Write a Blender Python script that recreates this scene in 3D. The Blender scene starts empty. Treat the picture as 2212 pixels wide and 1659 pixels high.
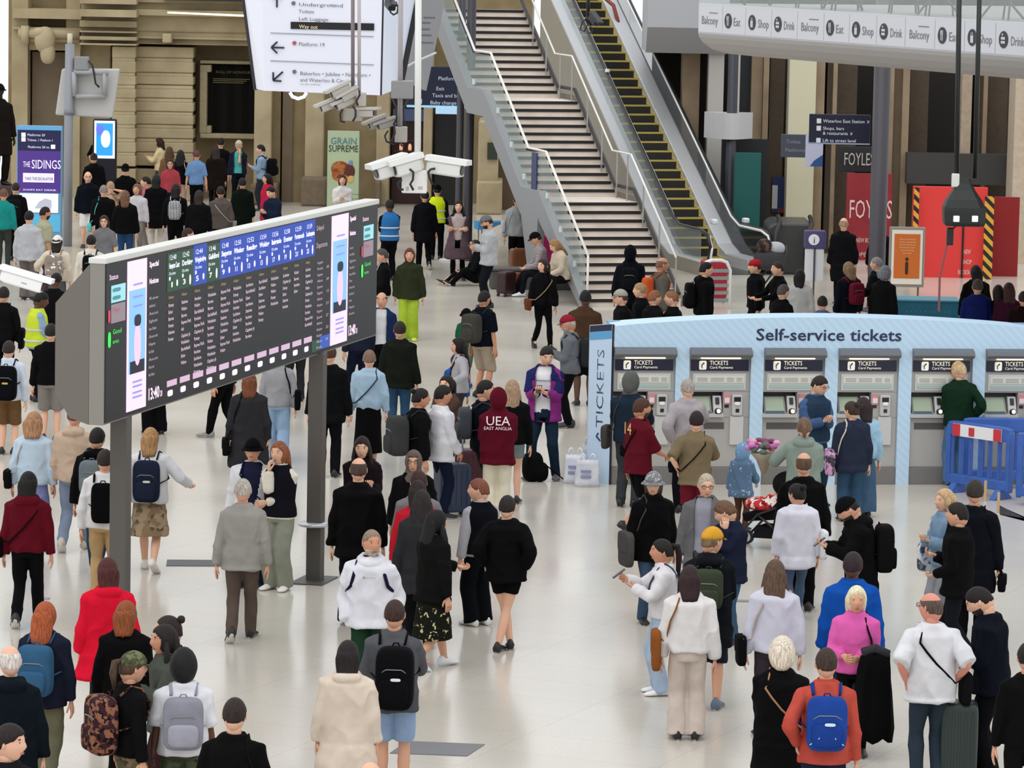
import bpy, math, random
import numpy as np
from mathutils import Vector, Matrix
SC=bpy.context.scene; COL=SC.collection
# ------------------------------------------------------------------ camera
F=8500.;CH=7.8;PIT=math.atan((829.5+175)/F);ROLL=.02
cp,sp=math.cos(PIT),math.sin(PIT);c_,s_=math.cos(ROLL),math.sin(ROLL)
FW=Vector((0,cp,-sp));r0=Vector((1,0,0));u0=Vector((0,sp,cp))
RT=r0*c_+u0*s_;UP=-s_*r0+u0*c_
cam=bpy.data.cameras.new('camera');CO=bpy.data.objects.new('camera',cam);COL.objects.link(CO)
cam.sensor_width=36;cam.lens=F/2212*36;cam.clip_end=600;cam.clip_start=1
CO.matrix_world=Matrix(((RT.x,UP.x,-FW.x,0),(RT.y,UP.y,-FW.y,0),(RT.z,UP.z,-FW.z,CH),(0,0,0,1)))
SC.camera=CO
def ray(px,py): return FW+RT*((px-1106)/F)-UP*((py-829.5)/F)
def G(px,py,z=0.):
    d=ray(px,py);t=(z-CH)/d.z;return Vector((d.x*t,d.y*t,z))
def A(px,py,Y):
    d=ray(px,py);t=Y/d.y;return Vector((d.x*t,Y,CH+d.z*t))
# ------------------------------------------------------------------ materials
def lin(h):
    h=h.lstrip('#')
    if len(h)==3: h=''.join(c*2 for c in h)
    v=[int(h[i:i+2],16)/255 for i in (0,2,4)]
    return tuple(x/12.92 if x<=.04045 else ((x+.055)/1.055)**2.4 for x in v)+(1,)
MC={}
def mat(col,rough=.6,metal=0,emit=0,pat=None,c2=None,sc=8,bump=0,bs=60,spec=.5,alpha=1,trans=0,thr=.5):
    key=(col,rough,metal,emit,pat,c2,sc,bump,bs,spec,alpha,trans,thr)
    if key in MC: return MC[key]
    m=bpy.data.materials.new('surface_'+col.lstrip('#')+(('_'+pat) if pat else ''));m.use_nodes=True
    nt=m.node_tree;N=nt.nodes;L=nt.links;b=N['Principled BSDF']
    b.inputs['Base Color'].default_value=lin(col);b.inputs['Roughness'].default_value=rough
    b.inputs['Metallic'].default_value=metal;b.inputs['Specular IOR Level'].default_value=spec
    m.diffuse_color=lin(col)
    if trans: b.inputs['Transmission Weight'].default_value=trans;b.inputs['IOR'].default_value=1.1
    if alpha<1: b.inputs['Alpha'].default_value=alpha
    tc=N.new('ShaderNodeTexCoord')
    def mix(f,a,c):
        x=N.new('ShaderNodeMix');x.data_type='RGBA';L.new(f,x.inputs['Factor'])
        for s,v in ((6,a),(7,c)):
            if isinstance(v,tuple): x.inputs[s].default_value=v
            else: L.new(v,x.inputs[s])
        return x.outputs[2]
    def noise(s,det=3):
        n=N.new('ShaderNodeTexNoise');n.inputs['Scale'].default_value=s;n.inputs['Detail'].default_value=det
        L.new(tc.outputs['Object'],n.inputs['Vector']);return n.outputs['Fac']
    def ramp(o,p0,p1):
        r=N.new('ShaderNodeMapRange');r.inputs[1].default_value=p0;r.inputs[2].default_value=p1;L.new(o,r.inputs[0]);return r.outputs[0]
    A0=lin(col);B0=lin(c2) if c2 else tuple(min(1,x*.82) for x in A0[:3])+(1,)
    out=None
    if pat in('cloth','stone'): out=mix(ramp(noise(sc),.3,.7),A0,B0)
    elif pat=='blot':
        v=N.new('ShaderNodeTexVoronoi');v.inputs['Scale'].default_value=sc;v.inputs['Randomness'].default_value=1
        mp=N.new('ShaderNodeMixRGB');mp.inputs[0].default_value=.15;L.new(tc.outputs['Object'],mp.inputs[1])
        n=N.new('ShaderNodeTexNoise');n.inputs['Scale'].default_value=sc*1.3;L.new(tc.outputs['Object'],n.inputs['Vector']);L.new(n.outputs['Color'],mp.inputs[2])
        L.new(mp.outputs[0],v.inputs['Vector']);out=mix(ramp(v.outputs['Distance'],thr-.08,thr),B0,A0)
    elif pat=='camo':
        out=mix(ramp(noise(sc,2),.48,.54),A0,B0)
        out=mix(ramp(noise(sc*1.7,1),.58,.62),out,tuple(x*.35 for x in A0[:3])+(1,))
    elif pat in('stripe','stripez','stripex'):
        w=N.new('ShaderNodeTexWave');w.inputs['Scale'].default_value=sc;w.wave_type='BANDS'
        w.bands_direction={'stripe':'X','stripez':'Z','stripex':'DIAGONAL'}[pat]
        L.new(tc.outputs['Object'],w.inputs['Vector']);out=mix(ramp(w.outputs['Fac'],thr-.05,thr+.05),A0,B0)
    elif pat=='strand':
        n=N.new('ShaderNodeTexNoise');n.inputs['Scale'].default_value=1;n.inputs['Detail'].default_value=4
        mp=N.new('ShaderNodeMapping');mp.inputs['Scale'].default_value=(90,90,9);L.new(tc.outputs['Object'],mp.inputs['Vector']);L.new(mp.outputs[0],n.inputs['Vector'])
        out=mix(ramp(n.outputs['Fac'],.35,.65),tuple(x*.62 for x in A0[:3])+(1,),tuple(min(1,x*1.3) for x in A0[:3])+(1,))
        bp=N.new('ShaderNodeBump');bp.inputs['Strength'].default_value=.6;bp.inputs['Distance'].default_value=.01;L.new(n.outputs['Fac'],bp.inputs['Height']);L.new(bp.outputs[0],b.inputs['Normal'])
    if out is not None: L.new(out,b.inputs['Base Color'])
    if bump:
        bp=N.new('ShaderNodeBump');bp.inputs['Strength'].default_value=bump;bp.inputs['Distance'].default_value=.02
        L.new(noise(bs,4),bp.inputs['Height']);L.new(bp.outputs[0],b.inputs['Normal'])
    if emit:
        b.inputs['Emission Strength'].default_value=emit
        if out is not None: L.new(out,b.inputs['Emission Color'])
        else: b.inputs['Emission Color'].default_value=lin(col)
    MC[key]=m;return m
def cloth(spec):
    "'#hex' or '#hex:pattern:#hex2:scale[:threshold]'"
    if not isinstance(spec,str): return spec
    p=spec.split(':')
    v=[int(p[0].lstrip('#')[i:i+2],16) for i in(0,2,4)] if len(p[0])==7 else [40]*3
    if max(v)<48: p[0]='#%02x%02x%02x'%tuple(int(c*.62) for c in v)
    if len(p)==1: return mat(p[0],.9,pat='cloth',sc=7,bump=.10,bs=60,spec=.08)
    return mat(p[0],.85,pat=p[1],c2=p[2],sc=float(p[3]),thr=float(p[4]) if len(p)>4 else .5,bump=.10,bs=60,spec=.08)
# ------------------------------------------------------------------ mesh building
class MB:
    def __init__(s): s.v=[];s.f=[];s.m=[]
    def add(s,vs,fs,m=0):
        n=len(s.v);s.v.extend([tuple(p) for p in vs]);s.f.extend([tuple(i+n for i in f) for f in fs]);s.m.extend([m]*len(fs));return s
    def box(s,x0,y0,z0,x1,y1,z1,m=0):
        v=[(x,y,z) for z in(z0,z1) for y in(y0,y1) for x in(x0,x1)]
        return s.add(v,[(0,2,3,1),(4,5,7,6),(0,1,5,4),(2,6,7,3),(0,4,6,2),(1,3,7,5)],m)
    def rbox(s,x0,y0,z0,x1,y1,z1,r=.02,m=0):
        "box with rounded vertical and horizontal edges (superellipsoid)"
        return s.sup(((x0+x1)/2,(y0+y1)/2,(z0+z1)/2),(abs(x1-x0)/2,abs(y1-y0)/2,abs(z1-z0)/2),r,m)
    def sup(s,c,r,p=.25,m=0,nu=24,nv=12,M=None):
        def sg(t,e): return math.copysign(abs(t)**e,t)
        V=[];
        for j in range(nv+1):
            ph=-math.pi/2+math.pi*j/nv;cz,sz=sg(math.cos(ph),p),sg(math.sin(ph),p)
            for i in range(nu):
                th=2*math.pi*(i+.5)/nu
                q=Vector((r[0]*cz*sg(math.cos(th),p),r[1]*cz*sg(math.sin(th),p),r[2]*sz))
                if M: q=M@q
                V.append((c[0]+q.x,c[1]+q.y,c[2]+q.z))
        Fc=[(j*nu+i,j*nu+(i+1)%nu,(j+1)*nu+(i+1)%nu,(j+1)*nu+i) for j in range(nv) for i in range(nu)]
        return s.add(V,Fc,m)
    def loft(s,rings,m=0,cap=True):
        n=len(rings[0]);V=[p for r in rings for p in r]
        Fc=[(j*n+i,j*n+(i+1)%n,(j+1)*n+(i+1)%n,(j+1)*n+i) for j in range(len(rings)-1) for i in range(n)]
        if cap: Fc+=[tuple(range(n-1,-1,-1)),tuple(range((len(rings)-1)*n,len(rings)*n))]
        return s.add(V,Fc,m)
    def tube(s,pts,rad,n=8,m=0,flat=1.,cap=True):
        pts=[Vector(p) for p in pts]
        if not hasattr(rad,'__len__'): rad=[rad]*len(pts)
        rings=[];pn=None
        for i,p in enumerate(pts):
            t=(pts[min(i+1,len(pts)-1)]-pts[max(i-1,0)])
            if t.length<1e-9: t=Vector((0,0,1))
            t.normalize()
            if pn is None: pn=t.orthogonal().normalized() if abs(t.z)<.9 else Vector((1,0,0))
            a=(pn-t*pn.dot(t))
            a=a.normalized() if a.length>1e-6 else t.orthogonal().normalized()
            pn=a;b=t.cross(a)
            rings.append([tuple(p+a*(rad[i]*math.cos(2*math.pi*k/n))+b*(rad[i]*flat*math.sin(2*math.pi*k/n))) for k in range(n)])
        return s.loft(rings,m,cap)
    def prism(s,poly,d,m=0):
        "poly: list of 3D points (planar); d: extrusion vector"
        n=len(poly);d=Vector(d);V=[Vector(p) for p in poly]+[Vector(p)+d for p in poly]
        return s.add(V,[tuple(range(n-1,-1,-1)),tuple(range(n,2*n))]+[(i,(i+1)%n,n+(i+1)%n,n+i) for i in range(n)],m)
    def quad(s,a,b,c,d,m=0): return s.add([a,b,c,d],[(0,1,2,3)],m)
    def lathe(s,c,prof,n=20,m=0):
        rings=[[(c[0]+r*math.cos(2*math.pi*k/n),c[1]+r*math.sin(2*math.pi*k/n),c[2]+z) for k in range(n)] for r,z in prof]
        return s.loft(rings,m)
    def build(s,name,mats,parent=None,loc=(0,0,0),rz=0,smooth=False,bevel=0):
        me=bpy.data.meshes.new(name);me.from_pydata(s.v,[],s.f)
        if not isinstance(mats,(list,tuple)): mats=[mats]
        for x in mats: me.materials.append(x)
        if len(mats)>1: me.polygons.foreach_set('material_index',s.m)
        me.update()
        if smooth:
            me.polygons.foreach_set('use_smooth',[True]*len(me.polygons))
        o=bpy.data.objects.new(name,me);COL.objects.link(o);o.location=loc;o.rotation_euler=(0,0,rz)
        if parent: o.parent=parent
        if bevel:
            b=o.modifiers.new('bevel','BEVEL');b.width=bevel;b.segments=2;b.limit_method='ANGLE'
        return o
def tag(o,label=None,cat=None,group=None,kind=None):
    if label:o['label']=label
    if cat:o['category']=cat
    if group:o['group']=group
    if kind:o['kind']=kind
    return o
def empty(name,loc,rz=0,label=None,cat=None,group=None,kind=None):
    o=bpy.data.objects.new(name,None);COL.objects.link(o);o.location=loc;o.rotation_euler=(0,0,rz);o.empty_display_size=.1
    return tag(o,label,cat,group,kind)
def dup(o,parent=None):
    c=o.copy();COL.objects.link(c)
    if parent:c.parent=parent
    for ch in list(o.children): dup(ch,c)
    return c
def text_mb(mb,s,O,X,Z,size=None,width=None,m=0,depth=.004,align='L',squash=1,bold=0.):
    "add lettering: O origin of baseline, X reading direction, Z up"
    cu=bpy.data.curves.new('t','FONT');cu.body=s;cu.size=1;cu.resolution_u=2;cu.offset=bold
    o=bpy.data.objects.new('t',cu);me=bpy.data.meshes.new_from_object(o)
    co=np.array([v.co[:] for v in me.vertices]);fs=[tuple(p.vertices) for p in me.polygons]
    bpy.data.objects.remove(o);bpy.data.curves.remove(cu);bpy.data.meshes.remove(me)
    if not len(co): return
    w=co[:,0].max();X=Vector(X).normalized();Z=Vector(Z).normalized();O=Vector(O)
    if size is None: size=width/w
    sx=size*squash if width is None else width/w
    off={'L':0,'C':-w*sx/2,'R':-w*sx}[align];Nn=X.cross(Z)
    mb.add([O+X*(a*sx+off)+Z*(b*size)+Nn*depth for a,b,_ in co],fs,m)
# ------------------------------------------------------------------ people
PEND=[]   # (object, voxel, extra MB, wrinkle, seed)
def ik(root,tgt,l1,l2,pole):
    root,tgt,pole=Vector(root),Vector(tgt),Vector(pole)
    d=tgt-root;L=max(1e-4,d.length);mx=(l1+l2)*.998
    if L>mx: tgt=root+d*(mx/L);d=tgt-root;L=mx
    L=max(L,abs(l1-l2)+.01)
    a=(l1*l1-l2*l2+L*L)/(2*L);hh=math.sqrt(max(0,l1*l1-a*a));n=d.normalized()
    p=pole-n*pole.dot(n);p=p.normalized() if p.length>1e-5 else n.orthogonal()
    return root+n*a+p*hh,tgt
TOR=[(.462,.055,.045),(.48,.098,.070),(.52,.102,.073),(.56,.097,.068),(.605,.084,.060),(.66,.088,.062),(.715,.097,.070),(.76,.101,.066),(.79,.094,.056),(.815,.072,.048),(.838,.050,.041),(.856,.037,.036),(.895,.031,.033)]
def tprof(z,fat=0,fit=0):
    for (z0,a0,b0),(z1,a1,b1) in zip(TOR,TOR[1:]):
        if z<=z1 or z1==TOR[-1][0]:
            t=min(1,max(0,(z-z0)/(z1-z0)));a=a0+(a1-a0)*t;b=b0+(b1-b0)*t;break
    w=math.exp(-((z-.60)/.09)**2);a+=fat*w*.022;b+=fat*w*.034
    if z<.80: a+=(.110-a)*fit*.8 if a<.110 else 0;b+=(.074-b)*fit*.8 if b<.074 else 0
    return a,b
NU,NV=30,22
def _sph():
    V=[];
    for j in range(NV+1):
        ph=-math.pi/2+math.pi*j/NV
        for i in range(NU):
            th=2*math.pi*i/NU;V.append((math.cos(ph)*math.cos(th),math.cos(ph)*math.sin(th),math.sin(ph)))
    Fc=[(j*NU+i,j*NU+(i+1)%NU,(j+1)*NU+(i+1)%NU,(j+1)*NU+i) for j in range(NV) for i in range(NU)]
    return np.array(V),Fc
SPH,SPF=_sph()
def g(x,c,w): return np.exp(-((x-c)/w)**2)
def _skull(D):
    "unit direction array -> head surface in metres (head 0.23 tall, faces +Y)"
    x,y,z=D[:,0],D[:,1],D[:,2]
    lo=np.clip(-z,0,1)
    rx=.076*(1-.30*lo**1.5);ry=.098*(1-.10*lo);rz=np.where(z>0,.108,.118)
    P=np.stack([x*rx,y*ry+.006,z*rz],1)
    fr=np.clip(y,0,1)
    P[:,1]-=.016*np.clip(-y,0,1)*lo*2      # nape tucks in
    P[:,1]+=fr*.012*np.clip(lo-.5,0,1)     # chin
    return P
HEAD=_skull(SPH)
_x,_y,_z=HEAD[:,0],HEAD[:,1],HEAD[:,2];_f=(SPH[:,1]>0)
HEAD[:,1]+=_f*(.024*g(_x,0,.013)*g(_z,-.022,.020)+.010*g(_x,0,.011)*g(_z,.0,.02)-.009*(g(_x,.031,.016)+g(_x,-.031,.016))*g(_z,.012,.014)+.006*g(_x,0,.024)*g(_z,-.062,.012)+.008*g(_x,0,.02)*g(_z,-.098,.016)+.004*g(_z,.036,.012)*g(_x,0,.05))
def smooth(t): t=np.clip(t,0,1);return t*t*(3-2*t)
def shell(cov,out,inn=.90):
    return _skull(SPH)*(inn+(out-inn)*cov)[:,None]
def hairline(low=-.45,side=-.1,front=.62):
    y=SPH[:,1];zt=np.interp(y,[-1,-.3,.1,.55,.8,1],[low,low*.9,side,.25,front-.08,front])+.05*np.sin(SPH[:,0]*9+1)*np.sin(SPH[:,1]*7)+.10*np.clip(np.abs(SPH[:,0])-.8,0,1)*5*(np.abs(y-.0)<.25);return smooth((SPH[:,2]-zt)/.14+.5)
def xf(P,M): return [tuple(M@Vector(p)) for p in P]
def hand(mb,w,d,pn,s,side,curl=.6,m=0):
    "w wrist, d pointing direction, pn palm normal"
    d=d.normalized();pn=(pn-d*pn.dot(d)).normalized();sd=d.cross(pn)*side
    def P(a,b,c): return w+(d*a+sd*b+pn*c)*s
    rings=[]
    for a,wd,th in((-.03,.021,.017),(.0,.026,.018),(.03,.038,.018),(.07,.043,.016),(.092,.040,.012)):
        rings.append([tuple(P(a,wd*math.cos(t),th*math.sin(t))) for t in [2*math.pi*k/10 for k in range(10)]])
    mb.loft(rings,m)
    for k,(b,L) in enumerate(((-.030,.062),(-.010,.075),(.010,.080),(.030,.072))):
        c=curl*(1+.12*(3-k))
        p0=P(.082,b,0);pts=[p0];a=0;q=(.082,b,0);ln=L
        x,zc=.082,0
        for seg,ang in((.45,c*.5),(.32,c*1.2),(.23,c*1.7)):
            x+=ln*seg*math.cos(ang);zc+=ln*seg*math.sin(ang);pts.append(P(x,b*1.12,zc))
        mb.tube(pts,[.0098*s,.0092*s,.0084*s,.0062*s],6,m)
    mb.tube([P(.012,.028,.004),P(.040,.052,.014),P(.064,.058,.022+.01*curl),P(.086,.052,.030+.018*curl)],[.013*s,.0115*s,.010*s,.0075*s],6,m)
ARM={'dn':(.155,.01,.455),'dnf':(.15,.07,.46),'dnb':(.15,-.08,.465),'sf':(.135,.13,.49),'sb':(.15,-.12,.48),'ph':(.025,.155,.665),'ph2':(.05,.20,.70),'pk':(.125,.04,.50),
 'cr':(-.06,.105,.655),'face':(.03,.10,.815),'strap':(.085,.085,.745),'fw':(.09,.24,.62),'hip':(.125,-.01,.555),'low':(.05,.13,.56),'out':(.26,.12,.60),'up':(.12,.16,.88),'lap':(.05,.20,.60),'pull':(.20,-.12,.44),'reach':(.10,.26,.72)}
LEG={'st':((-.055,.0),(.055,.0)),'st2':((-.065,-.03),(.06,.04)),'wd':((-.10,0),(.10,.02)),'wk':((-.05,.13),(.05,-.13)),'wk2':((-.05,-.13),(.05,.13)),'cl':((-.035,0),(.035,.01)),'x':((.03,.06),(-.03,-.06))}
def rad3(p0,p1,p2,rs,n=4):
    "points/radii along a bent limb; rs= 5 radii root,mid,joint,mid2,end"
    P=[p0,p0.lerp(p1,.5),p1.lerp(p0,.08),p1.lerp(p2,.08),p1.lerp(p2,.35),p2]
    return P,[rs[0],rs[1],rs[2],rs[2],rs[3],rs[4]]
def person(x,y,h,hd,label,top='#222226',bot='#222228',shoe='#1c1c1e',hair='#2a1f1a',hs='short',skin='#d6a184',
 arms='dn,dn',legs='st',lean=0,hy=0,hp=0,fat=0,fit=.35,hem=.49,slv=1,hemw=1.,bk='tr',blen=.5,shirt=None,opn=.30,hood=False,coat2=None,z0=0,
 hat=None,beard=None,glass=False,sit=None,group=None,name='person',cat='person',sole='#d8d6d0',collar=None,hl=.30,face=True,sock=None,pos=None,vest=None,prt=None,yoke=None):
    R=random.Random(label)
    arms=(arms.split(',')*2)[:2];L=math.radians(lean);hdr=math.radians(hd)
    def T(p):
        p=Vector(p);zp=.5*h
        if L and p.z>zp:
            t=min(1,(p.z-zp)/(.10*h));a=L*(t*t*(3-2*t));c,s=math.cos(a),math.sin(a);q=p.z-zp
            return Vector((p.x,p.y*c+q*s,zp+q*c-p.y*s))
        return p
    hipz=.5*h
    dz=0
    if sit is not None: dz=sit-.5*h+.03
    hs_=(h/1.75)**.45;HH=.262*hs_
    nk=T((0,.004*h,.862*h));
    hc0=Vector((0,.022,h-.5*HH*.95));off=hc0-Vector((0,.004*h,.862*h))
    Rp=Matrix.Rotation(math.radians(hy),4,'Z')@Matrix.Rotation(-math.radians(hp)-L*.35,4,'X')
    hc=nk+(Rp@off)
    tp=hc+Vector((0,0,HH*.48))
    Rz=Matrix.Rotation(hdr,3,'Z')
    if pos: base=Vector(pos)
    else:
        w=G(x,y,tp.z+dz+z0);q=Rz@Vector((tp.x,tp.y,0));base=Vector((w.x-q.x,w.y-q.y,z0))
    D=base.y;s=F/D;near=s>118
    root=empty(name,base,hdr,label,cat,group)
    sh=Vector((0,0,dz))
    TT=lambda p:T(p)+sh
    sk=mat(skin,.55,pat='cloth',c2=skin,sc=3,spec=.35)
    vx=min(.024,max(.0125,2.2/s));vb=min(.02,max(.012,1.9/s))
    # --- skeleton
    A_=[]
    for i,sd in enumerate((-1,1)):
        a=arms[i]
        a=ARM[a] if a in ARM else tuple(float(t) for t in a.split('/'))
        S=TT((sd*.100*h,0,.786*h));t=TT((sd*a[0]*h,a[1]*h,a[2]*h))
        pole=Vector((sd*.7,-1,-.5));E,W=ik(S,t,.172*h,.148*h,pole);A_.append((S,E,W,sd))
    B_=[];LL=LEG[legs] if legs in LEG else LEG['st']
    for i,sd in enumerate((-1,1)):
        hp_=Vector((sd*.052*h,0,.495*h))+sh
        if sit is not None:
            fy=(.27 if sit>.3 else .36)*h+(.05*h if i else 0);an=Vector((sd*.07*h,fy,.05*h));pole=Vector((sd*.1,.5,1)) if sit>.3 else Vector((sd*.25,.1,1))
        else:
            fx,fy=LL[i][0]*h,LL[i][1]*h;bk_=legs.startswith('wk') and fy<0
            an=Vector((fx,fy,(.085 if bk_ else .045)*h));pole=Vector((0,1,0))
        K,An=ik(hp_,an,.232*h,.235*h,pole);B_.append((hp_,K,An,sd,(-.55 if (sit is None and legs.startswith('wk') and fy<0) else 0)))
    # --- body
    mb=MB()
    def ring(z,a,b,yo=0,n=20):
        return [tuple(TT((a*h*math.cos(2*math.pi*k/n),b*h*math.sin(2*math.pi*k/n)+yo*h,z*h))) for k in range(n)]
    sh_=.006
    mb.loft([ring(z,max(.028,tprof(z,fat)[0]-sh_),max(.028,tprof(z,fat)[1]-sh_)) for z,_,_ in TOR])
    for S,E,W,sd in A_:
        P,r=rad3(S,E,W,[.029*h,.027*h,.0225*h,.023*h,.0155*h]);I=Vector((-sd,0,.25));mb.tube([S+I*.05*h,S+I*.022*h]+P,[.012*h,.024*h]+r,10)
    for hp_,K,An,sd,ft in B_:
        P,r=rad3(hp_,K,An,[.048*h,.044*h,.030*h,.033*h,.021*h]);mb.tube(P,r,12)
        mb.tube([An,An+Vector((0,.03*h,-.02*h)),An+Vector((0,.08*h,-.03*h))],[.021*h,.018*h,.014*h],8)
    body=mb.build('body',sk,root)
    ex=MB();MH=Matrix.Translation(hc+sh)@Rp@Matrix.Scale(hs_*1.18,4)
    ex.add(xf(HEAD,MH),SPF)
    nb=hc+sh;ex.tube([TT((0,0,.83*h)),nb+(Rp@Vector((0,-.018,-.05)))*1],[.034*h,.031*h],12)
    for sd in(-1,1): ex.sup(tuple(MH@Vector((sd*.075,-.002,-.004))),(.009*hs_,.018*hs_,.030*hs_),.8,nu=8,nv=6)
    hsz=hs_*(h/1.75)**.4
    for i,(S,E,W,sd) in enumerate(A_):
        d=(W-E);
        if arms[i]=='pk': continue
        inw=Vector((-sd,0,0)) if arms[i] in('dn','dnf','dnb','sf','sb','pull') else Vector((-sd*.4,0,1)) if arms[i] in('ph','ph2','lap','low','fw','out') else Vector((-sd*.6,-.6,.1))
        hand(ex,W,d,inw,hsz,1 if sd<0 else -1,.35 if arms[i] in('dn','dnf','dnb','sf','sb') else .8)
    PEND.append((body,vb,ex,0,0))
    # --- face
    fc=math.degrees(math.atan2(base.x,base.y));rel=(hd+hy+180)%360-180
    if face and abs(rel)>60:
        lp=MB();lp.sup((0,.0945,-.061),(.021,.005,.0065),.8,0,10,5);L_=[(lp,'lips',mat({'#d6a184':'#a65b50','#e3b295':'#b8685c','#c98f70':'#96503f'}.get(skin,'#6e3a30'),.5))]
        for sd in(-1,1):
            e=MB();br=MB()
            e.sup((sd*.031,.0835,.012),(.0125,.006,.0060),1,0,10,6)
            e.sup((sd*.031,.0885,.012),(.0058,.003,.0056),1,1,8,5)
            br.sup((sd*.032,.0905,.033),(.018,.005,.0035),.8,0,8,5)
            L_+=[(e,'eye',[mat('#d9cfc6',.3),mat('#22160f',.2)]),(br,'eyebrow',mat(hair if hair!='none' else '#6b5a4c',.9))]
        for q,nm,mt in L_:
            q.v=xf(q.v,MH);q.build(nm,mt,root,smooth=True)
    if glass:
        q=MB()
        for sd in(-1,1):
            q.tube([(sd*.031+.020*math.cos(t),.108-.004*abs(math.cos(t)),.010+.016*math.sin(t)) for t in [2*math.pi*k/10 for k in range(11)]],.0028,5)
            q.tube([(sd*.051,.104,.014),(sd*.079,.0,.010)],.0026,4)
        q.tube([(-.011,.108,.013),(.011,.108,.013)],.0026,4);q.v=xf(q.v,MH);q.build('glasses',mat('#26201e',.3),root)
    # --- hair
    hm=mat(hair if hair!='none' else skin,.65,pat='strand',spec=.3);hb=MB();D3=SPH
    def addshell(cov,out,inn=.90): hb.add(xf(shell(cov,out,inn),MH),SPF)
    def curtain(Ln,w=.088,d=.05,back=-.062,fl=1.0):
        rg=[];n=16;K=7
        for k in range(K+1):
            t=k/K;z=.055-t*(Ln+.02);bd=min(1,max(0,(t*Ln-.10)/.12));yo=back-.030*bd-(.02*bd if h>1.5 else 0)
            ww=(w*(1+.10*math.sin(t*3.1)))*(1-.25*t*t)*fl;dd=d*(1-.45*bd);ww*=(.72,.93,1)[min(k,2)];dd*=(.6,.9,1)[min(k,2)]
            rg.append([tuple(MH@Vector((ww*math.cos(2*math.pi*i/n),yo+dd*math.sin(2*math.pi*i/n),z+(R.random()-.5)*.015*(t>.9)))) for i in range(n)])
        hb.loft(rg)
    full=hs in('long','bob','pony','bun','curly','wave')
    lowz=-.5
    if hs in('short','crop','cap','mess'):
        addshell(hairline(-.34,-.02,.58 if hs!='crop' else .62),1.05 if hs=='crop' else 1.085 if hs=='short' else 1.16)
    elif hs=='balding':
        x_,y_,z_=D3[:,0],D3[:,1],D3[:,2];cov=hairline(-.42,-.08,.6)*smooth((.62-z_-.1*y_)/.15);addshell(cov,1.045,.92)
    elif hs in('pony','bun'):
        addshell(hairline(-.38,-.12,.60),1.085)
        if hs=='bun': hb.sup(tuple(MH@Vector((0,-.088,.085))),(.036,.036,.036),.9,0,12,8)
        else: hb.tube([MH@Vector(p) for p in((0,-.085,.055),(0,-.135,.05),(.005,-.15,-.03),(.008,-.14,-.06-hl))],[.024,.032,.034,.010],8)
    elif hs in('long','bob','wave'):
        x_,y_,z_=D3[:,0],D3[:,1],D3[:,2]
        cov=np.maximum(hairline(-1.2,-.9,.62),smooth((np.abs(x_)-.62)/.12)*smooth((.62-y_)/.15));addshell(cov,1.13 if hs!='wave' else 1.2)
        curtain(.20 if hs=='bob' else hl+.10,w=.086 if hs!='wave' else .105)
        if hs!='bob' and hl>.2:
            for sd in(-1,1): hb.tube([MH@Vector(p) for p in((sd*.074,.02,.0),(sd*.086,.012,-.10),(sd*.088,.02,-.18),(sd*.078,.035,-.10-hl*.62))],[.022,.03,.028,.008],8)
    elif hs=='curly':
        q=smooth((SPH[:,2]-np.interp(SPH[:,1],[-1,0,.5,.8,1],[-.8,-.6,.1,.5,.6]))/.14+.5)
        nz=.06*np.sin(SPH[:,0]*17+1)*np.sin(SPH[:,1]*15)*np.sin(SPH[:,2]*16+2);addshell(q*(1+nz),1.34,.9)
    if beard:
        z_,y_,x_=D3[:,2],D3[:,1],D3[:,0];cov=smooth((-.28-z_)/.14)*smooth((y_+.05)/.2);mo=g(x_,0,.34)*g(z_,-.56,.05)*(y_>0);cov=np.clip(cov-.9*mo,0,1)
        q=MB();q.add(xf(shell(cov,1.085,.9),MH),SPF);q.build('beard',mat(beard,.85,pat='strand'),root,smooth=True)
    if hb.v: hb.build('hair',hm,root,smooth=True)
    if hat:
        kind,hc_=hat.split(',');q=MB();hmt=cloth(hc_);z_,y_,x_=D3[:,2],D3[:,1],D3[:,0]
        if kind=='hoodup':
            cov=1-smooth((y_-.42)/.16)*smooth((.75-np.abs(x_))/.15)*smooth((.62-z_)/.12)
            S=_skull(SPH)*(.88+(1.30-.88)*cov)[:,None];S[:,1]-=.012;q.add(xf(S,MH),SPF)
            q.loft([[tuple(MH@Vector((a*math.cos(t),-.02+b*math.sin(t),z))) for t in [2*math.pi*k/14 for k in range(14)]] for z,a,b in((-.05,.075,.07),(-.12,.09,.085),(-.17,.11,.085))])
            nm='hood'
        elif kind=='hijab':
            cov=1-smooth((y_-.50)/.14)*smooth((.66-np.abs(x_))/.15)*smooth((.60-z_)/.12)
            S=_skull(SPH)*(.9+(1.17-.9)*cov)[:,None];q.add(xf(S,MH),SPF)
            q.loft([[tuple(MH@Vector((a*math.cos(t),-.01+b*math.sin(t),z))) for t in [2*math.pi*k/16 for k in range(16)]] for z,a,b in((-.06,.078,.075),(-.13,.095,.10),(-.20,.15,.12),(-.29,.17,.125))])
            nm='headscarf'
        else:
            zt={'cap':.26,'capb':.26,'bucket':.20,'beanie':.18}[kind]
            cov=smooth((z_-zt)/.1+.5);S=_skull(SPH)*(.90+(1.17-.90)*cov)[:,None];q.add(xf(S,MH),SPF);nm='hat' if kind in('bucket','beanie') else 'cap'
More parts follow.
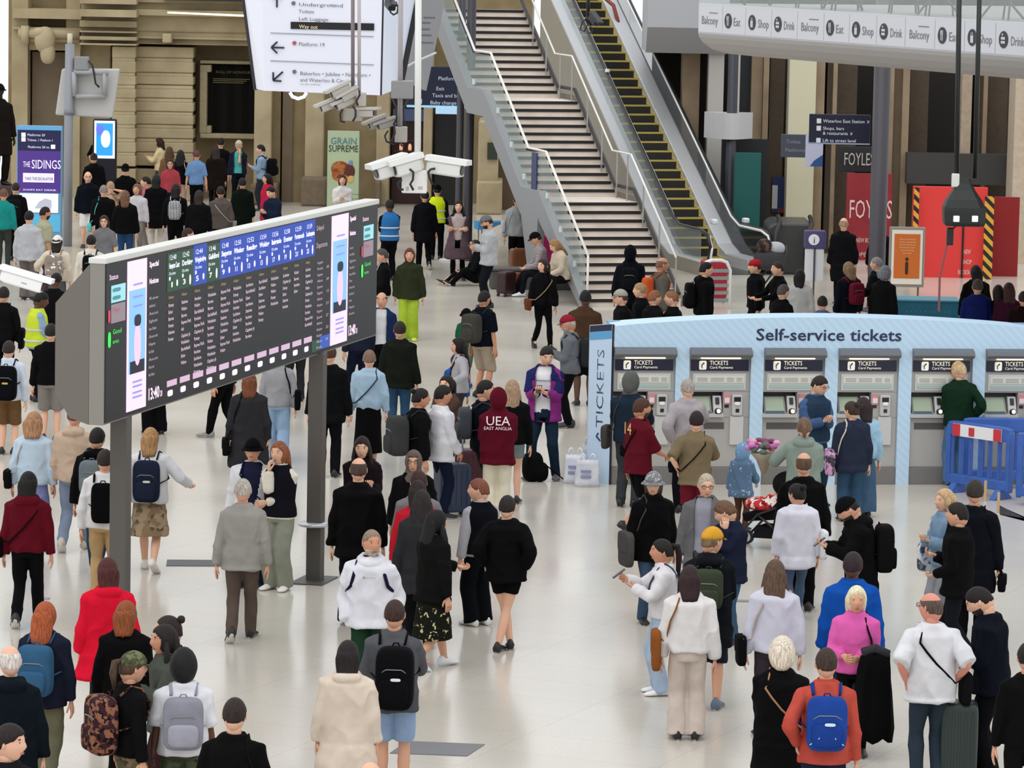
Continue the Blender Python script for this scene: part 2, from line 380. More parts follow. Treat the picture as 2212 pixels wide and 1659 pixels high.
            if kind in('cap','capb'):
                sg_=1 if kind=='cap' else -1
                pts=[];n=12
                top_=[(.078*math.cos(t),sg_*(.065+.085*math.sin(t)),.034-.028*math.sin(t)) for t in [math.pi*k/n for k in range(n+1)]]
                q.add([MH@Vector(p) for p in top_]+[MH@Vector((p[0],p[1],p[2]-.007)) for p in top_],[tuple(range(n+1)),tuple(range(2*n+1,n,-1))]+[(i,i+1,n+2+i,n+1+i) for i in range(n)])
            if kind=='bucket':
                q.loft([[tuple(MH@Vector((a*math.cos(t),.004+a*1.15*math.sin(t),z))) for t in [2*math.pi*k/20 for k in range(20)]] for z,a in((.045,.082),(.030,.088),(.005,.118),(-.002,.119),(.022,.086))],cap=False)
        q.build(nm,hmt,root,smooth=True)
    # --- upper garment
    sd_=R.random()*9
    def garment(nm,colr,e,fit,hem,slv,wr,opn_=None,hemw=1.,hoodd=False,ncol=.850):
        q=MB();zs=[hem]+[z for z in(.30,.36,.42,.455,.48,.52,.56,.605,.66,.715,.76,.79,.815,.836) if z>hem+.01]+[ncol]
        rg=[]
        for z in zs:
            if z<.48: a,b=tprof(.5,fat,fit);a+=.006;b+=.012;a*=1+(.48-z)*.35*hemw;b*=1+(.48-z)*.55*hemw
            else: a,b=tprof(z,fat,fit)
            if z==ncol: a,b=.040,.040
            fl=(hemw-1)*max(0,(.56-z))*.8
            yo=0
            # torso points below the hip still follow the lean of the hem slightly
            rg.append(ring(z,a+e/h+fl,b+e/h+fl,yo,24))
        q.loft(rg)
        for S,E,W,sd in A_:
            r0=.030*h+e*.55+.004*fit
            if slv>=.95: P,r=rad3(S,E,W.lerp(E,.06),[r0,r0*.95,.0255*h+e*.55+.006*fit,.025*h+e*.5+.006*fit,.020*h+e*.5+.004*fit])
            elif slv>.5:
                P=[S,S.lerp(E,.5),E,E.lerp(W,(slv-.5)*2)];r=[r0,r0*.93,.026*h+e*.6,.025*h+e*.6]
            else: P=[S,S.lerp(E,slv),S.lerp(E,slv*2)];r=[r0,r0*1.02,.031*h+e*.7+.006*fit]
            I=Vector((-sd,0,.22))
            if slv>0: q.tube([S+I*.060*h,S+I*.046*h,S+I*.020*h]+P,[r0*.3,r0*.62,r0*.92]+r,12)
        if hoodd:
            q.tube([TT((.050*h*math.cos(t),.012*h+.052*h*math.sin(t),(.835+.014*(-math.sin(t)))*h)) for t in [2*math.pi*k/16 for k in range(17)]],.019*h,8)
            q.sup(tuple(TT((0,-.050*h,.826*h))),(.075*h,.045*h,.030*h),.9,0,16,10)
        o=q.build(nm,[cloth(colr)],root);PEND.append((o,vx,None,wr,sd_,opn_,L,h,dz));return o
    tn='jacket' if (opn>0 and shirt) or hem<.47 or fit>.6 else 'top'
    if shirt: garment('shirt',shirt,.008,fit*.5,.50,0 if opn else .3,.003)
    if slv>0 or top: garment(tn,top,.014+.016*fit,fit,hem,slv,.008+.008*fit,opn if shirt else None,hemw,hood)
    if vest:
        garment('vest',vest,.032+.016*fit,fit,.50,0,.003)
        if 'vest over' in label or 'high-visibility' in label:
            for zb in(.56,.66):
                q=MB();a,b=tprof(zb,fat,fit);ee=(.043+.016*fit)/h
                q.tube([TT(((a+ee)*h*math.cos(t),(b+ee)*h*math.sin(t),zb*h)) for t in [2*math.pi*k/28 for k in range(29)]],.022,6,flat=.35);q.build('reflective_band',mat('#cfd2d4',.3),root,smooth=True)
    if yoke: garment('yoke',yoke,.032+.016*fit,fit,.745,.42,.003,opn if shirt else None)
    if collar:
        q=MB();q.lathe((0,0,0),[(.043*h,-.012*h),(.043*h,.022*h),(.039*h,.026*h),(.036*h,-.012*h)],16);q.v=[tuple(TT(Vector(v)+Vector((0,.002*h,.838*h)))) for v in q.v];q.build('collar',cloth(collar),root,smooth=True)
    # --- lower garment
    e=.012
    if bk in('tr','wide','slim','shorts','track'):
        q=MB();q.loft([[ (p[0],p[1],p[2]) for p in ring(z,a+.007,b+.007)] for z,a,b in((.462,.085,.066),(.48,.098,.070),(.52,.100,.072),(.565,.092,.064))])
        for hp_,K,An,sd,ft in B_:
            w={'tr':(.054,.050,.040,.040,.034),'wide':(.058,.058,.054,.054,.056),'slim':(.052,.046,.034,.037,.026),'shorts':(.060,.058,.056,.05,.05),'track':(.055,.05,.043,.044,.028)}[bk]
            if bk=='shorts':
                t=min(1,blen*2);P=[hp_,hp_.lerp(K,t*.5),hp_.lerp(K,t)];r=[w[0]*h,w[1]*h,w[2]*h]
                if blen>.5: P.append(K.lerp(An,(blen-.5)*2));r.append(.050*h)
            else:
                low=An+Vector((0,-.002*h,-.020*h));P,r=rad3(hp_,K,low,[v*h for v in w])
            q.tube(P,r,14)
        o=q.build('shorts' if bk=='shorts' else 'trousers',cloth(bot),root);PEND.append((o,vx,None,.008 if bk!='slim' else .004,sd_+1,None,0,h,dz))
    elif bk in('skirt','dress'):
        q=MB();hz=blen;rg=[]
        for k in range(7):
            t=k/6;z=.60+(hz-.60)*t;a=.088+(.102-.088)*min(1,t*3)+max(0,t-.3)*.045*hemw;b=.064+.014*min(1,t*3)+max(0,t-.3)*.05*hemw
            fy=0
            rg.append([(v[0]*(1),v[1],v[2]) for v in ring(z,a+.008,b+.008,0,24)])
        q.loft(rg);o=q.build('skirt',cloth(bot),root);PEND.append((o,vx,None,.010,sd_+2,None,0,h,dz))
    if sock:
        for hp_,K,An,sd,ft in B_:
            q=MB();q.tube([An+Vector((0,0,-.02*h)),An.lerp(K,.25),An.lerp(K,.45)],[.024*h,.026*h,.034*h],10);q.build('sock',cloth(sock),root,smooth=True)
    # --- shoes
    for hp_,K,An,sd,ft in B_:
        q=MB();k_=(h/1.75 if h>1.3 else h/1.6)*1.10;rg=[];n=12
        for yy,w_,ht,z_0 in((-.085,.020,.06,.012),(-.075,.036,.095,0),(-.03,.044,.115,0),(.02,.044,.095,0),(.08,.049,.066,0),(.13,.052,.052,0),(.170,.043,.040,.002),(.195,.016,.022,.008)):
            rr=[]
            for k in range(n):
                t=2*math.pi*k/n;zz=z_0+ht*(.5+.5*math.sin(t));rr.append(Vector((w_*math.cos(t)*(1 if zz<ht*.6 else .8),yy,zz)))
            rg.append(rr)
        Mf=Matrix.Translation(An+Vector((0,0,-.045*h)) if ft==0 else An)@Matrix.Rotation(ft,4,'X')@(Matrix.Translation(Vector((0,0,0))) if ft==0 else Matrix.Translation(Vector((0,0,-.045*h))))@Matrix.Rotation(-sd*.16,4,'Z')@Matrix.Scale(k_,4)
        if sit is not None and sit<.3: Mf=Mf@Matrix.Rotation(.5,4,'X')
        q.loft([[tuple(Mf@p) for p in r] for r in rg])
        q.m=[1 if (sum(rg0[2] for rg0 in [(Mf.inverted()@Vector(q.v[i])) for i in f])/len(f))<.016 else 0 for f in q.f]
        q.build('shoe',[mat(shoe,.5,bump=.1),mat(sole,.6)],root,smooth=True)
    if prt:  # print on the back or front: (text lines, size, colour, front?)
        lines,sz,pc,fr=prt;q=MB();sg_=1 if fr else -1
        for i,ln in enumerate(lines):
            yb=(tprof(.70,fat,fit)[1])*h+.030+.016*fit
            O=TT((0,sg_*yb,(.745-i*.035)*h));text_mb(q,ln,O,(-sg_,0,0),(0,0,1),size=sz if i==0 else sz*.35,align='C',depth=.012)
        q.build('print',mat(pc,.7),root)
    return dict(root=root,T=TT,h=h,base=base,hd=hdr,A=A_,fat=fat,fit=fit,Rz=Rz,label=label,s=s,e=.03+.016*fit)
def bake():
    for o,vx,ex,wr,sd,*r in PEND:
        m=o.modifiers.new('skin','REMESH');m.mode='VOXEL';m.voxel_size=vx;m.use_smooth_shade=True
        sm=o.modifiers.new('soft','SMOOTH');sm.factor=.6;sm.iterations=3
    dg=bpy.context.evaluated_depsgraph_get();dg.update()
    for o,vx,ex,wr,sd,*r in PEND:
        me=bpy.data.meshes.new_from_object(o.evaluated_get(dg),preserve_all_data_layers=False,depsgraph=dg)
        n=len(me.vertices);co=np.empty(n*3,np.float32);me.vertices.foreach_get('co',co);co=co.reshape(-1,3)
        if wr and n and o.name.split('.')[0] in('trousers','shorts','skirt'): zm=True
        else: zm=False
        if wr and n:
            nr=np.empty(n*3,np.float32);me.vertices.foreach_get('normal',nr);nr=nr.reshape(-1,3)
            rs=np.random.RandomState(int(sd*1000)%99991);w=np.zeros(n)
            for fr,am in((7,.7),(13,.9),(22,.6),(36,.22)):
                for _ in range(3):
                    d=rs.randn(3);d[2]*=.75;d/=np.linalg.norm(d)
                    d2=rs.randn(3);ph=rs.rand()*6.3
                    w+=am*np.sin(co@d*fr+ph+1.3*np.sin(co@d2*6))
            w=1-np.abs(np.tanh(w*.45))*1.5
            if zm: w=(w-.2)*np.clip((.48*r[2]+r[3]-co[:,2])/.1,0,1)
            else: w=w+.35
            co+=nr*(w*wr)[:,None];me.vertices.foreach_set('co',co.ravel());me.update()
        opn=r[0] if r else None
        if opn:
            # an open front: drop the faces of the front strip so the shirt shows
            h=r[2];ps=np.array([p.center[:] for p in me.polygons]);nn=np.array([p.normal[:] for p in me.polygons])
            z=(ps[:,2]-r[3])/h;w=opn*.12*h*(.35+.65*np.clip((z-.5)/.3,0,1)) if opn<.9 else opn*.06*h
            kill=(np.abs(ps[:,0])<w)&(nn[:,1]>.25)&(z>.42)
            vs=co;keep=[tuple(p.vertices) for p,k in zip(me.polygons,kill) if not k]
            m2=bpy.data.meshes.new(me.name);m2.from_pydata(vs.tolist(),[],keep);m2.update()
            for mm in me.materials: m2.materials.append(mm)
            m2.polygons.foreach_set('use_smooth',[True]*len(m2.polygons));me=m2
        if ex:
            vs=co.tolist()+[tuple(v) for v in ex.v];fs=[tuple(p.vertices) for p in me.polygons]+[tuple(i+n for i in f) for f in ex.f]
            m2=bpy.data.meshes.new(o.name);m2.from_pydata(vs,[],fs);m2.update();m2.materials.append(o.data.materials[0])
            m2.polygons.foreach_set('use_smooth',[True]*len(m2.polygons));me=m2
        me.name=o.name
        o.modifiers.clear();o.data=me
# ------------------------------------------------------------------ things people carry (each its own object)
def local_thing(name,P,base_local,label,cat,group=None):
    w=P['root'].location+P['Rz']@Vector(base_local);o=empty(name,w,P['hd'],label,cat,group);return o
def shifted(q,b): q.v=[(v[0]-b[0],v[1]-b[1],v[2]-b[2]) for v in q.v];return q
def surf(P,z,th,off):
    a,b=tprof(z,P['fat'],P['fit']);h=P['h'];
    if z>.80: a,b=tprof(.80,P['fat'],P['fit']);k=1-(z-.80)*9;a*=k
    return P['T'](((a*h+off)*math.cos(th),(b*h+off)*math.sin(th),z*h))
def backpack(P,col,label,w=.30,hh=.46,d=.17,c2=None,lowr=0,x=0,pocket=True,logo=None,group=None):
    h=P['h'];e=P['e'];zt=.80*h-lowr;T=P['T'];bb=tprof(.68,P['fat'],P['fit'])[1]*h+e
    c=T((x,-bb-d/2+.005,zt-hh/2));b=c-Vector((0,0,hh/2));root=local_thing('backpack',P,b,label,'backpack',group)
    cm=cloth(col);cm2=cloth(c2) if c2 else cm
    q=MB();q.sup(tuple(c),(w/2,d/2,hh/2),.42,0,24,14)
    shifted(q,b).build('bag_body',cm,root,smooth=True)
    if pocket:
        q=MB();q.sup((c.x,c.y-d/2+.005,c.z-hh*.20),(w*.38,.038,hh*.22),.45,0,18,10);shifted(q,b).build('front_pocket',cm2,root,smooth=True)
        q=MB();q.tube([(c.x-w*.36,c.y-d*.44,c.z+hh*.10),(c.x-w*.2,c.y-d*.52,c.z+hh*.17),(c.x+w*.2,c.y-d*.52,c.z+hh*.17),(c.x+w*.36,c.y-d*.44,c.z+hh*.10)],.005,6);shifted(q,b).build('zip',mat('#8b8b8d',.4,.5),root,smooth=True)
    for sd in(-1,1):
        off=e+.006;pts=[T((sd*.05*h+x,-bb*.9,.805*h)),surf(P,.822,math.radians(90-sd*40 if 0 else (70 if sd>0 else 110)),off*.4)]
        pts=[T((sd*.062*h,-bb*.85,.80*h)),T((sd*.066*h,-.02*h,.832*h+e*.5)),T((sd*.068*h,.035*h,.822*h+e*.3)),surf(P,.76,math.radians(90-sd*38),off),surf(P,.70,math.radians(90-sd*48),off),surf(P,.655,math.radians(90-sd*85),off),T((sd*w*.42,-bb,.63*h))]
        q=MB();q.tube(pts,[.020,.022,.022,.022,.020,.016,.014],8,flat=.38)
        shifted(q,b).build('strap',cm2,root,smooth=True)
    q=MB();q.tube([(c.x-.035,c.y+d*.3,c.z+hh*.46),(c.x-.02,c.y+d*.3,c.z+hh*.54),(c.x+.02,c.y+d*.3,c.z+hh*.54),(c.x+.035,c.y+d*.3,c.z+hh*.46)],.007,6);shifted(q,b).build('handle',cm2,root,smooth=True)
    if logo:
        q=MB();q.sup((c.x+.02,c.y-d/2-.036,c.z+hh*.02),(.045,.004,.014),.6);shifted(q,b).build('badge',mat(logo,.5),root,smooth=True)
    return root
def sling(P,col,label,side=1,z=.52,w=.24,hh=.20,d=.09,strap=None,name='shoulder_bag',cross=True,fwd=0,group=None,sh=None,yo=0):
    "bag at the hip with a strap over the opposite (cross) or same shoulder"
    h=P['h'];e=P['e']+.004;T=P['T'];ah=tprof(max(.5,z),P['fat'],P['fit'])[0]*h+e
    c=T((side*(ah+d/2+.03 if yo==0 else ah*.55),fwd*h+yo,z*h));b=c-Vector((0,0,hh/2));root=local_thing(name,P,b,label,'bag',group)
    q=MB();
    if yo==0: q.sup(tuple(c),(d/2,w/2,hh/2),.4)
    else: q.sup(tuple(c),(w/2,d/2,hh/2),.4)
    shifted(q,b).build('bag_body',cloth(col),root,smooth=True)
    q=MB();
    if yo==0: q.sup((c.x+side*d*.3,c.y,c.z+hh*.18),(d*.30,w*.47,hh*.30),.4)
    else: q.sup((c.x,c.y-d*.3,c.z+hh*.18),(w*.47,d*.30,hh*.30),.4)
    shifted(q,b).build('flap',cloth(col),root,smooth=True)
    ss=-side if cross else side;sm=cloth(strap or col);off=e
    for fb in(-1,1):
        top=T((ss*.060*h,fb*.012*h,.826*h+e))
        p0=T((ss*.062*h,0,.832*h+e*.8));p1=T((ss*.060*h,fb*.045*h,.812*h+e*.4))
        if cross: mid=[surf(P,zz,math.radians(fb*(90-a)),off) for zz,a in((.765,ss*34),(.72,ss*18),(.66,-ss*4),(.60,-ss*32),(.555,-ss*58))]
        else: mid=[surf(P,zz,math.radians(fb*(90-a)),off) for zz,a in((.765,ss*36),(.70,ss*52),(.62,ss*66),(.565,ss*74))]
        end=Vector((c.x,c.y+(w*.42*fb if yo==0 else 0),c.z+hh*.42))
        q=MB();q.tube([p0,p1]+mid+[end],.013,6,flat=.5);shifted(q,b).build('strap',sm,root,smooth=True)
    return root
def carried(P,i,name,label,cat,fn,dz=0):
    "thing hanging from / held in hand i (0 left-of-body -x, 1 +x); fn(builds around origin)->list of (part,MB,mat)"
    S,E,W,sd=P['A'][i];hp=W+(W-E).normalized()*.075;root=local_thing(name,P,hp+Vector((0,0,dz)),label,cat)
    for pn,q,m in fn(): q.build(pn,m,root,smooth=True)
    return root
def phone(P,i,label):
    S,E,W,sd=P['A'][i];hp=W+(W-E).normalized()*.105+Vector((0,.0,.018));o=local_thing('phone',P,hp,label,'phone')
    q=MB();M=Matrix.Rotation(.9,3,'X');q.sup((0,0,0),(.038,.005,.078),.2,0,16,8,M);q.build('phone_case',mat('#1b1b1f',.3),o,smooth=True)
    q=MB();c=M@Vector((0,-.0055,0));q.sup(tuple(c),(.034,.001,.072),.2,0,16,8,M);q.build('screen',mat('#9fb4c8',.2,emit=.5),o,smooth=True)
    return o
# ------------------------------------------------------------------ light and sky
wd=bpy.data.worlds.new('daylight');SC.world=wd;wd.use_nodes=True;N=wd.node_tree.nodes;L_=wd.node_tree.links
bg=N['Background'];tcw=N.new('ShaderNodeTexCoord');sx=N.new('ShaderNodeSeparateXYZ');rp=N.new('ShaderNodeValToRGB')
L_.new(tcw.outputs['Generated'],sx.inputs[0]);L_.new(sx.outputs[2],rp.inputs[0]);L_.new(rp.outputs[0],bg.inputs[0])
rp.color_ramp.elements[0].position=0;rp.color_ramp.elements[0].color=(.88,.90,.93,1);rp.color_ramp.elements[1].position=.75;rp.color_ramp.elements[1].color=(1.0,1.02,1.05,1)
bg.inputs[1].default_value=1.12
sn=bpy.data.lights.new('skylight','SUN');sn.energy=.75;sn.angle=math.radians(50);sn.color=(1,.98,.95);so=bpy.data.objects.new('skylight',sn);COL.objects.link(so);so.rotation_euler=(math.radians(28),math.radians(-16),0);so.location=(0,40,20)
SC.view_settings.view_transform='Standard';SC.view_settings.look='None';SC.view_settings.gamma=1;SC.view_settings.exposure=0
SC.cycles.max_bounces=6;SC.cycles.diffuse_bounces=3;SC.cycles.glossy_bounces=3;SC.cycles.transmission_bounces=6;SC.cycles.transparent_max_bounces=12;SC.cycles.use_adaptive_sampling=True;SC.cycles.adaptive_threshold=.02;SC.cycles.use_denoising=True
SC.render.use_persistent_data=False
def st(o): return tag(o,kind='structure')
# ------------------------------------------------------------------ floor
fm=bpy.data.materials.new('terrazzo');fm.use_nodes=True;N=fm.node_tree.nodes;L_=fm.node_tree.links;b=N['Principled BSDF']
tc=N.new('ShaderNodeTexCoord');n1=N.new('ShaderNodeTexNoise');n1.inputs['Scale'].default_value=.35;n2=N.new('ShaderNodeTexNoise');n2.inputs['Scale'].default_value=30;n2.inputs['Detail'].default_value=5
br=N.new('ShaderNodeTexBrick');br.inputs['Scale'].default_value=.30;br.inputs['Mortar Size'].default_value=.003;br.inputs['Color1'].default_value=lin('#cfc9bd');br.inputs['Color2'].default_value=lin('#cdc6ba');br.inputs['Mortar'].default_value=lin('#c6c0b4');br.offset=0
mp=N.new('ShaderNodeMapping');mp.inputs['Rotation'].default_value=(0,0,.42);L_.new(tc.outputs['Object'],mp.inputs[0]);L_.new(mp.outputs[0],br.inputs[0])
m1=N.new('ShaderNodeMixRGB');m1.blend_type='MULTIPLY';m1.inputs[0].default_value=.25
for n in(n1,n2): L_.new(tc.outputs['Object'],n.inputs[0])
rr=N.new('ShaderNodeMapRange');rr.inputs[1].default_value=.3;rr.inputs[2].default_value=.7;rr.inputs[3].default_value=.7;rr.inputs[4].default_value=1;L_.new(n2.outputs[0],rr.inputs[0])
L_.new(br.outputs[0],m1.inputs[1]);L_.new(rr.outputs[0],m1.inputs[2]);L_.new(m1.outputs[0],b.inputs['Base Color'])
r2=N.new('ShaderNodeMapRange');r2.inputs[1].default_value=.3;r2.inputs[2].default_value=.7;r2.inputs[3].default_value=.13;r2.inputs[4].default_value=.24;L_.new(n1.outputs[0],r2.inputs[0]);L_.new(r2.outputs[0],b.inputs['Roughness']);b.inputs['Specular IOR Level'].default_value=.5
q=MB();q.box(-45,25,-.3,45,112,0);st(q.build('floor',fm))
# ------------------------------------------------------------------ stone wall on the far left
ST=mat('#b7a887',.85,pat='stone',c2='#a09070',sc=1.2,bump=.3,bs=20);ST2=mat('#9f8e6c',.85,pat='stone',c2='#877654',sc=1.5,bump=.3,bs=20);BR=mat('#7d6f5e',.85,pat='stone',c2='#75664f',sc=2);DK=mat('#14120f',.6)
def pv(q,px0,py0,px1,py1,Y,dep,m=0):
    "box whose front face covers the given picture rectangle at distance Y (py1=None: down to the floor)"
    a=A(px0,py0,Y);c=A(px1,py1 if py1 is not None else py0,Y);z0=c.z if py1 is not None else 0
    q.box(min(a.x,c.x),Y,z0,max(a.x,c.x),Y+dep,a.z,m)
q=MB()
pv(q,20,-260,1160,None,108.2,.8)
st(q.build('wall_back',ST2))
q=MB()
for x0,x1 in((27,62),(145,176)): pv(q,x0,-260,x1,None,107.2,1)
pv(q,27,18,176,42,106.9,1.2);pv(q,27,58,176,66,107.0,1.2);pv(q,62,66,176,110,107.3,1)
st(q.build('trim_1',ST))
q=MB();pv(q,70,112,145,430,107.75,.5);st(q.build('trim_2',BR))
def roll(q,px0,px1,py,Y,r):
    a=A(px0,py,Y);c=A(px1,py,Y);q.tube([(a.x,Y,a.z),(c.x,Y,a.z)],r,10)
q=MB();roll(q,40,172,72,106.9,.13);roll(q,44,172,84,107,.08)
for x in(53,): 
    a=A(x,76,106.75);q.box(a.x-.1,a.y,a.z-.25,a.x+.1,a.y+.3,a.z+.25)
a=A(97,86,106.7);q.sup(tuple(a),(.28,.28,.36),.9);q.sup((a.x+.08,a.y,a.z-.35),(.2,.24,.3),.8);q.sup((a.x-.12,a.y-.05,a.z+.2),(.2,.2,.14),.9)
st(q.build('trim_3',ST,smooth=True))
q=MB()
for i,(y0,y1) in enumerate(((100,126),(132,158),(164,184),(192,213),(220,242),(248,270),(277,300),(307,330),(336,360),(364,398))):
    pv(q,242,y0,293,y1,106.5,1.5);pv(q,293,y0,418,y1,107.0,1.2)
for y in(129,161,188,216,245,273,303,333): roll(q,243,292,y,106.6,.10);roll(q,293,417,y,107.1,.09)
pv(q,240,398,295,None,106.4,1.6);pv(q,293,398,420,None,106.9,1.3)
pv(q,176,-260,242,None,107.6,1)
st(q.build('trim_4',ST,bevel=.03))
q=MB()
for y0,y1,Y in((-30,10,106.4),(20,38,106.2),(44,60,106.7),(66,72,106.5),(78,88,106.4),(93,99,106.3)):
    pv(q,172,y0,295,y1,Y,1.8);pv(q,293,y0,560,y1,Y+.5,1.5)
pv(q,176,-60,560,100,107.05,1.2);a=A(361,83,106.6);q.rbox(a.x-.13,a.y-.1,a.z-.13,a.x+.13,a.y+.4,a.z+.13,.3)
st(q.build('trim_5',ST,bevel=.03))
q=MB();pv(q,350,-40,545,4,106.4,1.2);st(q.build('window_1',mat('#1c1814',.4)))
q=MB();a=A(362,27,106.35);c=A(530,34,106.35);q.tube([a,c],.025,6);tag(q.build('light_strip',mat('#fff3cc',.4,emit=1.5)),'thin warm glowing light strip along the dark upper edge of the stone wall','light')
# memorial board
o=empty('memorial_board',A(500,215,107.9),0,'black memorial board with faint gold lettering in a stepped stone frame on the wall','notice board')
B=o.location
def lpv(q,px0,py0,px1,py1,Y,dep,B,m=0):
    a=A(px0,py0,Y);c=A(px1,py1,Y);q.box(min(a.x,c.x)-B[0],Y-B[1],c.z-B[2],max(a.x,c.x)-B[0],Y+dep-B[1],a.z-B[2],m)
q=MB();lpv(q,432,130,570,140,107.4,.7,B);lpv(q,432,288,570,301,107.4,.7,B);lpv(q,432,140,446,288,107.4,.7,B);lpv(q,446,140,456,156,107.4,.7,B);lpv(q,446,272,456,288,107.4,.7,B);lpv(q,556,140,570,288,107.4,.7,B);q.build('frame',mat('#a59878',.85,pat='stone'),o,bevel=.02)
q=MB();lpv(q,446,140,556,288,107.75,.3,B);q.build('panel',mat('#0c0b09',.7,pat='stripe',c2='#14130f',sc=.8,spec=.1),o)
q=MB();a=A(466,158,107.7)-B;text_mb(q,'ROLL OF HONOUR',a,(1,0,0),(0,0,1),size=.10,width=.95)
for i in range(3): 
    a=A(460,171+i*4,107.7)-B;q.box(a.x,a.y,a.z,a.x+1.0-.08*i,a.y+.01,a.z+.022)
q.build('lettering',mat('#6c6440',.6),o)
# pilasters and recesses between the memorial and the stairs
q=MB()
for x0,x1 in((554,592),(665,706),(820,849),(922,941)): pv(q,x0,-160,x1,None,106.6,1.5)
st(q.build('trim_6',ST,bevel=.04))
q=MB()
for x0,x1,y in((540,598,398),(650,707,384),(812,822,390)): pv(q,x0,y,x1,None,105.9,2.2)
st(q.build('trim_7',mat('#7c6c58',.85,pat='stone'),bevel=.08))
q=MB()
for x0,x1 in((592,612),(632,665),(707,822)): pv(q,x0,-160,x1,None,107.3,.9)
st(q.build('trim_8',ST2));q=MB();pv(q,612,120,634,None,107.2,1);st(q.build('trim_9',BR))
q=MB();pv(q,849,205,922,None,107.5,.9);st(q.build('door_1',mat('#35100d',.4)))
q=MB();pv(q,941,230,986,None,107.4,.9);st(q.build('door_2',mat('#06060a',.3)))
q=MB();pv(q,849,235,922,262,107.2,.2);st(q.build('trim_10',mat('#4d5f86',.5)))
o=empty('shop_shelf',A(885,330,106.9),0,'lit shop shelf of glowing copper jars inside the dark red doorway','shelf')
q=MB();
for k in range(3): q.box(-.45,0,-.25+k*.28,.45,.3,-.22+k*.28)
q.build('shelf_board',mat('#3b2018',.5),o)
for k in range(7):
    q=MB();q.lathe((-.36+.12*k,.1,-.22+.28*(k%2)),[(.045,0),(.05,.08),(.04,.15),(.02,.18)],10);q.build('jar',mat('#e8a880',.4,emit=.7),o,smooth=True)
q=MB();pv(q,1034,262,1078,None,104.5,2);pv(q,1030,392,1085,None,104.2,2.5);st(q.build('trim_11',ST,bevel=.05))
q=MB();pv(q,1078,200,1200,None,106,.5);st(q.build('wall_left',mat('#6c5a48',.8)))
q=MB();pv(q,1053,308,1074,345,104.4,.2);st(q.build('window_2',mat('#2e3a2c',.3)))
# round dark columns
for i,(px,Y,r,py,c) in enumerate(((992,91,.085,228,'#3a3a44'),(1012,90,.105,222,'#2b2b33'),(1899,80,.175,140,'#3e3b42'),(1577,92,.12,118,'#2a2c36'))):
    a=A(px,400,Y);q=MB();q.lathe((0,0,0),[(r*2.0,0),(r*2.0,.03),(r*1.1,.06),(r,.12),(r,7)],20)
    tag(q.build('column',mat(c,.45),None,(a.x,Y,0),smooth=True),['slim dark grey round column beside the black doorway','thicker dark round column right of its slim neighbour by the doorway','grey-purple round column in front of the bookshop under the balcony','dark thin round column behind the escalator handrail'][i],'column')
q=MB();a=G(977,562);q.lathe((0,0,0),[(.0,0),(.34,0),(.34,.03),(.30,.05),(0,.05)],24);tag(q.build('base_plate',mat('#d8d8da',.3),None,a,smooth=True),'round white floor disc at the foot of the dark columns','base plate')
# ------------------------------------------------------------------ wall under the balcony (right)
def RP(px0,px1,py0,Y,dep,m,name,py1=None):
    q=MB();pv(q,px0,py0,px1,py1,Y,dep);st(q.build(name,m))
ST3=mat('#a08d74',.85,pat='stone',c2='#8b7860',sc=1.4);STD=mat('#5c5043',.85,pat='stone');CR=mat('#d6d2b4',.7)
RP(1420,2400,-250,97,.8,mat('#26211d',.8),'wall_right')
k=12
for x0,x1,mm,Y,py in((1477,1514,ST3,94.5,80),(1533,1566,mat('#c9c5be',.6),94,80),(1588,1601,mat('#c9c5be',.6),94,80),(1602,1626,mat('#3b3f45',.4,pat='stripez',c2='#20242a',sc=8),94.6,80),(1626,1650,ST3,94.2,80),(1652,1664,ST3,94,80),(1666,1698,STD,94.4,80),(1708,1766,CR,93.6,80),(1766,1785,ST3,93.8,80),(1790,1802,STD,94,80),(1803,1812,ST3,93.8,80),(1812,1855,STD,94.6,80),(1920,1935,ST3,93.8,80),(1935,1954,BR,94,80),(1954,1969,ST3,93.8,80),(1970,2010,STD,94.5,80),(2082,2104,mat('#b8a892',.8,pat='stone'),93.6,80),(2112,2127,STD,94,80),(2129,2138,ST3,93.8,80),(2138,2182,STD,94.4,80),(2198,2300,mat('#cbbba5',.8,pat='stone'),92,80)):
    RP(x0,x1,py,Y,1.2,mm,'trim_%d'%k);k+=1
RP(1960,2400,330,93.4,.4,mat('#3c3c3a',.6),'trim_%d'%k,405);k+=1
# curved shop canopy and teal panel behind the escalator
o=empty('shop_canopy',A(1580,290,92.5),0,'curved white shop canopy hanging behind the dark thin column','canopy');q=MB();B=o.location
pl=[(A(1528+105*t,0,92.5).x-B.x,-.7*math.sin(math.pi*t)) for t in [i/10 for i in range(11)]];z0,z1=A(1580,298,92.5).z-B.z,A(1580,242,92.5).z-B.z
q.prism([(x,y,z0) for x,y in pl],(0,0,z1-z0));q.build('canopy_box',mat('#c4c4c6',.5),o)
q=MB();pv(q,1588,330,1640,500,91.5,.2);tag(q.build('teal_panel',mat('#0f5a55',.5)),'dark teal glazed panel between the columns beyond the escalator','panel')
q=MB();pv(q,1560,300,1660,None,93,.3);st(q.build('door_3',mat('#15181c',.4)))
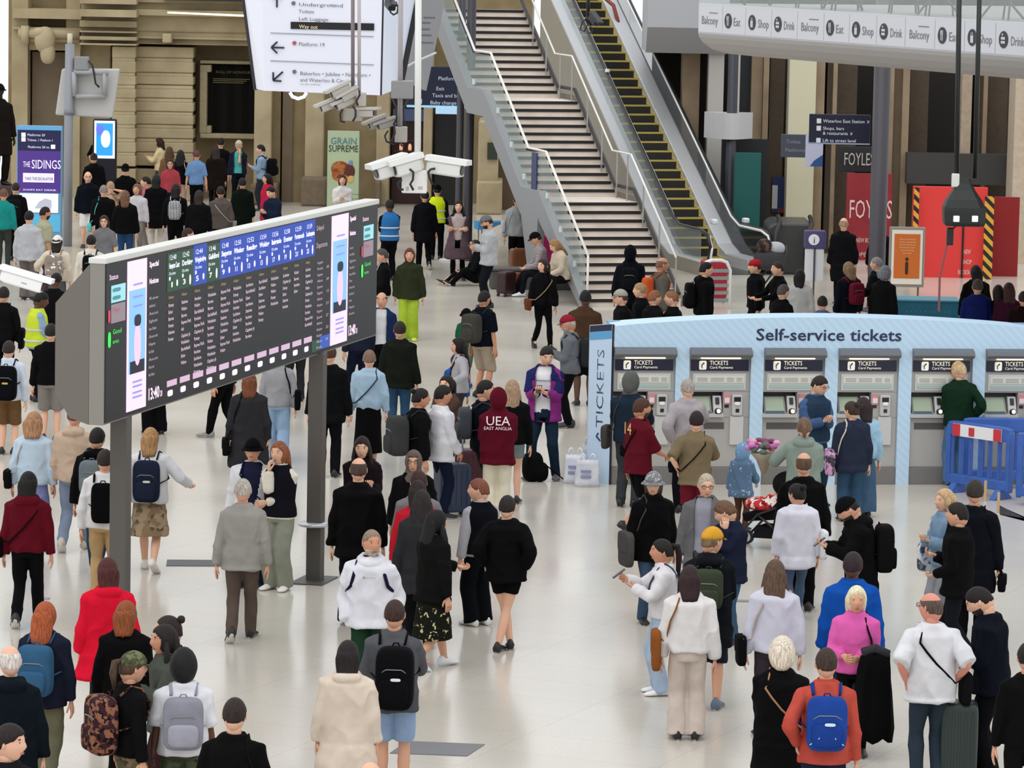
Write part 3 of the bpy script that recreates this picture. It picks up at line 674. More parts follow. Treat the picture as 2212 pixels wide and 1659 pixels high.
# FOYLES shop front and the red hoarding
def sheet(name,px0,py0,px1,py1,Y,dep,m,label,cat,group=None):
    a=A(px0,py0,Y);c=A(px1,py1,Y);o=empty(name,((a.x+c.x)/2,Y+dep/2,c.z),0,label,cat,group);q=MB();q.box(-abs(c.x-a.x)/2,-dep/2,0,abs(c.x-a.x)/2,dep/2,a.z-c.z);q.build('panel',m,o,bevel=min(.01,dep/4))
    return o,abs(c.x-a.x),a.z-c.z
o,w,hh=sheet('shop_sign',1812,316,1885,372,92.6,.2,mat('#1c1c1e',.5),'black bookshop fascia sign with raised white letters above the red window','sign');q=MB();text_mb(q,'FOYLES',(-w/2+.12,-.1,.16),(1,0,0),(0,0,1),size=.42,width=w-.1,depth=.04);q.build('lettering',mat('#b9b6ae',.5),o)
o,w,hh=sheet('window_poster',1830,374,1920,640,92.2,.1,mat('#9c2630',.6,pat='cloth',c2='#861c26',sc=2),'dull red bookshop window poster with thin white letters behind the grey column','poster')
q=MB();text_mb(q,'FOYLES',(-w/2+.06,-.06,hh-1.05),(1,0,0),(0,0,1),size=.62,width=w-.05)
text_mb(q,'NEW BOOKSHOP',(-w/2+.25,-.06,hh-1.62),(1,0,0),(0,0,1),size=.15,width=.66);text_mb(q,'OPENING',(-w/2+.25,-.06,hh-1.95),(1,0,0),(0,0,1),size=.14,width=.6);text_mb(q,'SOON',(-w/2+.25,-.06,hh-2.25),(1,0,0),(0,0,1),size=.14,width=.4)
q.build('lettering',mat('#e3c8c2',.6),o)
o,w,hh=sheet('hoarding',1973,402,2126,648,88,.12,mat('#e33a36',.55),'bright red wooden hoarding behind the hanging black speaker','hoarding')
q=MB();
for i,(t_,ww) in enumerate((('NEW',.26),('SHOP',.34),('BOOKSHOP',.62),('OPENING',.55),('SOON',.42))): text_mb(q,t_,(w/2-.42,-.065,hh-1.5-i*.23),(1,0,0),(0,0,1),size=.15,width=ww*.62,align='C')
q.build('lettering',mat('#f4d8d4',.6),o)
q=MB();q.box(-.06+.35,-.09,0,-.02+.35,-.06,hh-.05);q.build('door_seam',mat('#1a1010',.6),o)
o,w,hh=sheet('hoarding',2134,425,2196,640,88.6,.12,mat('#8c0e12',.6),'darker red hoarding panel right of the striped tape','hoarding')
for px,lab in((2128,'black and yellow hazard tape strip down the right edge of the red hoarding'),(1975,'black and yellow hazard tape strip down the left edge of the red hoarding')):
    wq=13 if px>2000 else 4
    a=A(px,424 if px>2000 else 405,87.8);c=A(px+wq,630,87.8);q=MB();q.box(0,-.02,c.z,c.x-a.x,.02,a.z);tag(q.build('hazard_tape',mat('#e0a83a',.5,pat='stripex',c2='#15130f',sc=2.6),None,(a.x,87.8,0)),lab,'tape')
# escalator down entrance, info totem, orange poster stand
o=empty('escalator_entrance',G(1708,660),0,'dark sunken escalator head with curved black handrails below the cream column','escalator');B=o.location;o.location=(A(1712,560,88).x,88,0)
q=MB()
q.prism([(-.55,0,0),(-.55,0,1.05),(-.42,0,1.15),(.42,0,1.15),(.42,0,0)],(0,2.0,0));q.build('housing',mat('#3a3c3a',.4),o,bevel=.05)
for sx_ in(-.42,.30):
    q=MB();q.tube([(sx_+.0,-.4,.1),(sx_-.05,-.6,.5),(sx_,-.5,.95),(sx_+.1,-.15,1.15),(sx_+.12,.8,1.25)],.05,8);q.build('handrail',mat('#0e0e10',.4),o,smooth=True)
    q=MB();q.prism([(sx_,-.4,.1),(sx_,-.4,.85),(sx_,.5,1.1),(sx_,.5,.1)],(.02,0,0));q.build('balustrade',mat('#8d9793',.15,alpha=.6),o)
o=empty('information_totem',(A(1757,600,82).x,82,0),0,'white information totem with a purple header and round i symbol','sign')
zt=A(1757,497,82).z
q=MB();q.rbox(-.19,-.1,.4,.20,.1,zt-.38,.12);q.build('body',mat('#d9d9dc',.4),o,smooth=False)
q=MB();q.rbox(-.22,-.13,zt-.38,.23,.13,zt,.15);q.build('header',mat('#4b4370',.4),o)
q=MB();q.lathe((0,0,0),[(.115,-.004),(.115,.004)],24);q.v=[(x-.02,-.14+z,y+zt-.19) for x,y,z in q.v];q.build('symbol_disc',mat('#e8e8ee',.4),o)
q=MB();text_mb(q,'i',(-.02,-.15,zt-.265),(1,0,0),(0,0,1),size=.2,align='C');q.build('lettering',mat('#2b2545',.4),o)
q=MB();q.tube([(0,-.13,0),(0,-.13,zt-.38)],.02,6);q.build('post',mat('#44424c',.4),o)
o=empty('poster_stand',(A(1957,600,79).x,79,0),0,'orange poster in a grey frame standing before the red hoarding','poster stand')
z0,z1=A(1957,620,79).z,A(1957,490,79).z;w=.72
q=MB();q.box(-w/2,-.04,z0,w/2,.04,z1);q.build('frame',mat('#8d8880',.5),o,bevel=.02)
q=MB();q.box(-w/2+.05,-.055,z0+.06,w/2-.05,-.04,z1-.06);q.build('mount',mat('#e6ded2',.6),o)
q=MB();q.box(-w/2+.10,-.062,z0+.18,w/2-.10,-.05,z1-.14);q.build('poster',mat('#c8681e',.6),o)
q=MB();
for i,t_ in enumerate(('Please be advised','tickets and passes','must be shown at','the barriers here','when boarding','your train')): text_mb(q,t_,(0,-.066,z1-.26-i*.055),(1,0,0),(0,0,1),size=.045,align='C')
q.build('lettering',mat('#ecc79a',.6),o)
q=MB();q.rbox(-.03,-.072,z0+.26,.03,-.06,z0+.52,.4);q.sup((0,-.066,z0+.57),(.035,.01,.035),1);q.build('pictogram',mat('#2d1c10',.6),o)
for sx_ in(-.25,.25):
    q=MB();q.tube([(sx_,.0,0),(sx_,.0,z0+.02)],.02,6);q.build('leg',mat('#5b5852',.4),o)
# navy direction signs under the balcony
def textbars(q,rows,w,hh,y,size,m=0):
    for t_,xx,zz in rows: text_mb(q,t_,(xx,y,zz),(1,0,0),(0,0,1),size=size)
o,w,hh=sheet('direction_sign',1749,246,1879,310,81,.1,mat('#0c0e2a',.45),'navy direction sign with white lines hanging in front of the grey-purple column','sign')
q=MB();textbars(q,(('Waterloo East Station ↗',-w/2+.28,hh-.17),('Shops, bars',-w/2+.28,hh-.32),('& restaurants ↗',-w/2+.28,hh-.42),('Lift to street level',-w/2+.28,hh-.57)),w,hh,-.052,.095);q.build('lettering',mat('#c8ccd8',.5,emit=.2),o)
for z_ in(.17,.32,.57):
    q=MB();q.box(-w/2+.15,-.058,hh-z_-.02,-w/2+.24,-.05,hh-z_+.08);q.build('pictogram',mat('#d8dae2',.5),o)
q=MB();q.box(-w/2,-.07,-.03,w/2,.07,.0);q.build('edge_trim',mat('#8b95aa',.4),o)
o,w,hh=sheet('direction_sign',1688,290,1765,341,84,.1,mat('#3f4450',.5),'dim grey direction sign half turned behind the navy one','sign');q=MB();textbars(q,(('Toilets   Exit',-.28,.3),('Platforms',-.30,.12)),w,hh,-.055,.11);q.build('lettering',mat('#878c98',.5),o)
o,w,hh=sheet('hanging_banner',1741,292,1777,360,82.5,.06,mat('#b8bad2',.5),'small pale lilac and blue hanging banner under the navy sign','banner');q=MB();q.prism([(-w/2+.1,-.04,0),(w/2,-.04,0),(w/2,-.04,.25),(0,-.04,.12)],(0,.01,0));q.build('blue_shape',mat('#274a86',.5),o)
o,w,hh=sheet('advert_poster',1668,382,1696,460,94.3,.08,mat('#1a2a5e',.5),'narrow navy and white poster on the stone pier under the balcony','poster');q=MB();q.box(-w/2+.01,-.05,.1,-w/2+.14,-.041,hh-.2)
q.build('photo_strip',mat('#cfcfd4',.5),o);q=MB();q.box(-w/2+.15,-.05,0,w/2,-.041,.12);q.build('red_corner',mat('#6e2430',.5),o)
# ------------------------------------------------------------------ balcony
P0=G(1508,72,5.9);P1=G(2212,125,5.9);dv=(P1-P0);FL=dv.length;fu=dv/FL;fn=Vector((fu.y,-fu.x,0));  # fn towards the camera
if fn.y>0: fn=-fn
ang=math.atan2(fu.y,fu.x);o=empty('balcony',(P0.x,P0.y,5.9),ang,'curved grey balcony with printed white fascia boards above the shops','balcony')
Lx=FL+3.2;bal=o   # local x along the fascia, -y towards the camera
q=MB();q.box(0,0,0,Lx,.08,.52);q.build('fascia',mat('#c9cbd0',.5),o,bevel=.01)
q=MB();pr=[(-.0,.0),(.02,-.06),(.10,-.16),(.28,-.27),(.6,-.35),(1.2,-.40),(2.5,-.42),(2.5,.40),(.08,.40)]
q.prism([(0,y,z) for y,z in pr],(Lx,0,0));q.build('soffit',mat('#a9a5a3',.55),o,smooth=False)
q=MB();q.prism([(0,.08,.40),(Lx,.08,.40),(Lx,14,.40),(6.5,26,.40),(-1.2,27,.40),(-.6,12,.40)],(0,0,.12));q.build('deck',mat('#8c8a86',.6),o)
q=MB();q.prism([(0.3,2.0,-.42),(Lx,2.0,-.42),(Lx,14,-.42),(6.5,26,-.42),(-.8,27,-.42),(-.3,12,-.42)],(0,0,.1));q.build('underside',mat('#8c8a86',.7),o)
q=MB();q.box(0,.0,.52,Lx,.02,1.5);q.build('glass_balustrade',mat('#e4efec',.05,alpha=.18),o)
inv=Matrix.Rotation(-ang,3,'Z')
def on_f(px,py):
    d=ray(px,py);nn=fn;t=(P0-Vector((0,0,CH))).dot(nn)/d.dot(nn);w_=Vector((0,0,CH))+d*t-Vector((P0.x,P0.y,5.9));return inv@w_
bx=[1510,1562,1612,1668,1724,1781,1836,1895,1957,2021,2085,2152,2222]
wd_=['Balcony','Eat','Shop','Drink']
for i in range(12):
    py=40+(bx[i]-1508)/704*44;a=on_f(bx[i],py);c=on_f(bx[i+1],py);w_=c.x-a.x
    q=MB();q.box(a.x+.008,-.012,.03,c.x-.008,-.002,.49);q.build('fascia_board',mat('#cfd1d6',.5),o)
    q=MB()
    if i%4==0: text_mb(q,'Balcony',(a.x+w_*.14,-.014,.17),(1,0,0),(0,0,1),size=.2,width=w_*.68);q.box(a.x+w_*.45,-.018,.36,a.x+w_*.8,-.014,.375)
    else: text_mb(q,wd_[i%4],(a.x+w_*.48,-.014,.17),(1,0,0),(0,0,1),size=.2,width=w_*(.30 if i%4==1 else .42))
    q.build('lettering',mat('#77777c',.5),o)
    if i%4:
        cx=a.x+w_*.26;q=MB();q.lathe((0,0,0),[(.128,-.003),(.128,.003)],28);q.v=[(cx+x,-.018+z,.25+y) for x,y,z in q.v];q.build('symbol_disc',mat('#2f2f36',.5),o)
        q=MB()
        if i%4==1: q.box(cx-.03,-.026,.17,cx-.01,-.022,.33);q.box(cx+.015,-.026,.17,cx+.03,-.022,.33);q.box(cx-.045,-.026,.26,cx+.0,-.022,.33)
        elif i%4==2: q.box(cx-.04,-.026,.17,cx+.04,-.022,.28);q.tube([(cx-.02,-.025,.28),(cx-.02,-.025,.32),(cx+.02,-.025,.32),(cx+.02,-.025,.28)],.006,4)
        else: q.box(cx-.06,-.026,.19,cx+.05,-.022,.23);q.box(cx-.06,-.026,.25,cx+.05,-.022,.29);q.box(cx-.04,-.026,.31,cx-.01,-.022,.34)
        q.build('symbol',mat('#c9cbd0',.5),o)
# the dark-edged slab that links escalator head and balcony
q=MB();a=A(1402,-90,93);c=A(1575,62,93);e_=A(1500,118,93);q.prism([(a.x,93,6.42),(a.x,93,c.z),(a.x,93.8,e_.z),(a.x,96.9,e_.z),(a.x,96.9,6.42)],(c.x-a.x,0,0));tag(q.build('bridge_slab',mat('#b4b5b9',.55)),'plain grey slab edge where the balcony meets the escalator head','slab')
# chairs and tables on the balcony
def bchair(x,y,rz,c,lab):
    o=empty('cafe_chair',(0,0,0),0,lab,'chair','cafe chairs behind the balcony glass')
    q=MB();q.rbox(-.22,-.22,.43,.22,.22,.48,.3);q.build('seat',mat(c,.5),o,smooth=True)
    q=MB();q.rbox(-.21,.18,.5,.21,.24,.88,.35);q.build('backrest',mat(c,.5),o,smooth=True)
    for sx_ in(-1,1):
        for sy_ in(-1,1): q=MB();q.tube([(sx_*.18,sy_*.18,.44),(sx_*.22,sy_*.22,0)],.016,6);q.build('leg',mat('#3c352e',.5),o)
    w_=Matrix.Rotation(ang,3,'Z')@Vector((x,y,0));o.location=(P0.x+w_.x,P0.y+w_.y,6.42);o.rotation_euler=(0,0,rz);return o
def btable(x,y,lab,c='#cfd3d0'):
    o=empty('cafe_table',(0,0,0),0,lab,'table','cafe tables behind the balcony glass')
    q=MB();q.rbox(-.4,-.35,.70,.4,.35,.74,.2);q.build('tabletop',mat(c,.4),o)
    for sx_ in(-1,1): q=MB();q.tube([(sx_*.3,0,.71),(sx_*.05,0,.35),(sx_*.34,-.2,0)],.02,6);q.build('leg',mat('#3c352e',.5),o)
    w_=Matrix.Rotation(ang,3,'Z')@Vector((x,y,0));o.location=(P0.x+w_.x,P0.y+w_.y,6.42);return o
for i,(x,c,l) in enumerate(((1.1,'#dcdcdc','white cafe chair nearest the left end of the balcony glass'),(2.6,'#d8e2e4','pale blue-white cafe chair, second from the left on the balcony'),(4.2,'#7c6a52','brown cafe chair left of the middle balcony table'),(5.7,'#7c6a52','brown cafe chair right of the middle balcony table'),(7.2,'#e2e6e6','white cafe chair behind the black hanging poles'),(9.2,'#c9cfcf','grey cafe chair at the right end of the balcony'))):
    bchair(x,.55+.2*(i%2),1.6*(i%3),c,l)
for x,l,c in((3.4,'brown topped cafe table at the middle of the balcony','#8c7658'),(6.5,'pale cafe table near the black hanging poles on the balcony','#cfd3d0'),(8.4,'grey cafe table at the right end of the balcony','#9aa09f')): btable(x,.9,l,c)
# ------------------------------------------------------------------ stairs and escalator
SA=math.radians(15)            # stairs climb away and to the left
bR=G(1470,662);o=empty('staircase',bR,SA,'wide pale stone staircase with black nosings, glass side and steel rails, climbing to the balcony','staircase')
RISE,TR,NF=.158,.28,12;SW=1.97;LD=1.42
segs=[];y=0;z=0;fl=[]
for f in range(3):
    for k in range(NF): segs.append((y,y+TR,z+RISE));z+=RISE;y+=TR
    if f<2: segs[-1]=(segs[-1][0],segs[-1][1]+LD,segs[-1][2]);fl.append((y,z));y+=LD
for f in range(3):
    q=MB()
    for y0,y1,zz in segs[f*NF:(f+1)*NF]:
        q.box(-SW,y0,zz-RISE-.02 if y0>0 else 0,0,y1+.04,zz,0)
        q.box(-SW+.02,y0-.022,zz-.062,-.05,y0+.05,zz+.003,1)
    q.build('flight',[mat('#e4d9ce',.6,pat='stone',c2='#d3c7ba',sc=2.5),mat('#17110f',.6)],o)
def slope(yy):  # walking-line height at local y
    for f,(y0,z0) in enumerate(((0,0),(NF*TR+LD,NF*RISE),(2*(NF*TR+LD),2*NF*RISE))):
        if yy<=y0+NF*TR or f==2: return z0+max(0,yy-y0)*RISE/TR if yy>=y0 else z0
YE=segs[-1][1]
keyY=[-.15,0,NF*TR,NF*TR+LD,2*NF*TR+LD,2*NF*TR+2*LD,YE]
q=MB()
for a,b_ in zip(keyY[:-1],keyY[1:]):
    za,zb=slope(a),slope(b_);q.prism([(-SW-.18,a,max(0,za-.35)),(-SW-.18,a,za+.22),(-SW-.18,b_,zb+.22),(-SW-.18,b_,max(0,zb-.35))],(.18,0,0))
q.build('stringer',mat('#8f9193',.5),o)
q=MB();yl=NF*TR+.1
q.prism([(-SW-.2,yl-.2,1.55),(-SW-.2,yl+1.2,1.6),(-SW-.2,yl+.35,0),(-SW-.2,yl+.05,0)],(.16,0,0));q.build('support',mat('#8f9193',.5),o);
GL=mat('#a9bab9',.04,alpha=.34)
for a,b_ in zip(keyY[1:-1],keyY[2:]):
    za,zb=slope(a),slope(b_);q=MB();q.prism([(-SW-.08,a+.03,za+.25),(-SW-.08,a+.03,za+1.0),(-SW-.08,b_-.03,zb+1.0),(-SW-.08,b_-.03,zb+.25)],(.015,0,0));q.build('glass_panel',GL,o)
ST_=mat('#e6e2da',.3)
q=MB();q.tube([(-SW-.02,yy,slope(yy)+1.05) for yy in keyY[1:]],.030,8);q.tube([(-SW-.02,0,0),(-SW-.02,0,1.05)],.026,8);q.build('handrail',ST_,o,smooth=True)
rp_=[(-.12,yy,slope(yy)+1.0) for yy in keyY[1:]]
q=MB();q.tube(rp_,.022,8);q.build('handrail',ST_,o,smooth=True)
for yy in (0,1.2,2.4,3.6,4.4,5.6,6.8,8.1,9.1,10.3,11.5):
    q=MB();q.tube([(-.12,yy,slope(yy)),(-.12,yy,slope(yy)+1.0)],.018,6);q.build('baluster',mat('#b3b1ab',.3,.5),o)
for yy in (.8,1.9,3.0,4.9,6.0,7.2,9.4):
    q=MB();q.box(-SW-.10,yy-.03,slope(yy)+.3,-SW-.04,yy+.03,slope(yy)+.42);q.build('glass_clamp',mat('#e6ecec',.3),o)
q=MB();q.box(-SW-.12,3.75,slope(3.8)+.1,-SW-.095,4.15,slope(3.8)+1.0);q.build('sign_panel',mat('#26305e',.4),o)
q=MB();q.box(-SW-.125,3.75,slope(3.8)+.1,-SW-.12,4.15,slope(3.8)+.18);q.build('sign_band',mat('#5f9fc4',.4),o)
# right-hand solid side wall (taupe) between stairs and escalator
q=MB()
for a,b_ in zip([0,NF*TR,NF*TR+LD,2*NF*TR+LD,2*NF*TR+2*LD],[NF*TR,NF*TR+LD,2*NF*TR+LD,2*NF*TR+2*LD,YE]):
    za,zb=slope(a),slope(b_);q.prism([(0.0,a,0),(0.0,a,za+.12),(0.0,b_,zb+.12),(0.0,b_,0)],(.08,0,0))
q.build('side_wall',mat('#7f766b',.6),o)
q=MB();q.tube([(-.04,yy,slope(yy)+.26) for yy in keyY[1:]],.045,6);q.build('skirting',mat('#2a2624',.5),o)
# escalator
cR=G(1577,578);Rt=Matrix.Rotation(SA+.02,3,'Z');o=empty('escalator',cR,SA+.02,'steep escalator of dark steps with yellow edges between silver sides, beside the stairs','escalator')
EW=1.0;er,et=.2,.346;ne=30;tn=er/et
q=MB()
for k in range(ne):
    y0=.5+k*et;zz=er*(k+1);q.box(-EW,y0,zz-er-.3 if k else 0,0,y0+et+.02,zz,0);q.box(-EW+.02,y0-.006,zz-.038,-.03,y0+.04,zz+.003,1);q.box(-.03,y0-.006,zz-.2,0,y0+et,zz+.004,1)
q.build('steps',[mat('#2e2c28',.5,pat='stripe',c2='#1b1a18',sc=20),mat('#cdb75a',.5)],o)
q=MB();q.box(-EW,-1.8,0,0,.5,.03);q.build('landing_plate',mat('#6c6c6a',.35,.7,pat='stripe',c2='#4c4c4a',sc=12),o)
def el(yy): return max(0,(yy-.6))*tn
ys=[-1.9,-1.2,.3,.9,3,6,9,.6+ne*et]
SIL=mat('#d9dbde',.35,.4);SIL2=mat('#e0e1e2',.35,.3)
for sd,nm in((-1,'left'),(1,'right')):
    x0=-EW if sd<0 else 0;go=.12 if sd<0 else .34
    q=MB()
    for a,b_ in zip(ys[1:-1],ys[2:]): q.prism([(x0,a,el(a)+.0),(x0,a,el(a)+.28),(x0,b_,el(b_)+.28),(x0,b_,el(b_)+.0)],(sd*.02,0,0))
    q.build('skirt_panel',SIL2,o)
    q=MB()
    for a,b_ in zip(ys[:-1],ys[1:]): q.prism([(x0+sd*.02,a,el(a)+.18),(x0+sd*.02,a,el(a)+.30),(x0+sd*.02,b_,el(b_)+.30),(x0+sd*.02,b_,el(b_)+.18)],(sd*.34,0,0))
    q.build('decking',SIL,o)
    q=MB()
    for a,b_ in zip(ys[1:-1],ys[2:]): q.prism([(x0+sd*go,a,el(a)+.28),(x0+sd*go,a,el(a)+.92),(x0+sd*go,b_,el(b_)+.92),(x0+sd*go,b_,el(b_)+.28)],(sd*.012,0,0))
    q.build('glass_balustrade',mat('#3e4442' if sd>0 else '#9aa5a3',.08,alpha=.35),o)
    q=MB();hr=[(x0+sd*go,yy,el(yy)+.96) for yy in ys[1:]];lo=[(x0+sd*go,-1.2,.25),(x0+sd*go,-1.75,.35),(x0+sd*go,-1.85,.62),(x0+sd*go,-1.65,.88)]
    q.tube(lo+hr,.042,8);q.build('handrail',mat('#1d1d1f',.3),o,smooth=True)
    q=MB();q.tube([(x-sd*.03,yy-.01,zz-.025) for x,yy,zz in lo+hr],.034,6);q.build('handrail_glint',mat('#f2f3f0',.25),o,smooth=True)  # white tube stands in for the bright reflection along the handrail
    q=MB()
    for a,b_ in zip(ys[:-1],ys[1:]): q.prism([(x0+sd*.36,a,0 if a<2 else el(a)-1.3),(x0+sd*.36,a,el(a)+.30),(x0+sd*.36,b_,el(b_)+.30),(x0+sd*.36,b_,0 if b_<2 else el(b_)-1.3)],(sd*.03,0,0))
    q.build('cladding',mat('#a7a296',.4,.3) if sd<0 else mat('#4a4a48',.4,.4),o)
q=MB();q.lathe((0,0,0),[(.06,0),(.06,.08)],12);
for i,yy in enumerate((3.3,)): pass
q.v=[(x-EW-.12,y+6.1,z+el(6.1)+1.0) for x,y,z in q.v];q.build('sensor_cap',mat('#f0f2f2',.3),o)
q=MB();q.tube([(-.98,9.6,el(9.6)+.5),(-.5,9.75,el(9.6)+1.0),(.1,9.6,el(9.6)+.5),(.14,9.2,el(9.2)+.2)],.05,8);q.build('warning_band',mat('#9b4a3c',.5),o,smooth=True)
for xx,yy in((.42,.2),(-.45,-.1)):
    q=MB();q.rbox(xx-.07,yy-.1,el(yy)+1.0,xx+.07,yy+.1,el(yy)+1.12,.4);q.build('sensor_box',mat('#f0f2f2',.3),o)
# arched metal barrier at the foot of the escalator
o=empty('safety_barrier',G(1545,668),SA,'shiny white arched steel barrier at the foot of the escalator','barrier')
q=MB();q.tube([(-.3,0,0),(-.3,0,.8),(-.22,0,.96),(-.1,0,1.0),(.1,0,1.0),(.22,0,.96),(.3,0,.8),(.3,0,0)],.035,8);q.build('frame',mat('#e4e6e4',.25,.4),o,smooth=True)
q=MB()
for k in range(5): q.box(-.27,-.01,.15+k*.15,.27,.01,.22+k*.15)
q.build('infill_panel',mat('#8d9490',.3,.4),o)
# ------------------------------------------------------------------ ticket kiosk
KL=G(1318,1047);KR=G(1952,1047);KA=math.atan2((KR-KL).y,(KR-KL).x);K=empty('ticket_kiosk',KL,KA,'long pale blue self-service ticket kiosk housing a row of grey machines','kiosk')
BL=mat('#c3def2',.45,pat='stripex',c2='#bbd8ee',sc=5);WL=7.2
def arch(x): return 2.22+.14*math.sin(math.pi*min(1,max(0,x/6.0)))**.8 if 0<=x<=6 else 2.25
q=MB();n=30;xs=[WL*i/n for i in range(n+1)]
for i in range(n):
    a,b=xs[i],xs[i+1]
    q.add([(a,0,1.93),(b,0,1.93),(b,.06,1.93),(a,.06,1.93),(a,0,arch(a)),(b,0,arch(b)),(b,.62,arch(b)),(a,.62,arch(a))],[(0,1,5,4),(4,5,6,7),(0,3,2,1),(3,7,6,2)])
q.build('header',BL,K)
q=MB();q.box(0,.5,0,WL,.62,2.24);q.build('back_panel',mat('#7ba4c4',.5),K)
PX=[1320,1483,1643,1803,1962,2120]
def kx(px): 
    p=G(px,1047);return (p-KL).length*(1 if p.x>KL.x else -1)
PX=[kx(p) for p in PX];MW=.875
q=MB();q.box(-.02,-.0,0,PX[0],.1,2.24)
q.build('edge_strip',mat('#15182c',.4),K)
for i in range(6):
    x0=PX[i]+MW;x1=(PX[i+1] if i<5 else PX[5]+1.02)
    q=MB();q.box(x0,.0,0,x1,.5,1.93);q.build('divider',BL,K)
q=MB();text_mb(q,'Self-service tickets',(kx(1630)-.04,-.004,2.035),(1,0,0),(0,0,1),bold=.012,size=.235,width=kx(1943)-kx(1630));q.build('lettering',mat('#1b2a4e',.5),K)
# angled end panel
q=MB();q.prism([(-.02,0,0),(-.29,.26,0),(-.29,.26,2.2),(-.02,0,2.25)],(0,.05,0));q.build('end_panel',mat('#c0d6ea',.45),K)
xd=Vector((.27,-.26,0)).normalized();q=MB();nn=Vector((-.26,-.27,0)).normalized()*.006
def ep(u,z): return Vector((-.29,.26,0))+xd*u+nn+Vector((0,0,z))
q.add([ep(0,2.0),ep(.37,2.05),ep(.37,2.16),ep(0,2.11)],[(0,1,2,3)]);q.build('blue_band',mat('#5b9fd0',.4),K)
q=MB();q.add([ep(0,2.11),ep(.37,2.16),ep(.37,2.25),ep(0,2.2)],[(0,1,2,3)]);q.build('dark_band',mat('#1a1c38',.4),K)
q=MB();text_mb(q,'TICKETS',ep(.25,.78),(0,0,1),-xd,size=.17,width=1.1,depth=-.006);q.build('lettering',mat('#22325c',.4),K)
q=MB();c=ep(.20,.66);q.tube([c+Vector((0,0,-.06))+xd*.02,c-xd*.05,c+Vector((0,0,.05))-xd*.02],.012,5);q.build('emblem',mat('#22325c',.4),K)
MG=mat('#b1aea9',.45);MG2=mat('#8f8c88',.5);MD=mat('#15161a',.35)
def machine():
    o=empty('ticket_machine',(0,0,0),0)
    q=MB();q.box(0,.06,.24,MW,.5,.94);q.box(0,.06,1.30,MW,.5,1.93);q.box(.50,.06,.94,MW,.5,1.30);q.box(0,.30,.94,.5,.5,1.30);q.build('body',MG,o,bevel=.01)
    q=MB();q.box(0,.03,0,MW,.5,.24);q.build('plinth',mat('#797673',.5),o,bevel=.01)
    q=MB();q.prism([(0,.06,1.79),(0,-.10,1.80),(0,-.13,1.84),(0,-.10,1.90),(0,.0,1.93),(0,.06,1.93)],(MW,0,0));q.build('hood',mat('#65686d',.4),o,bevel=.01)
    q=MB();q.box(.16,-.04,1.775,.72,.02,1.79);q.build('light_strip',mat('#fff0c4',.4,emit=2.0),o)
    q=MB();q.box(.03,.03,1.60,MW-.03,.06,1.755);q.build('header_panel',mat('#0c1030',.35),o)
    q=MB();q.rbox(.14,.02,1.615,.245,.03,1.74,.3);q.build('logo_plate',mat('#ecebe2',.5,emit=.3),o)
    q=MB();q.tube([(.212,.015,1.715),(.178,.015,1.68),(.182,.015,1.635)],[.014,.012,.009],6,flat=.3);q.build('emblem',MD,o)
    q=MB();text_mb(q,'TICKETS',(.29,.026,1.683),(1,0,0),(0,0,1),size=.085,width=.26);text_mb(q,'Card Payments',(.29,.026,1.632),(1,0,0),(0,0,1),size=.05,width=.33);q.build('lettering',mat('#efede0',.5,emit=.4),o)
    q=MB();q.box(.06,.045,1.33,MW-.06,.06,1.56);q.build('notice_board',mat('#cfd0cb',.5),o,bevel=.004)
    q=MB();q.box(.09,.035,1.43,MW-.09,.044,1.53);q.build('notice',mat('#dddcd4',.5),o)
    q=MB();q.box(.09,.035,1.36,MW-.09,.044,1.405);q.build('notice_band',mat('#a9bdb8',.5),o)
    q=MB()
    for k,(a,b) in enumerate(((.12,.27),(.31,.50),(.54,.64),(.68,.76))):
        for j in range(3): q.box(a,.03,1.45+j*.022,b,.034,1.458+j*.022)
    q.build('notice_text',mat('#a9a8a0',.6),o)
    q=MB();q.box(0.02,.20,.95,.48,.30,1.29);q.build('recess',mat('#2b2928',.5),o)
    q=MB();q.prism([(.0,.06,.94),(.0,-.03,.95),(.0,-.02,1.0),(.0,.2,1.03)],(.5,0,0));q.build('shelf',MG,o,bevel=.006)
    q=MB();q.prism([(.03,.02,1.01),(.03,.16,1.23),(.03,.20,1.23),(.03,.20,1.01)],(.31,0,0));q.build('screen_bezel',MG2,o,bevel=.006)
    q=MB();q.prism([(.05,.024,1.035),(.05,.147,1.215),(.05,.142,1.22),(.05,.018,1.04)],(.26,0,0));q.build('screen',mat('#8d9a84',.15,emit=.25),o)
    q=MB();q.prism([(.05,-.01,.985),(.05,.016,1.03),(.05,.01,1.032),(.05,-.016,.988)],(.26,0,0));q.build('screen_footer',mat('#34506a',.3,emit=.1),o)
    q=MB();q.prism([(.36,.0,1.0),(.36,.10,1.24),(.36,.2,1.24),(.36,.2,1.0)],(.12,0,0));q.build('card_reader',mat('#c9c8c6',.35),o,bevel=.01)
    q=MB();q.prism([(.39,.045,1.13),(.39,.083,1.22),(.39,.075,1.22),(.39,.037,1.13)],(.055,0,0));q.build('keypad',MD,o)
    q=MB();q.sup((.42,.0,1.035),(.05,.03,.045),.9);q.build('card_slot',MD,o,smooth=True)
    q=MB();q.sup((.425,-.02,1.04),(.03,.02,.03),.9);q.build('slot_light',mat('#f4f1e2',.3,emit=.8),o,smooth=True)
    q=MB();q.rbox(.62,.0,.97,.765,.06,1.27,.2);q.build('reader_housing',mat('#c4c3c1',.35),o)
    q=MB();q.box(.645,-.006,1.17,.74,.0,1.235);q.build('reader_window',MD,o)
    q=MB();q.rbox(.65,-.035,1.12,.73,.0,1.17,.5);q.build('reader_lip',mat('#efefec',.3),o,smooth=True)
    q=MB();q.box(.67,-.006,1.02,.72,.0,1.07);q.build('reader_chip',MD,o)
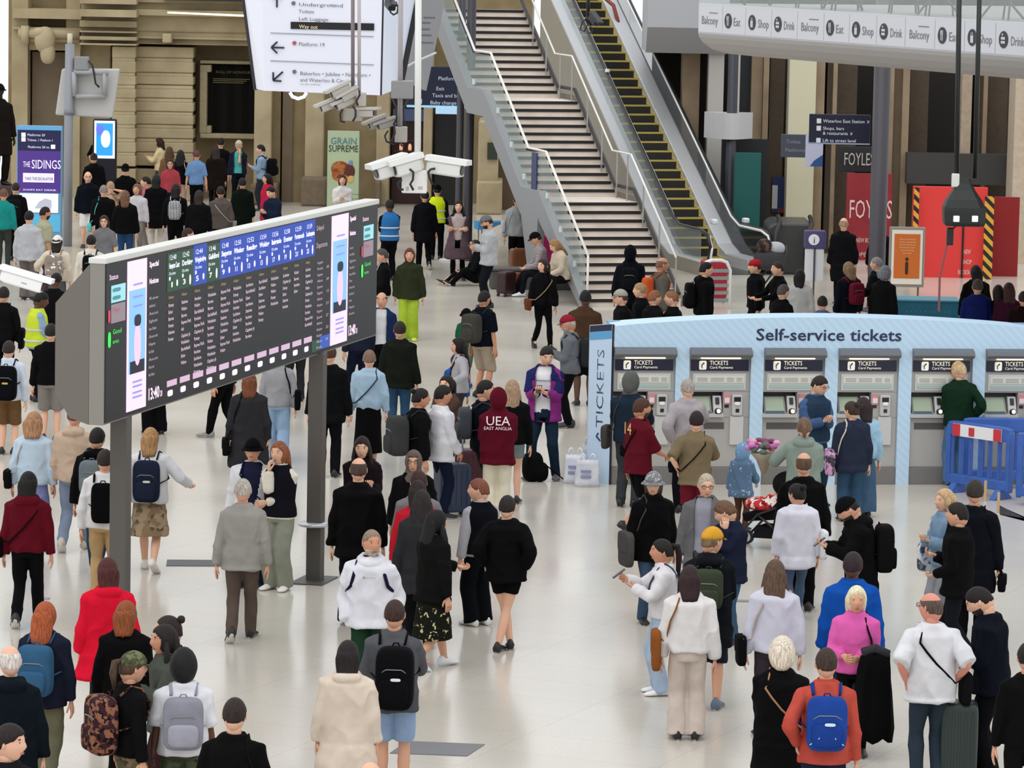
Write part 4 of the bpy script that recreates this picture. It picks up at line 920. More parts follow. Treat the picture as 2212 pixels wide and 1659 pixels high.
    q=MB();q.rbox(.60,.02,.56,.79,.06,.96,.1);q.build('ticket_tray',mat('#c9c8c6',.4),o)
    q=MB();q.box(.52,.05,1.08,.58,.058,1.12);q.build('coin_slot',MD,o)
    q=MB();q.box(.07,.052,.78,.52,.062,.87);q.build('slot_panel',mat('#55524f',.5),o)
    return o
m0=machine();lab=['grey ticket machine nearest the TICKETS end panel, used by a hooded person','grey ticket machine with a lit white screen, second from the kiosk end panel','grey ticket machine behind the person in the blue hoodie','grey ticket machine partly behind the people in dark blue and light blue','grey ticket machine used by the person in dark green','grey ticket machine behind the blue plastic barrier, cut by the picture edge']
for i in range(6):
    o=m0 if i==0 else dup(m0)
    wp=KL+Matrix.Rotation(KA,3,'Z')@Vector((PX[i],-.0,0));o.location=wp;o.rotation_euler=(0,0,KA)
    tag(o,lab[i],'ticket machine','ticket machines in the kiosk')
    if i in(0,2):
        q=MB();q.box(.51,.045,1.13,.60,.055,1.27);q.build('pink_notice',mat('#d98a94',.5),o)
        q=MB();q.box(.52,.04,1.15,.59,.046,1.22);q.build('notice_paper',mat('#e8e4e0',.5),o)
# blue plastic barriers
def barrier(loc,rz,lab,w=1.0,plate=True):
    o=empty('crowd_barrier',loc,rz,lab,'barrier','blue plastic barriers by the kiosk');bm=mat('#2f56a4',.4,pat='cloth',c2='#3c66b4',sc=3)
    q=MB();q.rbox(0,-.05,.80,w,.05,1.0,.25)
    n=7
    for k in range(n): x=.04+k*(w-.1)/(n-1);q.rbox(x,-.03,.2,x+.045,.03,.84,.25)
    q.rbox(0,-.05,.12,w,.05,.26,.25);q.rbox(-.01,-.05,.1,.07,.05,.95,.2);q.rbox(w-.07,-.05,.1,w+.01,.05,.95,.2)
    q.build('frame',bm,o,bevel=.006)
    for x in(.12,w-.22): q=MB();q.prism([(x,-.06,.14),(x,.06,.14),(x,.2,0),(x,-.2,0)],(.10,0,0));q.build('foot',bm,o,bevel=.01)
    if plate:
        q=MB();q.box(.12,-.065,.80,w-.14,-.052,.97);q.build('reflector_plate',mat('#e8e8ea',.35),o)
        for a,b in((.12,.26),(.42,.52),(w-.28,w-.14)): q=MB();q.rbox(a,-.072,.82 if a==.42 else .80,b,-.064,.94 if a==.42 else .97,.15);q.build('red_reflector',mat('#c8303a',.3),o)
    return o
b0=G(2046,1060);b1=G(2172,1090);rz=math.atan2((b1-b0).y,(b1-b0).x);barrier(b0+Vector((0,-.9,0))*0,math.radians(-48),'blue plastic barrier angled towards the viewer, with red and white plate',1.15)
barrier(G(2062,1046)+Vector((.05,-.35,0)),.05,'blue plastic barrier standing parallel to the ticket machines',1.5,False)
barrier(G(2185,1090)+Vector((.06,0,0)),-.1,'blue plastic barrier cut off by the right picture edge',1.1,False)
for i,(px,py) in enumerate(((2128,1082),(2156,1108))):
    q=MB();q.tube([(0,0,0),(0,0,.28)],.02,8);tag(q.build('barrier_peg',mat('#c9a878',.5),None,G(px,py)),['wooden peg under the far end of the blue barrier','wooden peg standing by the dark floor mat'][i],'peg')
def flat(name,pts,m,lab,cat,t=.008):
    P=[G(*p) for p in pts];c=sum(P,Vector())/len(P);q=MB();q.prism([p-c for p in P],(0,0,t));return tag(q.build(name,m,None,c),lab,cat)
flat('floor_mat',[(2158,1092),(2230,1130),(2230,1124),(2160,1112)],mat('#2b2724',.6),'dark triangular floor mat by the foot of the blue barrier','mat')
flat('floor_hatch',[(880,1602),(1047,1609),(1009,1634),(842,1628)],mat('#77777a',.5,.3),'large grey metal floor hatch beside the light blue shorts','hatch')
flat('floor_drain',[(361,1210),(500,1211),(500,1224),(359,1223)],mat('#7a7a7c',.5,.3,pat='stripez',c2='#4c4c4e',sc=12),'long grey slotted floor drain left of the grey blazer','drain')
flat('floor_plate',[(1586,1296),(1620,1297),(1616,1301),(1583,1300)],mat('#8c8a8c',.5,.3),'small thin grey floor plate behind the yellow cap','plate')
flat('floor_plate',[(78,1291),(108,1292),(105,1296),(75,1295)],mat('#9a989a',.5,.3),'small thin grey floor plate above the teal blue backpack','plate')
# ------------------------------------------------------------------ departure board
BLp=Vector((-4.075,39.0,0));BRp=Vector((-1.685,48.0,0));bd=BRp-BLp;BLN=bd.length;ba=math.atan2(bd.y,bd.x)
D_=empty('departure_board',(BLp.x,BLp.y,0),ba,'huge black electronic departure board on two grey posts showing train times','departure board')
Z0,Z1=2.69,4.32;HB=Z1-Z0
# local: x along the board, -y side faces the viewer (screen plane y=0), body behind at +y
q=MB();q.box(0,.0,Z0,BLN,.16,Z1);q.build('frame',mat('#8b8880',.5),D_,bevel=.008)
q=MB();q.prism([(0,.16,Z0),(0,.16,Z1-.02),(0,.52,Z1-.42),(0,.52,Z0+.30),(0,.36,Z0+.06)],(BLN,0,0));q.build('rear_housing',mat('#6f6a62',.55),D_)
q=MB();q.box(-.01,-.02,Z1-.01,BLN+.01,.17,Z1+.05);q.build('top_cap',mat('#dcdcd6',.45),D_,bevel=.01)
q=MB();q.box(.02,-.012,Z0+.02,BLN-.03,0,Z1-.012);q.build('screen_surface',mat('#2a2a2c',.45,spec=.3),D_)
for x in(.66,6.99):
    q=MB();y_=0 if x<1 else -.07;q.box(x,y_,0,x+.16,y_+.18,Z0+.02);q.build('post',mat('#55514c',.5),D_,bevel=.01)
q=MB();q.box(6.99-.25,-.17,0,6.99+.40,.23,.012);q.build('post_base',mat('#4c4a48',.5),D_)
q=MB();c=Vector((6.8,.0,.78));q.lathe((7.02,.03,.66),[(.17,0),(.19,.02),(.17,.04)],20);q.build('post_ledge',mat('#c9ccd0',.3,.4),D_,smooth=True)
def bxp(px):  # board x for picture x (row through the board)
    d=ray(px,640);nn=Vector((bd.y,-bd.x,0)).normalized();t=(BLp-Vector((0,0,0))).dot(nn)/(d.x*nn.x+d.y*nn.y);w=Vector((d.x*t,d.y*t,0))-BLp;return w.length*(1 if w.dot(bd)>0 else -1)
EM=lambda c,e=1.0:mat(c,.5,emit=e)
def patch(name,x0,x1,z0,z1,m,y=-.016):
    q=MB();q.box(x0,y,z0,x1,y+.004,z1);return q.build(name,m,D_)
def f2z(f): return Z1-.02-f*(HB-.05)      # f: 0 top 1 bottom
R=random.Random(5)
for a,b in((272,314),(712,748)):
    x0,x1=bxp(a),bxp(b);patch('advert_panel',x0,x1,f2z(.98),f2z(.01),EM('#f6c8ee',.75))
    patch('advert_picture',x0+.08*(x1-x0),x1-.08*(x1-x0),f2z(.74),f2z(.20),EM('#7fb0ee',.7),-.020)
    q=MB();xc=(x0+x1)/2
    q.sup((xc,-.024,f2z(.56)),((x1-x0)*.17,.003,.22),.9,0,16,10)
    q.build('advert_figure',EM('#f2b8cc',.7),D_)
    q=MB();q.sup((xc,-.026,f2z(.40)),((x1-x0)*.17,.003,.06),.7,0,14,8);q.box(x0+.14*(x1-x0),-.025,f2z(.74),x1-.14*(x1-x0),-.021,f2z(.66));q.build('advert_hair',EM('#16182e',.2),D_)
    q=MB()
    for f in(.16,.24,.30,.79,.82,.86,.89): q.box(xc-.22*(x1-x0),-.024,f2z(f+.012),xc+.25*(x1-x0),-.021,f2z(f))
    q.build('advert_lettering',EM('#8a92d8',.5),D_)
# destination headers: columns
cols=[(358,.20,'g'),(386,.20,'g'),(414,.2,'b'),(443,.2,'g'),(471,.2,'b'),(498,.2,'b'),(525,.2,'b'),(553,.2,'b'),(579,.2,'b'),(605,.2,'b'),(629,.2,'b'),(654,.2,'b')]
xs=[bxp(c[0]) for c in cols]+[bxp(676)]
names=['Hampton Court','Dorking','Weybridge','Guildford','Shepperton','Windsor','Reading','Woking','Basingstoke','Exeter','Portsmouth','Southampton']
for i,(px,_,c) in enumerate(cols):
    x0,x1=xs[i],xs[i+1];patch('destination_header',x0,x1-.0,f2z(.27),f2z(.0 if c=='b' else .015),EM('#1b3f9e' if c=='b' else '#173f24',.55))
    w=x1-x0;q=MB();text_mb(q,str(R.choice([12,13]))+':%02d'%(40+i*2 if i<10 else 59),(x0+.06*w,-.022,f2z(.06)),(1,0,0),(0,0,1),size=.075,width=w*.55)
    text_mb(q,names[i],(x0+.06*w,-.022,f2z(.115)),(1,0,0),(0,0,1),size=.08,width=w*.8,bold=.03)
    text_mb(q,'On time',(x0+.06*w,-.022,f2z(.16)),(1,0,0),(0,0,1),size=.05,width=w*.5)
    text_mb(q,str(1+i*2),(x0+.12*w,-.022,f2z(.24)),(1,0,0),(0,0,1),size=.075,width=w*.22,bold=.02);q.rbox(x0+.1*w,-.024,f2z(.195),x0+.2*w,-.020,f2z(.17),.5)
    q.sup((x0+.72*w,-.022,f2z(.22)),(.06*w,.002,.035+.02*(i%2)),.8,0,10,6)
    q.build('header_lettering',EM('#e8e6fa',.8),D_)
    q=MB();text_mb(q,'Calling at',(x0+.06*w,-.018,f2z(.315)),(1,0,0),(0,0,1),size=.04,width=w*.42);q.build('calling_heading',EM('#b89c62',.6),D_)
    n=[6,10,12,12,10,9,9,7,5,6,4,10][i];q=MB();st_=['Clapham Jn','Earlsfield','Wimbledon','Raynes Park','Surbiton','Esher','Hersham','Walton','Woking','Farnham','Ash','Putney','Barnes','Staines']
    for k in range(n):
        t_=R.choice(st_);text_mb(q,t_,(x0+.06*w,-.018,f2z(.37+k*.045)),(1,0,0),(0,0,1),size=.05,width=w*min(.85,.07*len(t_)),bold=.03)
    q.build('calling_points',EM('#b7a3b2',.55),D_)
    q=MB();q.box(x0+.05*w,-.018,f2z(.90),x0+.80*w,-.014,f2z(.86));q.build('operator_label',EM('#c6a8c0',.6),D_)
    q=MB();q.rbox(x0+.1*w,-.018,f2z(.965),x0+.5*w,-.014,f2z(.925),.5);q.build('coach_count',EM('#ead6ee',.8),D_)
# side columns
def side(px0,px1,time_f):
    x0,x1=bxp(px0),bxp(px1);w=x1-x0
    q=MB();text_mb(q,'Special',(x0,-.018,f2z(.075)),(1,0,0),(0,0,1),size=.075,width=w*.9,bold=.03);text_mb(q,'Notices',(x0,-.018,f2z(.185)),(1,0,0),(0,0,1),size=.075,width=w*.9,bold=.03);q.build('column_heading',EM('#f0d4ea',.8),D_)
    q=MB()
    for k in range(11):
        t_=R.choice(['Hayes','New Malden','Norbiton','Kew','Egham','Ascot','Feltham','Ashford']);text_mb(q,t_,(x0,-.018,f2z(.29+k*.05)),(1,0,0),(0,0,1),size=.045,width=w*R.uniform(.4,.95))
    q.build('notice_lines',EM('#b7a3b2',.55),D_)
    q=MB();text_mb(q,'13:40',(x0-.02,-.018,f2z(.945)),(1,0,0),(0,0,1),size=.17,width=w*1.15,bold=.02);text_mb(q,'28',(x0+w*1.15,-.018,f2z(.945)),(1,0,0),(0,0,1),size=.09,width=w*.22);q.build('clock_time',EM('#f6d8f4',.9),D_)
side(318,340,.9);side(750,764,.9)
for px0,px1 in((230,268),(776,802)):
    x0,x1=bxp(px0),bxp(px1);w=x1-x0
    q=MB();text_mb(q,'Status',(x0+.02,-.018,f2z(.10)),(1,0,0),(0,0,1),size=.075,width=w*.5);q.build('status_heading',EM('#f0d4ea',.8),D_)
    patch('status_card',x0+.2*w,x1,f2z(.25),f2z(.14),EM('#93ccd4',.6));patch('status_card',x0+.2*w,x1,f2z(.38),f2z(.26),EM('#8f8088',.4))
    q=MB()
    for f in(.17,.22): q.rbox(x0+.25*w,-.022,f2z(f+.012),x0+.7*w,-.018,f2z(f-.012),.5)
    q.build('card_lines',EM('#4c8a94',.4),D_)
    q=MB();text_mb(q,'Train',(x0+.25*w,-.022,f2z(.31)),(1,0,0),(0,0,1),size=.06,width=w*.4);q.rbox(x0,-.022,f2z(.37),x0+.12*w,-.018,f2z(.29),.4);q.build('warning_text',EM('#c0405a',.5),D_)
    q=MB();q.rbox(x0,-.022,f2z(.53),x0+.16*w,-.018,f2z(.43),.6);text_mb(q,'Good',(x0+.25*w,-.018,f2z(.45)),(1,0,0),(0,0,1),size=.07,width=w*.5);text_mb(q,'service',(x0+.25*w,-.018,f2z(.51)),(1,0,0),(0,0,1),size=.06,width=w*.35);q.build('service_text',EM('#38d650',.8),D_)
x0,x1=bxp(678),bxp(706);w=x1-x0
q=MB();text_mb(q,'Delayed',(x0,-.018,f2z(.09)),(1,0,0),(0,0,1),size=.085,width=w*.55);text_mb(q,'Departures',(x0,-.018,f2z(.22)),(1,0,0),(0,0,1),size=.09,width=w*.85)
for k in range(15):
    text_mb(q,R.choice(['Epsom','Kingston','Hampton','Alton','Poole']),(x0+.05,-.018,f2z(.34+k*.045)),(1,0,0),(0,0,1),size=.045,width=w*.42)
    if k%2: text_mb(q,'%02d'%(k*3),(x0+w*.8,-.018,f2z(.34+k*.045)),(1,0,0),(0,0,1),size=.045,width=w*.2)
q.build('later_trains',EM('#c2a8bc',.55),D_)
patch('arrows_tile',bxp(672),bxp(690),f2z(.985),f2z(.90),EM('#1f4430',.5));patch('direction_tile',bxp(690),bxp(711),f2z(.98),f2z(.885),EM('#2c4fa4',.6))
# ------------------------------------------------------------------ hanging lantern sign (top centre)
YS=60.0;S0=A(697,100,YS);LS=empty('hanging_sign',S0,0,'huge white illuminated hanging lantern sign listing platforms and underground directions','sign')
WH=mat('#e2e4f0',.4,emit=.12)
def L3(px,py,Y=YS): return A(px,py,Y)-S0
q=MB()
q.add([L3(566,-60),L3(829,-60),L3(823,206),L3(571,196)],[(0,3,2,1)]);q.build('front_face',WH,LS)
q=MB();q.add([L3(520,-60,60.7),L3(566,-60),L3(571,196),L3(553,192,60.7)],[(0,3,2,1)]);q.build('left_face',WH,LS)
q=MB();q.add([L3(829,-60),L3(912,-60,60.9),L3(862,190,60.9),L3(823,206)],[(0,3,2,1)]);q.build('right_face',mat('#dde4f2',.4,emit=.10),LS)
q=MB();q.add([L3(520,-60,60.7),L3(912,-60,60.9),L3(862,190,60.9),L3(553,192,60.7)],[(0,1,2,3)]);q.build('back_face',mat('#c9ccd2',.5),LS)
q=MB();q.add([L3(571,196),L3(823,206),L3(862,192,60.9),L3(553,194,60.7)],[(0,1,2,3)]);q.build('underside',mat('#c9c9cc',.5),LS)
for a,b,w_ in((L3(829,-60),L3(823,206),.014),(L3(912,-60,60.9),L3(862,192,60.9),.06),(L3(520,-60,60.7),L3(553,194,60.7),.04)):
    q=MB();q.tube([a,b],w_,4);q.build('edge_strip',mat('#16161e',.4),LS)
q=MB()
def tl(s,px,py,size,width=None): 
    p=A(px,py,YS-.02)-S0;text_mb(q,s,p,(1,0,-.01),(0,0,1),size=size,width=width)
k_=YS/F
tl('Underground',645,13,.075,95*k_);tl('exit 1',713,12,.04);tl('Toilets',645,28,.075,33*k_);tl('Left Luggage',645,44,.075,64*k_)
tl('Platform 19',645,99,.08,56*k_);tl('Bakerloo • Jubilee • Northern •',648,162,.08,152*k_);tl('and Waterloo & City lines',648,176,.08,120*k_);tl('via the subway',648,183,.03,44*k_)
q.build('lettering',mat('#5a5c68',.5),LS)
q=MB();p0=L3(628,47,YS-.02);p1=L3(808,66,YS-.02);q.box(p0.x,p0.y,p1.z,p1.x,p0.y+.01,p0.z);q.build('way_out_band',mat('#0e0c12',.5),LS)
q=MB();p=A(646,61,YS-.03)-S0;text_mb(q,'Way out',p,(1,0,-.01),(0,0,1),size=.08,width=40*k_);q.build('way_out_lettering',mat('#e8d9a0',.5,emit=.3),LS)
q=MB()
for x0,y0,x1,y1 in((584,71,807,79),(584,131,807,140)): q.tube([L3(x0,y0,YS-.01),L3(x1,y1,YS-.01)],.008,4)
q.build('divider_lines',mat('#9a9ca6',.5),LS)
def arrow(pts,nm='arrow'):
    for a,b in pts: q.tube([L3(*a,YS-.02),L3(*b,YS-.02)],.014,5)
q=MB();arrow([((598,-12),(598,16)),((598,-12),(588,-2)),((598,-12),(608,-2))]);q.build('arrow',mat('#1d1830',.5),LS)
q=MB();arrow([((586,102),(614,103)),((586,102),(599,90)),((586,102),(599,115))]);q.build('arrow',mat('#1d1830',.5),LS)
q=MB();arrow([((611,155),(590,174)),((590,174),(590,156)),((590,174),(608,175))]);q.build('arrow',mat('#1d1830',.5),LS)
for px,py,c in((634,7,'#7a6a80'),(636,93,'#b05a68'),(636,155,'#7a6a80')):
    q=MB();q.lathe((0,0,0),[(.032,-.002),(.032,.002)],16);pc=L3(px,py,YS-.02);q.v=[(pc.x+x,pc.y+z,pc.z+y) for x,y,z in q.v];q.build('roundel',mat(c,.5),LS)
# dark panel and grey banner right of it
o=empty('hanging_banner',A(915,110,63),0,'grey hanging banner with faint vertical lettering beside the white lantern sign','banner');B=o.location
q=MB();q.add([A(885,-40,63)-B,A(970,-40,64.2)-B,A(921,196,64.2)-B,A(868,170,63)-B],[(0,3,2,1)]);q.add([A(868,170,63)-B,A(921,196,64.2)-B,A(970,-40,64.2)-B,A(885,-40,63)-B],[(0,3,2,1)]) if 0 else None
sol=q.build('cloth_panel',mat('#9b9ca0',.6),o);mm=sol.modifiers.new('solid','SOLIDIFY');mm.thickness=.05
q=MB()
for py,x0,x1 in((36,915,940),(47,912,930),(61,911,929),(74,910,932),(90,906,936)):
    a=A(x0,py,62.9)-B;c=A(x1,py+5,62.9)-B;q.box(a.x,a.y,c.z,c.x,a.y+.01,a.z)
q.build('lettering',mat('#6a6b70',.5),o)
q=MB();q.add([A(891,-30,62.8)-B,A(899,-30,62.8)-B,A(872,170,62.8)-B,A(864,172,62.8)-B],[(0,3,2,1)]);s_2=q.build('dark_edge',mat('#141428',.4),o);mm=s_2.modifiers.new('solid','SOLIDIFY');mm.thickness=.04
q=MB();q.tube([A(868,150,62.7)-B,A(900,132,62.7)-B,A(942,114,62.9)-B],.018,6);q.build('cable',mat('#d0d0d4',.4),o)
# navy sign on the far wall behind
o,w,hh=sheet('direction_sign',880,143,1004,229,104,.15,mat('#0d1230',.45),'navy direction sign behind the grey stair beam','sign')
q=MB();textbars(q,(('Platforms 1-24',.05,hh-.35),('Exit',.0,hh-.62),('Taxis and buses',-.1,hh-.80),('Baby change',-.15,hh-.99)),w,hh,-.08,.14);q.build('lettering',mat('#b9c4d8',.5,emit=.2),o)
q=MB();q.box(-w/2+.28,-.085,.04,-w/2+.40,-.076,.16);q.build('pictogram',mat('#d0d6e0',.5),o)
q=MB();q.box(-w/2,-.1,-.06,w/2,.1,0);q.build('lit_edge',mat('#8fc4e0',.4,emit=.4),o)
o,w,hh=sheet('information_screen',941,231,987,247,103,.1,mat('#9fc0dc',.3,emit=.5),'small pale blue lit screen above the black doorway','screen')
q=MB();a=A(644,205,104);q.tube([(-.22,0,.06),(-.15,0,-.05),(0,0,-.1),(.15,0,-.05),(.22,0,.06)],.045,8);tag(q.build('round_lamp',mat('#eaf4ff',.4,emit=1.0),None,a,smooth=True),'curved white glowing lamp just under the white lantern sign','lamp')
# ------------------------------------------------------------------ CCTV clusters
def housing(o,p,d,L,r,c,nm='camera_housing'):
    d=Vector(d).normalized();u=Vector((0,0,1));sd=d.cross(u).normalized();up=sd.cross(d);p=Vector(p)
    def sec(t,s,lift=0): return [tuple(p+d*t+sd*(a*r*s)+up*(b*r*s+lift)) for a,b in((-1,-.75),(-.8,-.95),(.8,-.95),(1,-.75),(1,.35),(.7,.85),(-.7,.85),(-1,.35))]
    q=MB();q.loft([sec(-L/2,.8),sec(-L/2+.04,1),sec(L/2-.02,1),sec(L/2,.95)]);q.build(nm,mat(c,.4),o)
    q=MB();q.loft([[tuple(p+d*t+sd*(a*r*1.12)+up*(b*r+.02)) for a,b in((-1,.35),(1,.35),(.8,.98),(-.8,.98))] for t in(-L/2-.02,L/2+.07)]);q.build('sunshield',mat(c,.4),o)
    q=MB();q.loft([[tuple(p+d*t+sd*(.62*r*math.cos(k))+up*(.62*r*math.sin(k)-.1*r)) for k in [2*math.pi*i/12 for i in range(12)]] for t in(L/2-.01,L/2+.012)]);q.build('lens_window',mat('#15151a',.1),o)
def cctv(px_list,Y,name_lab,c,poles,boxes,cables,label):
    o=empty('security_camera_cluster',A(px_list[0][0],px_list[0][1],Y),0,label,'security camera');B=o.location
    for px,py,d,L,r in px_list: housing(o,A(px,py,Y)-B,d,L,r,c)
    for (x0,y0,x1,y1,r,cc) in poles:
        a=A(x0,y0,Y+.1)-B;b=A(x1,y1,Y+.1)-B;q=MB();q.tube([a,b],r,12);q.build('pole',mat(cc,.4),o,smooth=True)
    for (x0,y0,x1,y1,cc) in boxes:
        a=A(x0,y0,Y)-B;b=A(x1,y1,Y)-B;q=MB();q.rbox(a.x,-.02,b.z,b.x,.16,a.z,.1);q.build('junction_box',mat(cc,.4),o,bevel=.008)
    for pts in cables:
        q=MB();q.tube([A(x,y,Y-.08)-B for x,y in pts],.012,6);q.build('cable',mat('#15151a',.5),o,smooth=True)
    return o
cctv([(844,362,(-.9,-.45,-.30),.34,.085),(880,358,(-.9,-.42,-.26),.30,.085),(962,361,(.92,-.3,-.10),.36,.085)],40,'','#dcdcd8',[(904,-60,902,372,.033,'#e2e2de')],[(868,368,922,418,'#e9e7e4'),(876,398,884,414,'#b9b6b2'),(902,398,914,412,'#b9b6b2')],[[(885,365),(893,372),(892,388),(886,398),(893,411)],[(925,372),(930,366),(940,364)],[(868,388),(860,396),(862,408),(872,410)],[(925,372),(928,385),(935,400)]],'cluster of three white security cameras at the end of the long white hanging pole')
cctv([(735,195,(-.85,-.35,-.42),.24,.05),(755,205,(-.8,-.35,-.45),.22,.045),(715,226,(-.88,-.3,-.38),.26,.05),(745,222,(-.8,-.4,-.4),.24,.05),(790,244,(.9,-.4,.05),.22,.05)],46,'','#b0aca4',[(762,-60,762,225,.022,'#7c6e70'),(776,-60,776,210,.020,'#b7aeac')],[(742,236,782,262,'#a29c92'),(770,200,790,230,'#b6afa6')],[[(776,195),(777,205),(770,218),(773,228)],[(740,236),(735,246),(736,262),(745,264)],[(762,228),(768,238),(768,252),(762,262)]],'cluster of beige security cameras on two thin poles under the lantern sign')
cctv([(815,265,(-.88,-.35,-.36),.22,.05),(835,268,(-.88,-.35,-.3),.22,.045)],47,'','#8f8a84',[(866,-60,864,280,.030,'#a39ea0')],[(845,174,892,214,'#8f8e8e'),(853,274,879,308,'#a8a29a')],[[(848,214),(856,232),(857,256),(850,270)],[(882,214),(871,235),(872,256),(876,272)],[(852,272),(853,288),(846,304),(855,310)],[(838,282),(831,294),(835,306),(852,312)],[(865,308),(868,316),(872,312)]],'pair of dark grey security cameras below a square grey junction box')
cctv([(842,10,(.3,-.8,-.3),.20,.05)],50,'','#1b1b20',[(848,-60,846,0,.02,'#1b1b20')],[],[[(845,14),(843,26),(850,32),(858,28),(860,16),(855,4)]],'small black security camera with a looped cable before the lantern sign')
cctv([(1284,42,(.4,-.6,-.5),.20,.055)],60,'','#2b2b2e',[(1272,-60,1270,40,.028,'#141416')],[],[[(1270,36),(1258,48),(1253,64),(1262,68),(1270,52),(1280,62),(1278,72),(1270,70)]],'black security camera on a thin black pole hanging over the escalator top')
o=empty('security_camera_cluster',A(48,605,30),0,'large white tubular security camera poking in from the left picture edge','security camera')
housing(o,(0,0,0),(.94,-.1,-.25),.33,.055,'#eceae8')
q=MB();q.tube([(-.17,.05,.05),(-.6,.2,.2),(-.6,.2,2.5)],.03,10);q.build('pole',mat('#d8d8d6',.4),o,smooth=True)
q=MB();text_mb(q,'KINESENSE',(.0,-.056,-.02),(1,0,-.26),(.26,0,1),size=.018,width=.1);q.build('lettering',mat('#4a4a4e',.5),o)
# dark hanging loudspeaker on two black poles (right)
o=empty('hanging_speaker',A(2082,430,58),0,'black bell-shaped hanging loudspeaker unit on two tall black poles','loudspeaker');B=o.location
def L4(px,py,Y=58): return A(px,py,Y)-B
for a,b,r in(((2073,-60),(2066,380),.038),((2117,-60),(2106,385),.036)): q=MB();q.tube([L4(*a),L4(*b)],r,10);q.build('pole',mat('#121414',.4),o,smooth=True)
cz=L4(2080,430)
q=MB();zt=[(385,.09),(395,.11),(410,.16),(430,.25),(447,.30),(455,.305),(480,.30),(487,.28)];rings=[]
for py,hw in zt:
    p=L4(2082,py);rings.append([(p.x+hw*a,.0+hw*.8*b,p.z) for a,b in((-1,-.7),(-.7,-1),(.7,-1),(1,-.7),(1,.7),(.7,1),(-.7,1),(-1,.7))])
q.loft(rings);q.build('bell_housing',mat('#1d201f',.5),o)
for x in(2062,2102): p=L4(x,470);q=MB();q.rbox(p.x-.045,-.26,p.z-.045,p.x+.045,-.23,p.z+.045,.2);q.build('lamp_window',mat('#e6e8e6',.3,emit=.5),o)
p=L4(2064,389);q=MB();q.rbox(p.x-.06,-.1,p.z-.1,p.x+.05,.02,p.z+.1,.2);q.build('white_box',mat('#dfe0d8',.4),o)
p=L4(2052,512);q=MB();q.rbox(p.x-.05,-.05,p.z-.12,p.x+.05,.05,p.z+.14,.2);q.build('pendant_unit',mat('#1a1a1c',.4),o)
q=MB();q.tube([L4(2068,486),L4(2052,500),L4(2030,600),L4(2028,672)],.018,6);q.build('cable',mat('#8d4a4a',.5),o)
# ------------------------------------------------------------------ left pole with monitor back, totems, wayfinding
pb=G(146,532);o=empty('camera_pole',pb,0,'tall grey steel pole carrying a large pale monitor seen from behind','pole')
Yp=pb.y
def Lp(px,py,Y=None): return A(px,py,Y or Yp)-pb
q=MB();t=Lp(151,72);q.tube([(0,0,0),(t.x*.1,0,t.z*.4),(t.x,0,t.z-.25)],.105,14);q.build('pole_lower',mat('#8c8f95',.45),o,smooth=True)
q=MB();q.tube([(t.x,0,t.z-.3),(t.x,0,t.z)],.06,10);q.build('pole_top',mat('#c9c2a8',.5),o,smooth=True)
q=MB();q.lathe((Lp(150,242).x,0,Lp(150,242).z-.05),[(.13,0),(.13,.1)],16);q.build('collar',mat('#7c7f85',.45),o,smooth=True)
q=MB();a,b,c,d=Lp(131,149),Lp(258,149),Lp(243,255),Lp(118,249)
q.prism([a+Vector((0,.2,0)),b+Vector((0,.1,0)),c+Vector((0,.0,0)),d+Vector((0,.1,0))],(0,.16,0));q.build('monitor_back',mat('#b8b7b4',.5),o,bevel=.04)
q=MB();
for p0,p1 in(((160,155),(235,157)),((165,208),(228,208)),((226,157),(226,208)),((160,155),(162,208))): q.tube([Lp(*p0)+Vector((0,-.06,0)),Lp(*p1)+Vector((0,-.06,0))],.06,8)
q.build('bracket',mat('#a3a4a6',.45),o,smooth=True)
a=Lp(162,122);b=Lp(192,151);q=MB();q.rbox(a.x,-.12,b.z,b.x,.12,a.z,.1);q.build('junction_box',mat('#8d8f92',.45),o,bevel=.02)
q=MB();q.tube([Lp(*p)+Vector((0,-.15,0)) for p in((192,131),(201,140),(205,160),(208,180),(216,188))],.025,6);q.build('cable',mat('#1b1b1e',.5),o,smooth=True)
o=empty('advertising_totem',(A(84,450,94).x,94,0),0,'tall purple and navy advertising totem with a lit white screen at its foot','sign')
B=o.location;w=A(131,350,94).x-A(33,350,94).x
def zz(py): return A(84,py,94).z
q=MB();q.box(-w/2,0,0,w/2,.25,zz(272));q.build('body',mat('#6f9fc0',.5),o,bevel=.02)
def pan(nm,y0,y1,m,ins=.03,d=-.01): q=MB();q.box(-w/2+ins,d,zz(y1),w/2-ins,d+.01,zz(y0));q.build(nm,m,o)
pan('top_band',273,281,mat('#5aa0d0',.4,emit=.3),0);pan('navy_panel',281,326,mat('#151448',.4,emit=.15));pan('purple_panel',326,416,mat('#4b2c86',.4,emit=.3));pan('lit_screen',418,459,mat('#dfe3f0',.3,emit=.55),.08);pan('cyan_base',462,500,mat('#58b4dc',.4,emit=.2))
q=MB();text_mb(q,'THE',(-w/2+.16,-.02,zz(361)),(1,0,0),(0,0,1),size=.19,width=.17);text_mb(q,'SIDINGS',(-w/2+.36,-.02,zz(364)),(1,0,0),(0,0,1),size=.30,width=.70);text_mb(q,'SHOPS EAT DRINK',(-w/2+.16,-.02,zz(412)),(1,0,0),(0,0,1),size=.06,width=.8);q.build('title_lettering',mat('#f0ecfa',.5,emit=.5),o)
q=MB();q.box(-w/2+.16,-.02,zz(394),w/2-.18,-.012,zz(374));q.build('caption_band',mat('#e4e0f4',.5,emit=.4),o)
q=MB();text_mb(q,'TAKE THE ESCALATOR',(-w/2+.2,-.026,zz(389)),(1,0,0),(0,0,1),size=.10,width=.68);q.build('caption_lettering',mat('#3b2a6a',.5),o)
